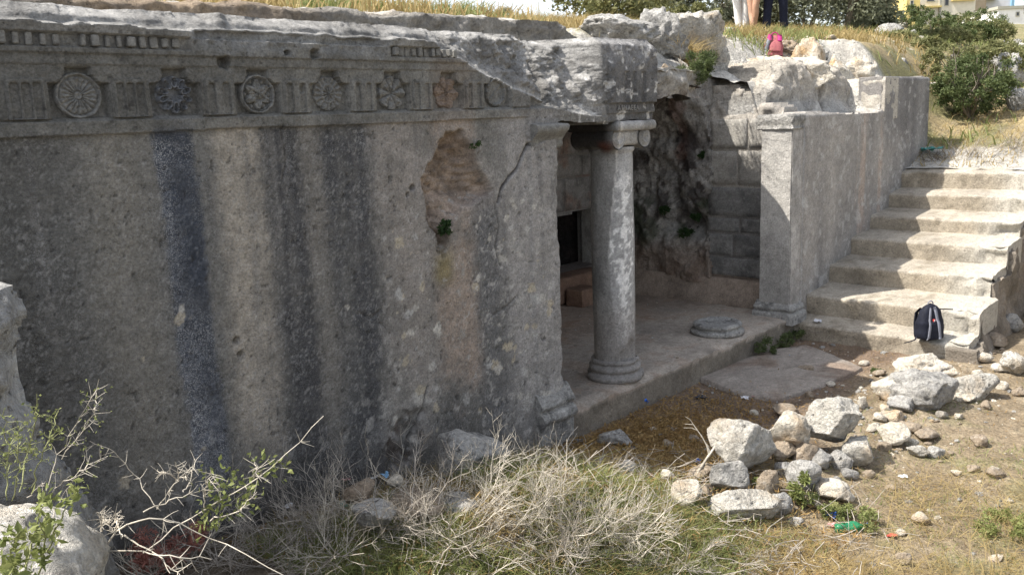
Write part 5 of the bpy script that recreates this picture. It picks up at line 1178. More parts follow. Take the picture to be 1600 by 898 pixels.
# dark dry-stone heap at far right
for k, (cx, cy, w, h) in enumerate([(1562, 66, 14, 9), (1575, 70, 16, 10), (1588, 66, 14, 10), (1598, 72, 16, 11), (1570, 78, 14, 9), (1585, 80, 16, 10), (1600, 84, 14, 10)]):
    g = hit(cx, cy + h * .5, 10.0); rockat('rock', cx, cy, float((g - CAMP) @ FW), w, h, 'rockgrey', 570 + k, ('leftmost top dark stone', 'second top dark stone', 'third top dark stone', 'rightmost top dark stone', 'leftmost low dark stone', 'middle low dark stone', 'rightmost low dark stone')[k] + ' of the heap by the white house', .9, 'rock', 'dry-stone heap', sub=3)

# scattered gravel, chips and straw
def scatter_chips():
    rng = np.random.default_rng(31); v0, f0 = ico(1); mbs = [MB(), MB(), MB()]
    def put(x, y, z, s, k):
        v = v0 * (1 + .35 * rng.normal(size=(len(v0), 1)).clip(-1, 1)) * s * rng.uniform(.6, 1.3, 3) * (1, 1, .6); a = rng.uniform(0, 6.28); c_, s_ = math.cos(a), math.sin(a)
        v = np.stack([v[:, 0] * c_ - v[:, 1] * s_ + x, v[:, 0] * s_ + v[:, 1] * c_ + y, v[:, 2] + z + s * .2], -1); mbs[k].add(v, f0)
    n = 0
    while n < 1700:
        x = rng.uniform(2.2, 10.5); y = rng.uniform(-3.9, -.05)
        q = float(fbm(x * 1.5, y * 1.5, 0, 3, 481)) + .6 * math.exp(-((x - 7.2) / 1.1) ** 2 - ((y + 2.1) / .55) ** 2) + .4 * math.exp(-((x - 10) / .8) ** 2 - ((y + 2.4) / .5) ** 2)
        if rng.uniform() > .35 + q: continue
        s = .006 + .016 * rng.uniform() ** 3; 
        if rng.uniform() < .06 + .15 * max(q, 0): s = rng.uniform(.018, .04)
        put(x, y, ground(x, y), s, rng.integers(0, 3)); n += 1
    for k in range(260):
        x = rng.uniform(5.5, 9.8); y = rng.uniform(.1, 2.9); put(x, y, ZF, .004 + .012 * rng.uniform() ** 3, rng.integers(0, 3))
    for k in range(500):
        x = rng.uniform(9.0, 18); y = rng.uniform(1.5, 6); put(x, y, ground(x, y), .015 + .05 * rng.uniform() ** 3, rng.integers(0, 2))
    for mb, m in zip(mbs, ('rockcream', 'rockbrown', 'rockgrey')):
        tag(mb.build('gravel', M[m], smooth=False), 'loose chips and gravel strewn over the earth', kind='stuff')
scatter_chips()
# ------------------------------------------------------------------ plants
def leaves(mb, P, size, rng, asp=0.45, mi=0, up=0.0):
    """one bent leaf (two triangles) at each point"""
    n = len(P); a = rng.normal(size=(n, 3)); a[:, 2] += up; a /= np.linalg.norm(a, axis=1, keepdims=True)
    b = rng.normal(size=(n, 3)); b -= (a * b).sum(1, keepdims=True) * a; b /= np.linalg.norm(b, axis=1, keepdims=True)
    s = size * rng.uniform(.6, 1.35, (n, 1)); c = np.cross(a, b)
    v = np.stack([P, P + a * s * .5 + b * s * asp * .5 + c * s * .08, P + a * s, P + a * s * .5 - b * s * asp * .5 + c * s * .08], 1).reshape(-1, 3)
    i = np.arange(n)[:, None] * 4; mb.add(v, np.concatenate([i + np.array((0, 1, 2)), i + np.array((0, 2, 3))]), mi)
def curve(p0, d0, L, n, rng, wob=.25, grav=0.0):
    p = np.array(p0, float); d = np.array(d0, float); d /= np.linalg.norm(d); out = [p.copy()]
    for k in range(n):
        d = d + rng.normal(size=3) * wob / math.sqrt(n) * .6; d[2] += grav / n; d /= np.linalg.norm(d); p = p + d * L / n; out.append(p.copy())
    return np.array(out)
def branchy(mb, p0, d0, L, r, rng, levels, kids, wob=.3, grav=0.0, sides=3, tips=None, mi=0, spread=.8, shrink=.55):
    c = curve(p0, d0, L, 7 if levels > 1 else 5, rng, wob, grav); n = len(c)
    tube(mb, c, np.linspace(r, r * .45, n), sides, mi)
    if tips is not None: tips.append(c[-1])
    if levels <= 0: return
    for k in range(kids):
        i = rng.integers(1, n - 1); t = c[i + 1] - c[i]; t /= np.linalg.norm(t); a = rng.normal(size=3); a -= a @ t * t; a /= np.linalg.norm(a)
        branchy(mb, c[i], t + a * spread * rng.uniform(.5, 1.3), L * shrink * rng.uniform(.6, 1.2), r * .6, rng, levels - 1, kids, wob, grav, sides, tips, mi, spread, shrink)
def dead_shrub(cx, yb, L, seed, label, n=9, mat='twig', lean=(0, 0), kids=6, dz=0.0, flat=.62, r0=.0040, group='dead shrubs along the foot of the facade'):
    rng = np.random.default_rng(seed); p = hit(cx, yb) + np.array((0, 0, dz)); root = empty('dead_shrub', p, label, 'dry shrub', group)
    root['group'] = group
    mb = MB(); mt = MB()
    for k in range(n):
        a = rng.uniform(0, 6.283); d = np.array((math.cos(a) + lean[0], math.sin(a) + lean[1], flat * rng.uniform(.3, 1.5)))
        l = L * rng.uniform(.65, 1.15); l *= 1.18; c = curve((rng.normal() * .06, rng.normal() * .06, -.02), d, l, 9, rng, .75, rng.uniform(-.5, .6)); tube(mb, c, np.linspace(r0, r0 * .4, 10), 4)
        for q in range(kids):
            i = rng.integers(2, 9); t = c[i + 1] - c[i]; t /= np.linalg.norm(t); a3 = rng.normal(size=3); a3[2] += .4; a3 -= a3 @ t * t; a3 /= np.linalg.norm(a3)
            branchy(mt, c[i], t + a3 * rng.uniform(.4, 1.1), l * rng.uniform(.25, .5), r0 * .45, rng, 1, 4, .6, .12, 3)
    tag(mb.build('stems', M[mat], root), kind='stuff'); tag(mt.build('twigs', M[mat], root), kind='stuff')
D_ = [
 (815, 825, 0.36, 'tall pale dead shrub with upright curling twigs in the middle of the brush', 14, 'twig', (.1, .3), 8),
 (765, 800, 0.37, 'pale dead shrub in front of the grey angular rock', 12, 'twig', (-.1, .3), 8),
 (900, 850, 0.42, 'wide tangled pale dead shrub right of the middle of the brush', 14, 'twig', (.3, .2), 8),
 (980, 870, 0.30, 'dead shrub spreading towards the rubble heap', 12, 'twig', (.4, .1), 7),
 (860, 885, 0.34, 'dead shrub low at the bottom edge under the wide tangled one', 11, 'twiggrey', (.1, .1), 7),
 (560, 830, 0.52, 'flat dead shrub reaching left along the foot of the facade', 12, 'twiggrey', (-.8, .3), 7),
 (640, 840, 0.46, 'flat dead shrub in front of the rusty slab', 12, 'twiggrey', (-.4, .2), 7),
 (500, 880, 0.42, 'dead shrub at the bottom edge below the blue scrap', 11, 'twiggrey', (-.4, .1), 7),
 (720, 870, 0.30, 'dead shrub among the green grass at the bottom', 9, 'twig', (.2, .2), 6),
 (1060, 860, 0.23, 'dead shrub in front of the blunt pale rock', 10, 'twiggrey', (.2, .0), 6),
 (1150, 880, 0.20, 'low dead shrub below the lichen-covered rock', 9, 'twiggrey', (.0, .0), 6),
 (930, 740, 0.20, 'thin grey dead shrub lying on the rusty litter', 8, 'twiggrey', (.3, .2), 5),
 (290, 890, 0.42, 'tangled dead shrub at the bottom left beside the red weed', 10, 'twig', (-.2, .0), 6),
 (1210, 878, 0.18, 'low tangled dead shrub at the bottom edge right of the middle', 10, 'twiggrey', (.2, .0), 6),
 (1290, 885, 0.15, 'small dead shrub at the bottom edge below the green bottle', 8, 'twiggrey', (.2, .0), 5),
 (680, 893, 0.34, 'dead shrub at the bottom edge in the green grass', 9, 'twig', (.0, .1), 6),
 (1020, 892, 0.22, 'pale dead shrub at the bottom edge right of the low wide one', 10, 'twig', (.1, .1), 7),
 (590, 800, 0.34, 'dead shrub behind the grey broken rock', 8, 'twig', (-.5, .2), 6),
 (400, 890, 0.37, 'brown-grey dead shrub between the red weed and the blue scrap', 10, 'twiggrey', (.0, .0), 6),
 (430, 850, .40, 'brown dead shrub against the dark foot of the stained wall', 11, 'twiggrey', (-.3, .3), 7),
 (350, 875, .40, 'dead shrub in front of the dark wall foot right of the leafy branch', 10, 'twiggrey', (-.3, .2), 6),
 (480, 835, .42, 'dead shrub left of the grey broken rock', 11, 'twiggrey', (-.5, .3), 7),
 (860, 840, .46, 'dense pale dead shrub just right of the tallest one', 14, 'twig', (.1, .2), 8),
 (700, 835, .42, 'pale dead shrub in front of the right end of the rusty slab', 12, 'twig', (.1, .2), 7),
 (950, 835, .42, 'pale dead shrub nearest the rusty litter', 12, 'twig', (.3, .3), 7),
 (540, 880, .40, 'dead shrub at the bottom edge between the blue scrap and the green grass', 11, 'twig', (-.2, .1), 7),
]
for k, (cx, yb, L, lb, n, mt, ln, kd) in enumerate(D_): dead_shrub(cx, yb, L, 700 + k, lb, n, mt, ln, kd)
# bare forked branch by the heap
def bare_branch():
    p = hit(1088, 752); root = empty('fallen_branch', p, 'bare white forked branch leaning on the brown squared stones', 'branch'); mb = MB(); s = 1 / ppm(p)
    def q(px, py, k=0): return (RT * (px - 1088) - UP * (py - 752)) * s - FH * k
    tube(mb, [q(1086, 750), q(1092, 735), q(1105, 715), q(1117, 698), q(1121, 690)], [.011, .010, .009, .008, .007], 6)
    tube(mb, [q(1108, 711), q(1104, 695), q(1098, 684), q(1090, 672), q(1083, 663), q(1070, 662)], [.006, .005, .004, .003, .003, .002], 4)
    tube(mb, [q(1110, 708), q(1106, 698), q(1105, 694)], [.005, .004, .003], 4); tube(mb, [q(1090, 672), q(1080, 668), q(1068, 668)], [.003, .0025, .002], 3); tube(mb, [q(1085, 665), q(1078, 655), q(1070, 650)], [.003, .0025, .002], 3)
    mb.build('limb', M['twig'], root)
bare_branch()

def blades(pts, h, w, rng, lean=.35, bend=.35):
    n = len(pts); a = rng.uniform(0, 6.283, n); H = h * rng.uniform(.5, 1.3, n); side = np.stack([np.cos(a), np.sin(a), np.zeros(n)], -1) * (w * rng.uniform(.7, 1.3, n))[:, None]
    dr = rng.normal(size=(n, 2)) * lean; d = np.concatenate([dr, np.ones((n, 1))], 1); mid = pts + d * (H * .55)[:, None]; d2 = d + np.concatenate([dr * bend * 4, np.full((n, 1), -.35)], 1); tip = mid + d2 * (H * .45)[:, None]
    v = np.stack([pts - side, pts + side, mid + side * .7, mid - side * .7, tip], 1).reshape(-1, 3); i = np.arange(n)[:, None] * 5
    return v, i + np.array((0, 1, 2, 3)), i + np.array((3, 2, 4))
def add_blades(mb, pts, h, w, rng, lean=.35, bend=.35, mi=0):
    if len(pts) == 0: return
    v, q, t = blades(np.asarray(pts, float), h, w, rng, lean, bend); st = mb.n; mb.v.append(v); mb.n += len(v)
    mb.f += [q + st, t + st]; mb.mi += [np.full(len(q), mi, np.int32), np.full(len(t), mi, np.int32)]
def field(n, x0, x1, y0, y1, rng, keep): 
    x = rng.uniform(x0, x1, n); y = rng.uniform(y0, y1, n); k = rng.uniform(size=n) < keep(x, y); return x[k], y[k]
def build_grass():
    rng = np.random.default_rng(41)
    # grass on the ground above the facade and over the hill
    mb = MB()
    x, y = field(60000, 2.0, 16, 1.3, 9, rng, lambda x, y: ss(1.35, 1.8, y + .5 * fbm(x * 1.3, y * 1.3, 0, 3, 501)) * (.35 + .65 * ss(-.15, .2, fbm(x * 1.1, y * 1.1, 0, 3, 503))) * np.where((x > 7.3) & (y < 2.0) & (x < 11), .2, 1.0))
    g = fbm(x * .8, y * .8, 4, 3, 505); P = np.stack([x, y, hill(x, y)], -1)
    add_blades(mb, P[g < .12], .22, .006, rng, .4, .4, 0); add_blades(mb, P[g >= .12], .20, .006, rng, .4, .4, 1)
    x, y = field(16000, 14.0, 32, -3.5, 14, rng, lambda x, y: .3 + .7 * ss(-.1, .25, fbm(x * .7, y * .7, 0, 3, 507)))
    g = fbm(x * .5, y * .5, 4, 3, 509) + .25 * ss(16, 20, x) - .1; P = np.stack([x, y, hill(x, y)], -1)
    add_blades(mb, P[g < .0], .22, .010, rng, .4, .4, 0); add_blades(mb, P[g >= .0], .24, .012, rng, .4, .4, 1)
    tag(mb.build('hill_grass', [M['grassdry'], M['grassgreen']]), 'dry golden and green grass on the ground above the tomb', kind='stuff')
    # foreground: green grass patches, straw
    mb = MB()
    x, y = field(60000, 2.2, 5.2, -3.4, -.3, rng, lambda x, y: ss(-.05, .25, fbm(x * 1.6, y * 1.6, 0, 3, 511) + .40 - .45 * np.abs(y + 1.35 + .5 * (x - 3.6)) ) * ss(5.0, 4.2, x))
    P = np.stack([x, y, court(x, y)], -1); add_blades(mb, P, .10, .0026, rng, .5, .5, 1)
    x, y = field(9000, 2.5, 8.5, -3.8, -1.6, rng, lambda x, y: ss(.05, .3, fbm(x * 1.4, y * 1.4, 7, 3, 513)) * ss(-1.5, -2.2, y))
    P = np.stack([x, y, court(x, y)], -1); add_blades(mb, P, .035, .0022, rng, .8, .5, 1)
    x, y = field(42000, 2.2, 7.2, -3.8, -.2, rng, lambda x, y: np.maximum(ss(6.0, 4.4, x), .55 * ss(-2.1, -2.6, y) * ss(7.2, 5.5, x)) * ss(-.2, .2, fbm(x * 1.3, y * 1.3, 3, 3, 515)))
    P = np.stack([x, y, court(x, y)], -1); add_blades(mb, P, .09, .0020, rng, 1.3, .6, 0)
    tag(mb.build('courtyard_grass', [M['grassdry'], M['grassgreen']]), 'short green grass and dry straw in the foreground brush', kind='stuff')
    # dead leaves, thin twigs and straw lying about
    mb = MB()
    n = 15000; x = rng.normal(5.7, .75, n); y = rng.normal(-.6, .38, n); k = (y < -.06) & (x < 8.2); x, y = x[k], y[k]
    P = np.stack([x, y, court(x, y) + rng.uniform(0, .03, len(x))], -1); leaves(mb, P, .034, rng, .30, 0)
    n = 9000; x = rng.uniform(2.2, 5.4, n); y = rng.uniform(-2.6, -.1, n); P = np.stack([x, y, court(x, y) + rng.uniform(0, .05, n)], -1); leaves(mb, P, .05, rng, .16, 0)
    n = 5000; x = rng.uniform(5.4, 10, n); y = rng.uniform(-3.8, -.1, n); P = np.stack([x, y, court(x, y) + .002], -1); leaves(mb, P, .032, rng, .15, 0)
    mt = mb
    for k in range(1300):
        x = rng.uniform(2.0, 5.9); y = rng.uniform(-2.8, -.15); 
        if rng.uniform() > ss(6.0, 4.6, x): continue
        a = rng.uniform(0, 6.28); c = curve((x, y, court(x, y) + rng.uniform(.0, .12)), (math.cos(a), math.sin(a), rng.normal() * .25), rng.uniform(.08, .32), 5, rng, .5); tube(mt, c, .0016 + .0014 * rng.uniform(), 3, 1)
    tag(mb.build('leaf_litter', [M['litter'], M['twiggrey']]), 'rusty dead leaves, straw and fine twigs lying on the earth', kind='stuff')
build_grass()

def tuft(name, p, r, h, n, mat, label, seed, w=.004, lean=.6, cat='grass tuft', group=None):
    rng = np.random.default_rng(seed); root_pts = np.stack([rng.normal(0, r * .4, n), rng.normal(0, r * .4, n), np.zeros(n)], -1); mb = MB(); add_blades(mb, root_pts, h, w, rng, lean, .4)
    o = mb.build(name, M[mat]); o.location = tuple(float(q) for q in p); tag(o, label, cat, group)
def leafy(name, p, size, n, leaf, mat, label, seed, cat='bush', group=None, stems=7, asp=.5, clumps=14, woody='bark', up=.0, hollow=.55, rs=1.0):
    """bush: woody stems and leaf clumps spread unevenly through its volume"""
    rng = np.random.default_rng(seed); size = np.array(size, float); root = empty(name, p, label, cat, group); mb = MB(); ms = MB(); tips = []
    for k in range(stems):
        a = rng.uniform(0, 6.283); branchy(ms, (0, 0, -.03), (math.cos(a) * size[0] * .7, math.sin(a) * size[1] * .7, size[2] * rng.uniform(.6, 1.4)), size[2] * .75, .02 * size[2], rng, 1, 4, .4, .1, 4, tips)
    c = rng.normal(size=(clumps, 3)); c /= np.linalg.norm(c, axis=1, keepdims=True); c *= rng.uniform(.35, 1, (clumps, 1)) ** .5; c = c * size * (.5, .5, .42) + np.array((0, 0, size[2] * .52))
    per = n // clumps; P = []
    for q in c:
        rr = rng.uniform(.16, .34) * size.mean() * .55 * rs; d = rng.normal(size=(per, 3)); d /= np.linalg.norm(d, axis=1, keepdims=True); P.append(q + d * rr * rng.uniform(hollow, 1.12, (per, 1)) * (1, 1, .85))
    P = np.concatenate(P); P = P[P[:, 2] > -.02]; leaves(mb, P, leaf, rng, asp, 0, up); mb.build('foliage', M[mat], root); ms.build('stems', M[woody], root); return root
# tall dark bush at the end of the side wall and its neighbours
pb = hit(1500, 248, 8.0)
def atr(px, py, r): return CAMP + ray(px, py) * r
def plant_at(cx, yb, r): 
    q = atr(cx, yb, r); return np.array((q[0], q[1], ground(q[0], q[1])))
q = atr(1515, 225, 14.2); leafy('shrub', (q[0], q[1], ground(q[0], q[1]) - .05), (1.45, 1.2, 1.15), 9500, .050, 'bush', 'dense dark green bush beyond the far end of the side wall above the stairs', 801, clumps=95, rs=.55, hollow=.2)
q = atr(1540, 165, 15.6); leafy('shrub', (q[0], q[1], ground(q[0], q[1]) - .1), (1.5, 1.2, .95), 7000, .055, 'bushyel', 'olive-green scrub behind the dense dark bush', 802, clumps=70, rs=.5, hollow=.2)
q = atr(1478, 150, 15.0); leafy('shrub', (q[0], q[1], ground(q[0], q[1]) - .1), (.95, .9, 1.0), 5000, .050, 'bushyel', 'thin grey-green scrub between the side wall end and the dark bush', 803, clumps=60, rs=.5, hollow=.2)
BS = [(1440, 85, 19, 1.3, .8, 'bushyel', 'low green scrub mound above the side wall'), (1480, 70, 24, 1.9, 1.1, 'bushyel', 'grey-green scrub in the middle of the slope'), (1515, 60, 27, 2.2, 1.4, 'bush', 'darker scrub high on the slope below the cream house'),
      (1548, 62, 27, 1.8, 1.6, 'bushyel', 'rusty-topped bush left of the white house'), (1458, 45, 30, 2.0, 2.0, 'bush', 'bushy green tree below the cream house windows'), (1490, 40, 31, 2.2, 1.8, 'bushyel', 'yellow-green bush below the cream house'),
      (1560, 88, 22, 1.5, .8, 'bushyel', 'pale scrub below the dry-stone heap'), (1400, 75, 21, 1.2, .6, 'bushyel', 'low greenish scrub left of the slope path'), (1525, 30, 36, 2.6, 2.2, 'bush', 'dark bush in front of the brown pillar of the cream house'), (1425, 35, 33, 1.8, 2.2, 'bush', 'green bush at the foot of the yellow tower'),
      (1590, 112, 20, 1.0, .6, 'bushyel', 'low scrub right of the weathered boulder')]
for k, (cx, yb, r, w, h, mt, lb) in enumerate(BS):
    g = plant_at(cx, yb + 6, r); leafy('shrub', g - np.array((0, 0, .15)), (w, w * .85, h * .5), 3600, .075, mt, lb, 810 + k, clumps=60, rs=.5, hollow=.2, group='scrub on the slope')
# trampled edge at the top of the stairs
for k, (x, y, L, lb) in enumerate([(13.55, -.35, .34, 'dark dry shrub under the dense bush at the top of the stairs'), (13.7, -.75, .36, 'dry shrub in the middle of the stair head'), (14.0, -1.2, .4, 'dry straw-coloured shrub right of the stair head')]):
    pz = np.array((x, y, float(hill(x, y)))); rng = np.random.default_rng(990 + k); root = empty('dead_shrub', pz, lb, 'dry shrub', 'dry shrubs at the stair head'); mt = MB()
    for q in range(26):
        a = rng.uniform(0, 6.28); branchy(mt, (rng.normal() * .12, rng.normal() * .12, -.01), (math.cos(a), math.sin(a), rng.uniform(.2, 1.4)), L * rng.uniform(.4, 1), .004, rng, 1, 4, .4, .1, 3)
    tag(mt.build('twigs', M['bark' if k == 0 else 'twiggrey'], root), kind='stuff')
rg = np.random.default_rng(5); n_ = 1500; x = rg.uniform(13.3, 16.5, n_); y = rg.uniform(-2.6, .1, n_); mb = MB(); add_blades(mb, np.stack([x, y, hill(x, y)], -1), .13, .005, rg, .7, .5); tag(mb.build('dry_grass', M['grassdry']), 'dry grass around the head of the stairs', kind='stuff')
mb = MB(); box(mb, 13.95, 14.5, -2.8, -.75, 1.75, 2.10, .02, .015, np.random.default_rng(8)); o = mb.build('stone_step', M['rockcream'], smooth=False); tag(o, 'single upper step of pale stone beyond the head of the stairs', 'step')
# small plants
q = hit(1105, 138, 6.0); q = hit(1108, 118, 9.0) + np.array((.1, .25, 0)); leafy('shrub', q - np.array((0, 0, .10)), (.50, .45, .42), 3600, .042, 'bush', 'fresh green tuft growing from the broken roof beside the white boulder', 830, asp=.2, up=.8)
tuft('grass_tuft', hit(1078, 100, 9.0) + np.array((0, .1, -.02)), .16, .34, 500, 'grassdry', 'yellow dry grass tuft between the white boulder and the green tuft', 831)
for k, (cx, cy, x, s, lb) in enumerate([(1072, 362, 9.80, .17, 'dark green fern clump in the lower hollow of the eroded rock'), (1040, 328, 9.78, .11, 'small dark fern left in the hollow of the eroded rock'), (1088, 340, 9.82, .10, 'small fern right of the larger fern clump'), (1098, 242, 9.82, .08, 'tiny green plant high on the eroded rock edge')]):
    p = at(cx, cy, 0, x); leafy('fern', p - np.array((.02, 0, s * .5)), (s, s, s), 700, .030, 'fern', lb, 840 + k, 'fern', clumps=8, stems=3)
p = at(688, 352, 1, 0.05); leafy('wall_plant', p + np.array((0, -.06, -.08)), (.10, .08, .13), 420, .024, 'fern', 'small dark plant hanging in the bottom of the broken wall patch', 850, 'plant', clumps=7, stems=3)
p = at(742, 226, 1, 0.0); leafy('wall_plant', p + np.array((0, -.015, -.04)), (.16, .03, .07), 240, .014, 'fern', 'sparse green sprigs on the wall right of the pitted holes', 851, 'plant', clumps=9, stems=3)
for k, (cx, yb, w, h, lb) in enumerate([(1182, 552, .30, .22, 'green weed clump at the foot of the porch step'), (1212, 530, .26, .18, 'green weeds in the corner of the porch step'), (1234, 508, .20, .15, 'small weeds beside the pier base')]):
    g = hit(cx, yb); g[1] = min(g[1], -.10); g[2] = ground(g[0], g[1]); leafy('weed', g, (w, w, h), 900, .026, 'bush', lb, 855 + k, 'weed', group='weeds along the porch step', clumps=10, stems=4)
for k, (cx, yb, w, h, mt, lb) in enumerate([(1255, 790, .16, .24, 'leaffresh', 'upright green weed growing between the rocks of the middle heap'), (1190, 765, .09, .10, 'leaffresh', 'tiny bright weed under the white boulder'), (1340, 820, .30, .10, 'grassgreen', 'low green weed around the green bottle'), (1300, 805, .22, .10, 'grassgreen', 'low green weed beside the blue plastic scrap'), (1560, 830, .36, .07, 'leaffresh', 'flat yellow-green weed on the bare earth at lower right'), (1575, 815, .25, .05, 'leaffresh', 'small flat weed behind the yellow-green one'), (1370, 585, .10, .06, 'bush', 'tiny weed under the lowest step')]):
    leafy('weed', hit(cx, yb), (w, w, h), 1100, .020 if h < .2 else .03, mt, lb, 862 + k, 'weed', clumps=12, stems=4, woody='stemgreen')
leafy('weed', hit(262, 885) + np.array((0, 0, .0)), (.42, .3, .20), 2200, .036, 'redplant', 'reddish succulent weed at the bottom left among dead twigs', 875, 'weed', clumps=18, stems=6, asp=.22, up=.5)

# foreground stems at lower left, 2 to 3 m from the viewer
def stemplant(name, label, strands, r, mat, leafmat=None, leaf=.02, per=0, seed=0, rad=.003, side=0, sl=.05, cat='plant', group=None):
    rng = np.random.default_rng(seed); b = atr(*strands[0][0], r); root = empty(name, b, label, cat, group); ms = MB(); ml = MB(); LP = []
    for si, pts in enumerate(strands):
        P = np.array([atr(px, py, r + .08 * math.sin(i * 1.7 + si)) for i, (px, py) in enumerate(pts)]) - b
        t = np.linspace(0, 1, len(P)); tt = np.linspace(0, 1, 14); C = np.stack([np.interp(tt, t, P[:, k]) for k in range(3)], -1); C[1:-1] = (C[:-2] + 2 * C[1:-1] + C[2:]) / 4; C += rng.normal(size=C.shape) * .003
        tube(ms, C, np.linspace(rad, rad * .45, 14), 4)
        for k in range(side):
            i = rng.integers(3, 13); d = C[min(i + 1, 13)] - C[i - 1]; d /= np.linalg.norm(d); a = rng.normal(size=3); a -= a @ d * d; a /= np.linalg.norm(a)
            c = curve(C[i], d * .5 + a, sl * rng.uniform(.5, 1.3), 3, rng, .3); tube(ms, c, [rad * .5, rad * .4, rad * .35, rad * .25], 3)
            LP += [c[-1] + rng.normal(size=3) * .004 for _ in range(2)]
        for k in range(per):
            i = rng.integers(3, 14); LP.append(C[i] + rng.normal(size=3) * leaf * .45)
    ms.build('stems', M[mat], root)
    if leafmat: leaves(ml, np.array(LP), leaf, rng, .5, 0, .3); ml.build('leaves', M[leafmat], root)
stemplant('thorn_shrub', 'pale thorny sprig arching up to the right at the left edge', [[(62, 790), (88, 720), (120, 655), (160, 592)], [(95, 715), (128, 678), (150, 640), (152, 612)], [(70, 780), (110, 745), (165, 712)]], 2.3, 'twig', 'leaffresh', .008, 6, 901, .0015, 22, .035)
stemplant('thorn_shrub', 'greenish upright thorny sprigs at the far left edge', [[(30, 770), (44, 700), (56, 655), (59, 612)], [(8, 780), (12, 700), (6, 640)], [(20, 780), (30, 720), (28, 660)], [(50, 760), (75, 690), (90, 640)]], 2.2, 'stemgreen', 'leaffresh', .010, 20, 902, .0020, 26, .03)
stemplant('leafy_weed', 'bright green leafy weed in the lower left corner', [[(35, 900), (50, 850), (66, 800), (70, 765)], [(60, 900), (72, 850), (60, 812)], [(20, 905), (15, 860), (30, 830)], [(75, 860), (100, 800), (126, 760)], [(48, 900), (30, 880), (8, 880)]], 2.05, 'stemgreen', 'leaffresh', .026, 60, 903, .0028)
stemplant('leafy_branch', 'long slanting branch with fresh leaf clusters across the lower left of the facade', [[(225, 862), (290, 812), (350, 778), (400, 748), (455, 702), (505, 648)], [(318, 800), (322, 760), (330, 735)], [(330, 812), (370, 800), (402, 770)], [(395, 752), (402, 735), (400, 722)], [(225, 800), (280, 775), (345, 758)]], 2.75, 'twig', None, .02, 0, 904, .0025, 16, .045)
def clusters():
    rng = np.random.default_rng(77); b = atr(380, 760, 2.75); root = empty('leafy_sprig', b, 'fresh green leaf clusters along the long slanting branch', 'leaf sprig'); 
    o = [q for q in bpy.data.objects if q.name.startswith('leafy_branch')][0]; bpy.data.objects.remove(root)
    mb = MB(); P = []
    for (px, py, n, s) in [(360, 782, 60, .035), (385, 775, 60, .035), (395, 760, 45, .03), (340, 790, 30, .03), (345, 765, 26, .025), (330, 795, 26, .03), (335, 740, 34, .02), (325, 770, 20, .02), (402, 722, 26, .018), (415, 728, 24, .018), (432, 728, 24, .018), (440, 733, 16, .018), (372, 755, 20, .02), (325, 815, 20, .02), (330, 825, 16, .015)]:
        P.append(atr(px, py, 2.75) - np.array(o.location) + rng.normal(size=(n, 3)) * s)
    P = np.concatenate(P); leaves(mb, P[rng.uniform(size=len(P)) < .6], .022, rng, .5); mb.build('leaves', M['leaffresh'], o)
clusters()
stemplant('dry_stem', 'thick bleached stem arching over the dark wall foot at lower left', [[(130, 905), (185, 825), (212, 812), (245, 806), (285, 818), (330, 840), (390, 868), (450, 902)], [(150, 862), (200, 858), (260, 868), (330, 872)], [(195, 835), (250, 870), (290, 905)]], 2.6, 'twig', None, .02, 0, 905, .0032, 10, .06)
stemplant('dry_stem', 'thin grey twig leaning left against the dark wall at lower left', [[(250, 800), (215, 745), (180, 708), (140, 688)], [(246, 795), (280, 745), (275, 720)], [(276, 750), (292, 742), (300, 725)], [(276, 748), (260, 738), (245, 735)], [(285, 770), (300, 745), (305, 718)]], 2.7, 'twig', None, .02, 0, 906, .0020, 14, .035)
stemplant('dry_stem', 'single curved twig rising from the sunlit ledge at lower left', [[(82, 810), (95, 775), (120, 742), (166, 717)], [(45, 775), (62, 758), (72, 752)]], 2.4, 'twiggrey', None, .02, 0, 907, .0018, 6, .02)
stemplant('dry_stem', 'small starry dry flower heads at lower left', [[(190, 840), (182, 810), (178, 800)], [(192, 840), (165, 815), (158, 805)], [(160, 830), (158, 812), (158, 800)]], 2.6, 'twig', None, .02, 0, 908, .002, 30, .03)

# ------------------------------------------------------------------ trees on the hill
def tree(name, cx, yb, W_, H_, n, seed, mat, label, r=None, trunk=.075, leaf=.13, asp=.38, base=.22, clumps=34, group='olive trees behind the tomb', multi=2):
    rng = np.random.default_rng(seed); p = hit(cx, yb, 9.0) if r is None else plant_at(cx, yb, r); root = empty(name, p - np.array((0, 0, .05)), label, 'tree', group)
    mt = MB(); ml = MB(); tips = []
    for k in range(multi):
        a = rng.uniform(0, 6.28); c = curve((math.cos(a) * trunk * .8, math.sin(a) * trunk * .8, 0), (math.cos(a) * .35, math.sin(a) * .35, 1.2), H_ * .42, 7, rng, .45); tube(mt, c, np.linspace(trunk, trunk * .55, 8), 8)
        for q in range(6):
            i = rng.integers(4, 8); a2 = rng.uniform(0, 6.28); branchy(ml if False else mt, c[i], (math.cos(a2), math.sin(a2), rng.uniform(.4, 1.3)), W_ * rng.uniform(.28, .45), trunk * .42, rng, 2, 3, .5, .15, 5, tips)
    tp = np.array(tips); c = rng.normal(size=(clumps, 3)); c /= np.linalg.norm(c, axis=1, keepdims=True); c *= rng.uniform(.2, 1, (clumps, 1)) ** .45; c = c * (W_ * .46, W_ * .46, H_ * (1 - base) * .46) + np.array((0, 0, H_ * (base + (1 - base) * .5))); c[::3, 2] = rng.uniform(.05, .45, len(c[::3])) * H_
    c = np.concatenate([c, tp[rng.integers(0, len(tp), clumps // 2)]]); per = n // len(c); P = []
    for q in c:
        rr = rng.uniform(.10, .20) * W_; d = rng.normal(size=(per, 3)); P.append(q + d * rr * .5)
    P = np.concatenate(P); P = P[P[:, 2] > H_ * .08]; leaves(ml, P, leaf, rng, asp); mt.build('trunk', M['bark'], root); ml.build('crown', M[mat], root)
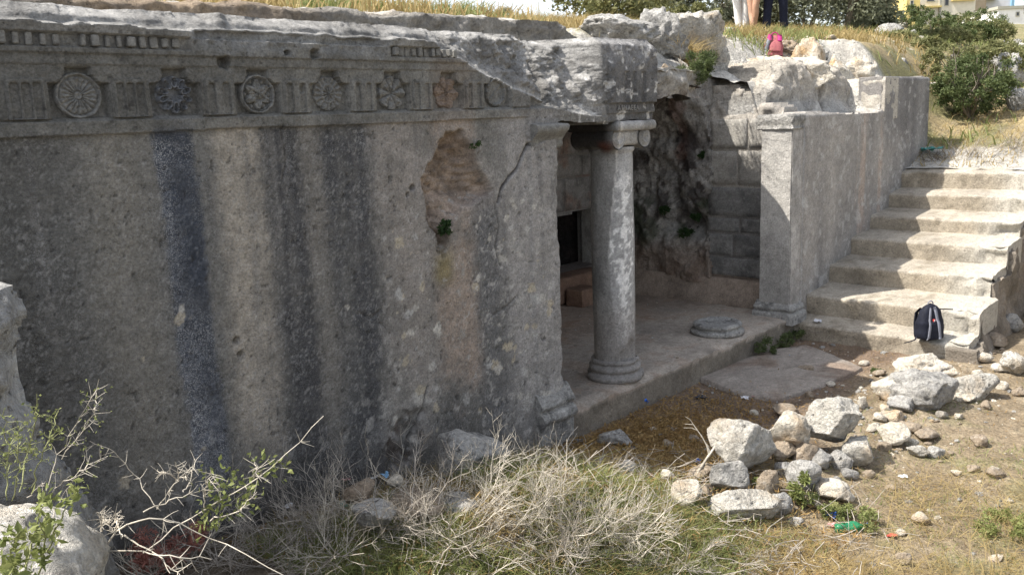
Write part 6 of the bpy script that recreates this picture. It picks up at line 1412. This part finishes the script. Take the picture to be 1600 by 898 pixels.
tree('olive_tree', 1318, 58, 3.6, 3.6, 13950, 951, 'olive', 'broad grey-green olive tree with slender pale trunks right of the people', base=.02, clumps=54, multi=3, r=24)
tree('olive_tree', 1262, 52, 3.0, 3.6, 10230, 952, 'olive', 'silvery olive tree right behind the dark-trousered person', base=.02, clumps=44, r=26)
tree('olive_tree', 1042, 42, 2.5, 3.0, 12090, 953, 'olive', 'dark olive tree behind the boulders left of the sky gap', base=.0, clumps=46, r=22)
tree('olive_tree', 1366, 46, 1.7, 1.8, 10500, 954, 'olive', 'smaller olive tree in front of the pink house', base=.02, clumps=30, r=27)
tree('small_tree', 1195, 46, 2.2, 2.0, 9750, 955, 'olive', 'low grey-green tree behind the gap between the people', base=.0, clumps=26, trunk=.06, r=24)
tree('small_tree', 1137, 46, 1.6, .8, 6750, 956, 'olive', 'low round tree under the sky gap left of the people', base=.0, clumps=20, trunk=.05, r=24)
tree('small_tree', 960, 20, 2.6, 1.4, 6750, 957, 'bushyel', 'green bush at the left end of the olive trees', base=.0, clumps=20, trunk=.05, r=19)
leafy('shrub', hit(1072, 48, 9.0), (2.2, 1.2, .65), 3200, .07, 'bushyel', 'low yellow-green bush at the foot of the dark olive tree', 958)
p = hit(1157, 52, 9.0); rt = empty('dead_sapling', p, 'bare white forked sapling standing left of the bare-legged person', 'dead tree'); mb = MB(); s_ = 1 / ppm(p)
def qq(px, py): return (RT * (px - 1157) - UP * (py - 52)) * s_
tube(mb, [qq(1157, 54), qq(1154, 40), qq(1152, 30), qq(1149, 20)], [.03, .026, .022, .016], 5); tube(mb, [qq(1154, 40), qq(1148, 30), qq(1144, 27)], [.02, .016, .012], 4); tube(mb, [qq(1153, 32), qq(1157, 24), qq(1160, 14)], [.018, .014, .01], 4); mb.build('stem', M['twig'], rt)
# ------------------------------------------------------------------ houses on the hill
def bld_mat(n, c): return flat_mat(n, c, .85, .10, 1.5)
M['pinkwall'] = bld_mat('pink_plaster', (0.62, 0.42, 0.36)); M['yellowwall'] = bld_mat('yellow_plaster', (0.62, 0.50, 0.20)); M['creamwall'] = bld_mat('cream_plaster', (0.72, 0.67, 0.56)); M['lilacwall'] = bld_mat('pale_plaster', (0.66, 0.66, 0.70)); M['whitewall'] = bld_mat('white_plaster', (0.78, 0.77, 0.76))
M['glass'] = flat_mat('dark_window', (0.05, 0.055, 0.065), .2, .1, 4, 0, .5); M['trimgrey'] = bld_mat('grey_trim', (0.38, 0.37, 0.32)); M['brownpillar'] = bld_mat('brown_pillar', (0.34, 0.28, 0.21)); M['bluewall'] = bld_mat('blue_trim', (0.25, 0.45, 0.62)); M['redcloth'] = flat_mat('red_cloth', (0.55, 0.05, 0.06), .8)
def house(name, label, px0, px1, py0, py1, R, mat, depth, wins=(), trims=(), kind='building'):
    """front wall spans the given part of the view at range R; built at true size, standing on the hill"""
    a = atr(px0, py1, R); b = atr(px1, py1, R); u = b - a; u[2] = 0; L = np.linalg.norm(u); u /= L; nrm = np.array((u[1], -u[0], 0)); s = R / FPX
    if nrm @ (CAMP - a) < 0: nrm = -nrm
    base = (a[2] + b[2]) / 2 - 1.5; H = (py1 - py0) * s + 1.5; root = empty(name, (*((a + b) / 2)[:2], base), label, kind); root.rotation_euler = (0, 0, math.atan2(u[1], u[0]))
    mb = MB(); box(mb, -L / 2, L / 2, 0, depth, 0, H); mb.build('wall', M[mat], root, smooth=False)
    mb = MB(); box(mb, -L / 2 - .15, L / 2 + .15, -.15, depth + .15, H + .01, H + .28); mb.build('roof', M['trimgrey'], root, smooth=False)
    def lx(px): return (px - (px0 + px1) / 2) * s
    def lz(py): return (py1 - py) * s + 1.5
    for (cx, cy, w, h, arch) in wins:
        x0, x1, z0, z1 = lx(cx - w / 2), lx(cx + w / 2), lz(cy + h / 2), lz(cy - h / 2); mb = MB()
        t = .07; box(mb, x0 - t, x1 + t, -.06, .02, z1, z1 + t); box(mb, x0 - t, x1 + t, -.08, .02, z0 - t, z0); box(mb, x0 - t, x0, -.06, .02, z0, z1); box(mb, x1, x1 + t, -.06, .02, z0, z1); o = mb.build('window', M['trimgrey'], root, smooth=False)
        mb = MB()
        if arch:
            n = 10; th = np.linspace(0, np.pi, n); r = (x1 - x0) / 2; v = [(x0, -.02, z0), (x1, -.02, z0)] + [((x0 + x1) / 2 + r * math.cos(q), -.02, z1 - r + r * math.sin(q)) for q in th]; mb.add(v, [[0, i + 1, i + 2] for i in range(len(v) - 2)])
        else: box(mb, x0 + .002, x1 - .002, -.03, .0, z0 + .002, z1 - .002)
        mb.build('pane', M['glass'], o, smooth=False)
    for (x0, x1, y0, y1, mt, pr, nm) in trims:
        mb = MB(); box(mb, lx(x0), lx(x1), -pr, .05, lz(y1), lz(y0)); mb.build(nm, M[mt], root, smooth=False)
house('house', 'pink plastered house behind the olive tree', 1372, 1417, -60, 34, 92, 'pinkwall', 8, [(1384, -12, 8, 10, 0), (1404, -14, 8, 10, 0)])
house('tower_house', 'narrow yellow house front with one slit window', 1415, 1436, -60, 40, 88, 'yellowwall', 7, [(1423, 9, 3.6, 11, 0)])
house('house', 'large cream house with an arched window and green cornice', 1436, 1522, -70, 44, 96, 'creamwall', 10, [(1452, -1, 11, 8, 0), (1477, 4, 5, 12, 1), (1500, -16, 9, 10, 0)], [(1438, 1468, 10.5, 13, 'yellowwall', .35, 'cornice'), (1484, 1520, 2, 4.5, 'yellowwall', .35, 'cornice'), (1465, 1468, -60, 40, 'trimgrey', .2, 'pilaster')])
house('house', 'pale house front with a dark overhang and a blue edge strip', 1520, 1582, -40, 32, 104, 'lilacwall', 9, [(1556, -14, 8, 9, 0)], [(1519, 1536, -30, 30, 'brownpillar', .5, 'pillar'), (1536, 1553, -1, 2, 'trimgrey', 1.4, 'overhang'), (1577, 1581.5, -40, 26, 'bluewall', .25, 'edge_strip')])
house('house', 'bright white house with small dark windows at the right edge', 1556, 1650, 16, 80, 84, 'whitewall', 8, [(1579, 49, 9, 8, 0), (1602, 46, 7, 9, 0), (1586, 24, 3.5, 5, 1), (1598, 20, 3, 5, 1), (1620, 45, 9, 9, 0)])

# ------------------------------------------------------------------ people standing on the rock
M['skin'] = flat_mat('skin', (0.42, 0.25, 0.17), .6, .12, 20); M['navy'] = flat_mat('navy_cloth', (0.012, 0.014, 0.028), .9, .3, 40); M['black'] = flat_mat('black_cloth', (0.018, 0.018, 0.02), .9, .3, 40); M['whitecloth'] = flat_mat('white_cloth', (0.70, 0.68, 0.66), .9, .1, 30)
M['pinkcloth'] = flat_mat('pink_cloth', (0.55, 0.10, 0.20), .9, .2, 30); M['greycloth'] = flat_mat('grey_cloth', (0.25, 0.26, 0.29), .9, .2, 30); M['shoe'] = flat_mat('shoe', (0.13, 0.125, 0.12), .8, .3, 30); M['hair'] = flat_mat('hair', (0.03, 0.022, 0.017), .6, .3, 60); M['eye'] = flat_mat('eye', (0.03, 0.03, 0.03), .2)
def skin_mesh(name, chains, mat, parent, sub=2):
    """chains: list of [(x,y,z,r)...]; first vertex of later chains may be an index into the shared list"""
    V = []; E = []; R = []; key = {}
    for ch in chains:
        prev = None
        for (x, y, z, r) in ch:
            k = (round(x, 3), round(y, 3), round(z, 3))
            if k not in key: key[k] = len(V); V.append((x, y, z)); R.append(r)
            i = key[k]
            if prev is not None and prev != i: E.append((prev, i))
            prev = i
    me = bpy.data.meshes.new(name); me.from_pydata(V, E, []); me.materials.append(mat); o = bpy.data.objects.new(name, me); link(o, parent)
    m = o.modifiers.new('skin', 'SKIN'); m.use_smooth_shade = True
    if not me.skin_vertices: me.skin_vertices.new() if hasattr(me.skin_vertices, 'new') else None
    lay = me.skin_vertices[0].data
    for i, r in enumerate(R): lay[i].radius = (r, r); lay[i].use_root = (i == 0)
    s = o.modifiers.new('sub', 'SUBSURF'); s.levels = sub; s.render_levels = sub
    return o
def person(p, rz, label, sc, legs, top, topmat, botmat, bare=False, group='people standing above the tomb'):
    """legs = ((knee dx, knee dy, foot dx, foot dy) left, right) in metres, x sideways, y forwards"""
    root = empty('person', p, label, 'person', group); root.rotation_euler = (0, 0, rz); root.scale = (sc, sc, sc)
    pel = (0, 0, .93, .115); ch = [[pel, (0, .0, 1.08, .12), (0, .01, 1.25, .13), (0, .0, 1.40, .10), (0, .01, 1.48, .05), (0, .02, 1.54, .055), (0, .03, 1.62, .085), (0, .02, 1.70, .06)]]; lg = []
    for s, (kx, ky, fx, fy) in zip((-1, 1), legs):
        hip = (s * .095, 0, .90, .092); knee = (s * .10 + kx, ky, .50, .058); calf = (s * .10 + kx * .8 + fx * .2, ky * .8 + fy * .2 - .015, .37, .057); ank = (s * .10 + fx, fy, .10, .037); toe = (s * .115 + fx, fy + .13, .045, .035)
        ch.append([pel, hip, (s * .10 + kx * .5, ky * .5, .70, .078), knee, calf, ((s * .10 + fx), fy, .22, .043), ank, toe]); lg.append((hip, knee, calf, ank, toe))
        sh = (s * .17, 0, 1.39, .058); el = (s * .235, -.03, 1.13, .041); wr = (s * .25, .06, .90, .028); pa = (s * .25, .09, .82, .030)
        ch.append([(0, .0, 1.40, .10), sh, el, wr, pa]); 
        for k in range(4): ch.append([pa, (s * .25 + (k - 1.5) * .004, .075 + k * .017, .765, .010), (s * .25 + (k - 1.5) * .003, .08 + k * .017, .715 + .006 * abs(k - 1.5), .008)])
        ch.append([pa, (s * .225, .125, .80, .011), (s * .215, .135, .765, .009)])
    skin_mesh('body', ch, M['skin'], root)
    if top: skin_mesh('shirt', [[(0, 0, .86, .14), (0, 0, 1.08, .145), (0, .01, 1.25, .15), (0, 0, 1.40, .115), (0, .01, 1.46, .07)], [(0, 0, 1.40, .115), (-.17, 0, 1.39, .072), (-.215, -.02, 1.22, .06)], [(0, 0, 1.40, .115), (.17, 0, 1.39, .072), (.215, -.02, 1.22, .06)]], M[topmat], root)
    tc = []
    for (hip, knee, calf, ank, toe) in lg:
        if bare: tc.append([(0, 0, .93, .13), (hip[0], hip[1], hip[2], .108), (lerp(hip[0], knee[0], .8), lerp(hip[1], knee[1], .8), lerp(hip[2], knee[2], .8), .088)])
        else: tc.append([(0, 0, .93, .13), (hip[0], hip[1], hip[2], .108), (lerp(hip[0], knee[0], .5), lerp(hip[1], knee[1], .5), .70, .094), (knee[0], knee[1], knee[2], .078), (calf[0], calf[1], calf[2], .076), (ank[0], ank[1], .09, .070)])
    skin_mesh('shorts' if bare else 'trousers', tc, M[botmat], root)
    for (hip, knee, calf, ank, toe) in lg: skin_mesh('shoe', [[(ank[0], ank[1] - .03, .05, .05), (ank[0], ank[1] + .05, .05, .05), (toe[0], toe[1] - .01, .04, .042)]], M['shoe'], root)
    skin_mesh('hair', [[(0, -.01, 1.56, .07), (0, .0, 1.66, .088), (0, .01, 1.72, .07)]], M['hair'], root)
    v, f = ico(2)
    for s in (-1, 1):
        mb = MB(); mb.add(v * .011 + np.array((s * .032, .112, 1.625)), f); mb.build('eye', M['eye'], root)
    mb = MB(); tube(mb, [(0, .11, 1.63), (0, .128, 1.605), (0, .118, 1.595)], [.008, .013, .010], 6); mb.build('nose', M['skin'], root)
    mb = MB(); tube(mb, [(-.022, .103, 1.567), (0, .112, 1.566), (.022, .103, 1.567)], [.004, .006, .004], 6); mb.build('mouth', M['pinkcloth'], root)
    return root
def ground_pt(cx, cy): return plant_at(cx, cy, 15.6)
q = ground_pt(1211, 52); dq = depth_of(q); face = math.atan2(CAMP[1] - q[1], CAMP[0] - q[0]) - math.pi / 2
SCP = dq * (40 / FPX) / .44
person(q, face + .25, 'person in dark navy trousers standing behind the pink backpack', SCP, ((-.03, .02, -.06, .0), (.03, 0, .06, .02)), True, 'greycloth', 'navy')
q = ground_pt(1178, 54); person(q, face - .5, 'bare-legged person in dark shorts and grey shoes standing left', SCP, ((.05, .05, .10, -.02), (-.05, .02, -.10, .06)), True, 'pinkcloth', 'black', True)
q = ground_pt(1166, 53) + FH * .35; person(q, face + .2, 'person in white trousers and a pink top behind the bare-legged person', SCP, ((.02, .0, .05, .0), (-.04, .0, -.09, .0)), True, 'pinkcloth', 'whitecloth')

# ------------------------------------------------------------------ backpacks
def pack_shape(w, d, h, seed, n=22, m=32, squeeze=.55):
    t = np.linspace(0, 1, n); th = np.linspace(0, 2 * np.pi, m, endpoint=False); T, A = np.meshgrid(t, th, indexing='ij')
    prof = np.clip(np.sin(np.clip(T * 1.02 + .02, 0, 1) * np.pi * .5 + .0), 0, 1); 
    wid = np.interp(t, [0, .03, .12, .5, .8, .93, 1], [.55, .93, 1, .96, .74, .45, .02]); dep = np.interp(t, [0, .03, .12, .5, .8, .93, 1], [.6, .95, 1, .86, .60, .38, .02])
    ca, sa = np.cos(A), np.sin(A); e = .62; X = np.sign(ca) * np.abs(ca) ** e * wid[:, None] * w / 2; Y = np.sign(sa) * np.abs(sa) ** e * dep[:, None] * d / 2; Z = T * h
    n_ = 1 + .10 * fbm(X * 11, Y * 11, Z * 16 + seed, 4, seed); v = np.stack([X * n_, Y * n_, Z], -1).reshape(-1, 3)
    i, j = np.meshgrid(np.arange(n - 1), np.arange(m), indexing='ij'); k = (j + 1) % m
    return v, np.stack([i * m + j, i * m + k, (i + 1) * m + k, (i + 1) * m + j], -1).reshape(-1, 4)
def strip(mb, pts, w, nrm, t=.006):
    """flat band along pts, standing t off along nrm"""
    pts = np.asarray(pts, float); tg = np.gradient(pts, axis=0); tg /= np.linalg.norm(tg, axis=1, keepdims=True); s = np.cross(tg, np.asarray(nrm, float)); s /= np.linalg.norm(s, axis=1, keepdims=True); o = np.asarray(nrm, float) * t
    w = np.broadcast_to(np.asarray(w, float), (len(pts),))[:, None]
    V = np.stack([pts - s * w / 2 - o, pts - s * w / 2 + o, pts + s * w / 2 + o, pts + s * w / 2 - o], 1); n = len(pts); f = []
    for i in range(n - 1):
        for a in range(4): f.append([i * 4 + a, i * 4 + (a + 1) % 4, (i + 1) * 4 + (a + 1) % 4, (i + 1) * 4 + a])
    f += [[0, 1, 2, 3], [(n - 1) * 4 + 3, (n - 1) * 4 + 2, (n - 1) * 4 + 1, (n - 1) * 4]]; mb.add(V.reshape(-1, 3), f)
M['packblack'] = flat_mat('black_nylon', (0.010, 0.012, 0.022), .75, .35, 40, .003); M['packgrey'] = flat_mat('grey_nylon', (0.20, 0.21, 0.25), .7, .2, 40); M['packpink'] = flat_mat('pink_nylon', (0.33, 0.105, 0.115), .7, .2, 40, .003); M['magenta'] = flat_mat('magenta_nylon', (0.34, 0.025, 0.14), .7, .2, 40); M['badge'] = flat_mat('red_badge', (0.55, 0.06, 0.05), .6); M['badgewhite'] = flat_mat('white_badge', (0.75, 0.72, 0.70), .6)
def backpack_black():
    zt = 0.315; b = at(1455, 531, 2, zt); h = 57 / ppm(b); w = 46 / ppm(b); d = w * .62
    root = empty('backpack', (b[0] + FH[0] * d * .3, b[1] + FH[1] * d * .3, zt), 'black daypack with grey bands standing on the lowest step', 'backpack'); root.rotation_euler = (0, 0, YAW - math.pi / 2 + .35)
    v, f = pack_shape(w, d, h, 3); mb = MB(); mb.add(v, f); mb.build('body', M['packblack'], root)
    v2, f2 = pack_shape(w * .72, d * .5, h * .55, 4); mb = MB(); mb.add(v2 + np.array((0, -d * .36, h * .03)), f2); mb.build('front_pocket', M['packblack'], root)
    def surf(xf, t):     # point on the front of the body at width fraction xf and height t
        wid = np.interp(t, [0, .03, .12, .5, .8, .93, 1], [.55, .93, 1, .96, .74, .45, .02]); dep = np.interp(t, [0, .03, .12, .5, .8, .93, 1], [.6, .95, 1, .86, .60, .38, .02])
        x = xf * wid; y = -(1 - min(abs(xf), .999) ** (2 / .62)) ** (.62 / 2) * dep; ex = (d * .36 + d * .25 * 1.0 - 0) if False else 0
        if t < .52 and abs(xf) < .68: y = min(y, -(.36 * 2 + .5 * .92 * (1 - (abs(xf) / .74) ** 3.2) ** .3 * np.interp(t, [0, .05, .4, .55], [.7, 1, .75, .35])))
        return (x * w / 2, y * d / 2 - .004, t * h)
    ts = np.linspace(.05, .90, 16)
    for xf, a, ww in ((.22, .12, .034), (-.70, -.42, .026)):
        mb = MB(); strip(mb, [surf(lerp(xf, a, t), t) for t in ts], ww * w / .3, (0, -1, 0), .004); mb.build('grey_band', M['packgrey'], root)
    mb = MB(); th = np.linspace(0, np.pi, 10); tube(mb, [(.03 * math.cos(q) * 1.2, .0, h * .97 + .035 * math.sin(q)) for q in th], .006, 6); mb.build('handle', M['packgrey'], root)
    p = surf(-.16, .56); mb = MB(); box(mb, p[0] - .014, p[0] + .014, p[1] - .006, p[1] + .02, p[2] - .012, p[2] + .014, .003); o = mb.build('badge', M['badge'], root, smooth=False)
    mb = MB(); box(mb, p[0] - .005, p[0] + .005, p[1] - .009, p[1] + .0, p[2] - .009, p[2] + .010); mb.build('badge_cross', M['badgewhite'], o, smooth=False)
    mb = MB(); strip(mb, [(-w * .42, d * .1, .05), (-w * .55, .0, .035), (-w * .66, -.02, .02), (-w * .85, -.02, .008), (-w * 1.15, -.03, .006)], .016, (0, 0, 1), .003); mb.build('strap', M['packblack'], root)
    for z in (.20, .30):
        mb = MB(); box(mb, w * .42, w * .50, -d * .18, -d * .02, z * h, z * h + .010, .002); mb.build('zip_pull', M['badgewhite'], root, smooth=False)
    for s in (-1, 1):
        mb = MB(); strip(mb, [(s * w * .2, d * .30, h * .86), (s * w * .24, d * .56, h * .7), (s * w * .26, d * .58, h * .4), (s * w * .3, d * .46, h * .1)], .04, (0, 1, 0), .005); mb.build('shoulder_strap', M['packblack'], root)
    # thin dark stick on the tread behind
    q = at(1478, 484, 2, .60); mb = MB(); tube(mb, [(-.065, .02, .008), (0, 0, .009), (.065, -.02, .008)], .007, 5); o = mb.build('stick', M['black']); o.location = tuple(q); o.rotation_euler = (0, 0, RZ + .0); tag(o, 'short dark stick lying on the second step above the black daypack', 'stick')
backpack_black()
def backpack_pink():
    b = hit(1207, 92, 9.0); h = 36 / ppm(b); w = 30 / ppm(b); d = w * .6
    root = empty('backpack', b, 'pink backpack with black bottom leaning between rocks at the people\'s feet', 'backpack'); root.rotation_euler = (-.15, .1, YAW - math.pi / 2 - .2)
    v, f = pack_shape(w, d, h, 6); mb = MB(); mb.add(v, f); mb.build('body', M['packpink'], root); v, f = pack_shape(w * 1.03, d * 1.03, h * .30, 9); v[:, 2] *= 1.0; mb = MB(); mb.add(v, f); mb.build('bottom', M['packblack'], root)
    v2, f2 = pack_shape(w * .66, d * .5, h * .5, 7); mb = MB(); mb.add(v2 + np.array((w * .08, -d * .36, h * .24)), f2); mb.build('front_pocket', M['packpink'], root)
    mb = MB(); strip(mb, [(-w * .36, -d * .40, h * .1), (-w * .38, -d * .5, h * .4), (-w * .3, -d * .42, h * .75), (-w * .16, -d * .2, h * .93)], .05, (0, -1, 0), .01); mb.build('side_band', M['packgrey'], root)
    for s in (-.22, .2):
        mb = MB(); strip(mb, [(s * w, -d * .1, h * 1.0), (s * w * 1.2, -d * .3, h * .9), (s * w * 1.25, -d * .42, h * .72)], .06, (0, -1, .3), .012); mb.build('top_strap', M['magenta'], root)
    mb = MB(); th = np.linspace(0, np.pi, 9); tube(mb, [(.05 * math.cos(q), 0, h * .97 + .05 * math.sin(q)) for q in th], .009, 6); mb.build('handle', M['magenta'], root)
backpack_pink()

# ------------------------------------------------------------------ litter left by visitors
for nm, c in dict(plastic_blue=(0.03, 0.14, 0.55), plastic_white=(0.62, 0.62, 0.64), plastic_dark=(0.03, 0.035, 0.05), plastic_teal=(0.04, 0.22, 0.20), plastic_red=(0.45, 0.07, 0.05), plastic_lblue=(0.22, 0.42, 0.62), paper_pink=(0.60, 0.30, 0.30), plastic_navy=(0.02, 0.04, 0.16)).items(): M[nm] = flat_mat(nm, c, .45, .3, 30, .002, .5)
t = NT('green_bottle'); M['bottle'] = t.done((0.05, 0.42, 0.20), None, .15); t.b.inputs['Transmission Weight'].default_value = .6; t.b.inputs['Specular IOR Level'].default_value = .5
def crumple(name, p, s, mat, seed, label, flat=.5, cat='litter', group=None):
    rng = np.random.default_rng(seed); n = 9; u = np.linspace(-1, 1, n); U, V = np.meshgrid(u, u, indexing='ij'); a = 1 + .35 * fbm(U * 1.2, V * 1.2, seed, 3, seed)
    P = np.stack([U * a + .35 * fbm(U * 2, V * 2, 1, 3, seed + 1), V * a * .75 + .35 * fbm(U * 2, V * 2, 2, 3, seed + 2), flat * (ridge(U * 1.1, V * 1.1, 3, 3, seed + 3) + .3) + .25], -1) * s
    mb = MB(); mb.add(P.reshape(-1, 3), grid_faces(n, n)); o = mb.build(name, M[mat], smooth=False); m = o.modifiers.new('thick', 'SOLIDIFY'); m.thickness = .0015
    o.location = tuple(float(q) for q in p); o.rotation_euler = (0, 0, rng.uniform(0, 6.28)); tag(o, label, cat, group)
L_ = [(1007, 626, 15, 'plastic_blue', 'blue crumpled plastic scrap at the foot of the porch step', .9), (908, 690, 18, 'plastic_dark', 'dark grey wrapper with a white edge on the rusty litter', .5), (912, 694, 9, 'plastic_white', 'small white wrapper piece under the dark wrapper', .4),
      (838, 713, 14, 'plastic_dark', 'grey-blue scrap at the left of the rusty litter', .5), (1090, 722, 13, 'plastic_blue', 'blue scrap behind the white forked branch', .9), (445, 864, 14, 'plastic_blue', 'blue scrap in the brush near the bottom left', .9), (598, 745, 18, 'plastic_lblue', 'light blue bag scrap in the rubbish at the facade foot', .7),
      (585, 748, 12, 'plastic_white', 'white torn bag left of the light blue scrap', .7), (664, 757, 16, 'plastic_navy', 'navy blue bag at the right of the rubbish', .8), (645, 748, 20, 'plastic_dark', 'black bag in the rubbish at the facade foot', .6), (640, 760, 16, 'plastic_dark', 'black scrap beside the small pale stone', .5),
      (538, 752, 14, 'paper_pink', 'pink scrap among dead twigs at the facade foot', .8), (540, 795, 24, 'plastic_teal', 'teal bag caught under the dead twigs', .6), (448, 794, 20, 'plastic_white', 'clear plastic wrap at the left end of the brush', .6), (895, 790, 26, 'plastic_dark', 'black bag half hidden behind the tall dead shrub', .6),
      (1300, 806, 20, 'plastic_blue', 'blue plastic scrap left of the green bottle', .7), (1303, 822, 14, 'paper_pink', 'pale crushed cup between the blue scrap and the green bottle', .9), (1393, 835, 15, 'plastic_red', 'orange-red scrap on the straw right of the bottle', .4), (1237, 556, 13, 'plastic_lblue', 'pale blue crumpled wrapper on the sunken slab', .6),
      (1238, 561, 8, 'plastic_white', 'white tip of paper beside the pale blue wrapper', .4), (1278, 503, 14, 'plastic_white', 'white paper on the lowest step beside the pier', .3), (962, 682, 10, 'plastic_white', 'white thread of plastic on the low blue-grey rock', .4), (1016, 745, 16, 'paper_pink', 'pinkish crushed carton left of the pale stone', .7),
      (1180, 617, 14, 'paper_pink', 'dull red-pink scrap near the lower corner of the slab', .3), (1096, 619, 18, 'plastic_dark', 'flat grey scrap on the brown earth before the slab', .2), (1163, 620, 12, 'plastic_white', 'small white paper near the slab corner', .4), (1455, 700, 12, 'plastic_lblue', 'thin pale strip lying on the heap below the cream slab', .3),
      (1492, 604, 12, 'plastic_lblue', 'pale turquoise scrap between the grey and white rocks', .5), (1410, 742, 12, 'plastic_white', 'white paper chip on the sunlit earth', .3), (1387, 502, 8, 'plastic_red', 'small red scrap on the lowest step at the shadow edge', .4), (1455, 238, 30, 'plastic_teal', 'torn turquoise netting by the top of the stairs', .5), (988, 700, 12, 'plastic_dark', 'dark green scrap at the right end of the low blue-grey rock', .6)]
for k, (cx, cy, w, mt, lb, fl) in enumerate(L_):
    if cx in (1278, 1387): g = at(cx, cy, 2, .315)
    else: g = hit(cx, cy + 3)
    if cy > 735 and cx < 700: g = g + np.array((0, 0, .015))
    crumple('litter_scrap', g, w * .5 / ppm(g), mt, 1000 + k, lb, fl, group='litter')
def bottle():
    g = hit(1328, 829); s = 1 / ppm(g); root = empty('bottle', g + np.array((0, 0, .03)), 'crushed green plastic bottle lying in the low weeds', 'bottle'); root.rotation_euler = (0, 0, RZ + .12)
    mb = MB(); prof = [(0, 0), (.026, .002), (.031, .012), (.030, .05), (.026, .07), (.031, .09), (.032, .13), (.028, .15), (.016, .175), (.011, .19), (.011, .205)]; lathe(mb, [(r, z) for r, z in prof], (0, 0, 0), 20, lambda T, Z, R: R * (1 + .15 * np.sin(3 * T + Z * 40)))
    v = mb.v[0]; v = np.stack([v[:, 2] * 1.0 - .10, v[:, 0], v[:, 1]], -1); mb.v[0] = v; mb.build('shell', M['bottle'], root)
    mb = MB(); tube(mb, [(.103, 0, 0), (.122, 0, 0)], .014, 12); mb.build('cap', M['plastic_blue'], root)
bottle()
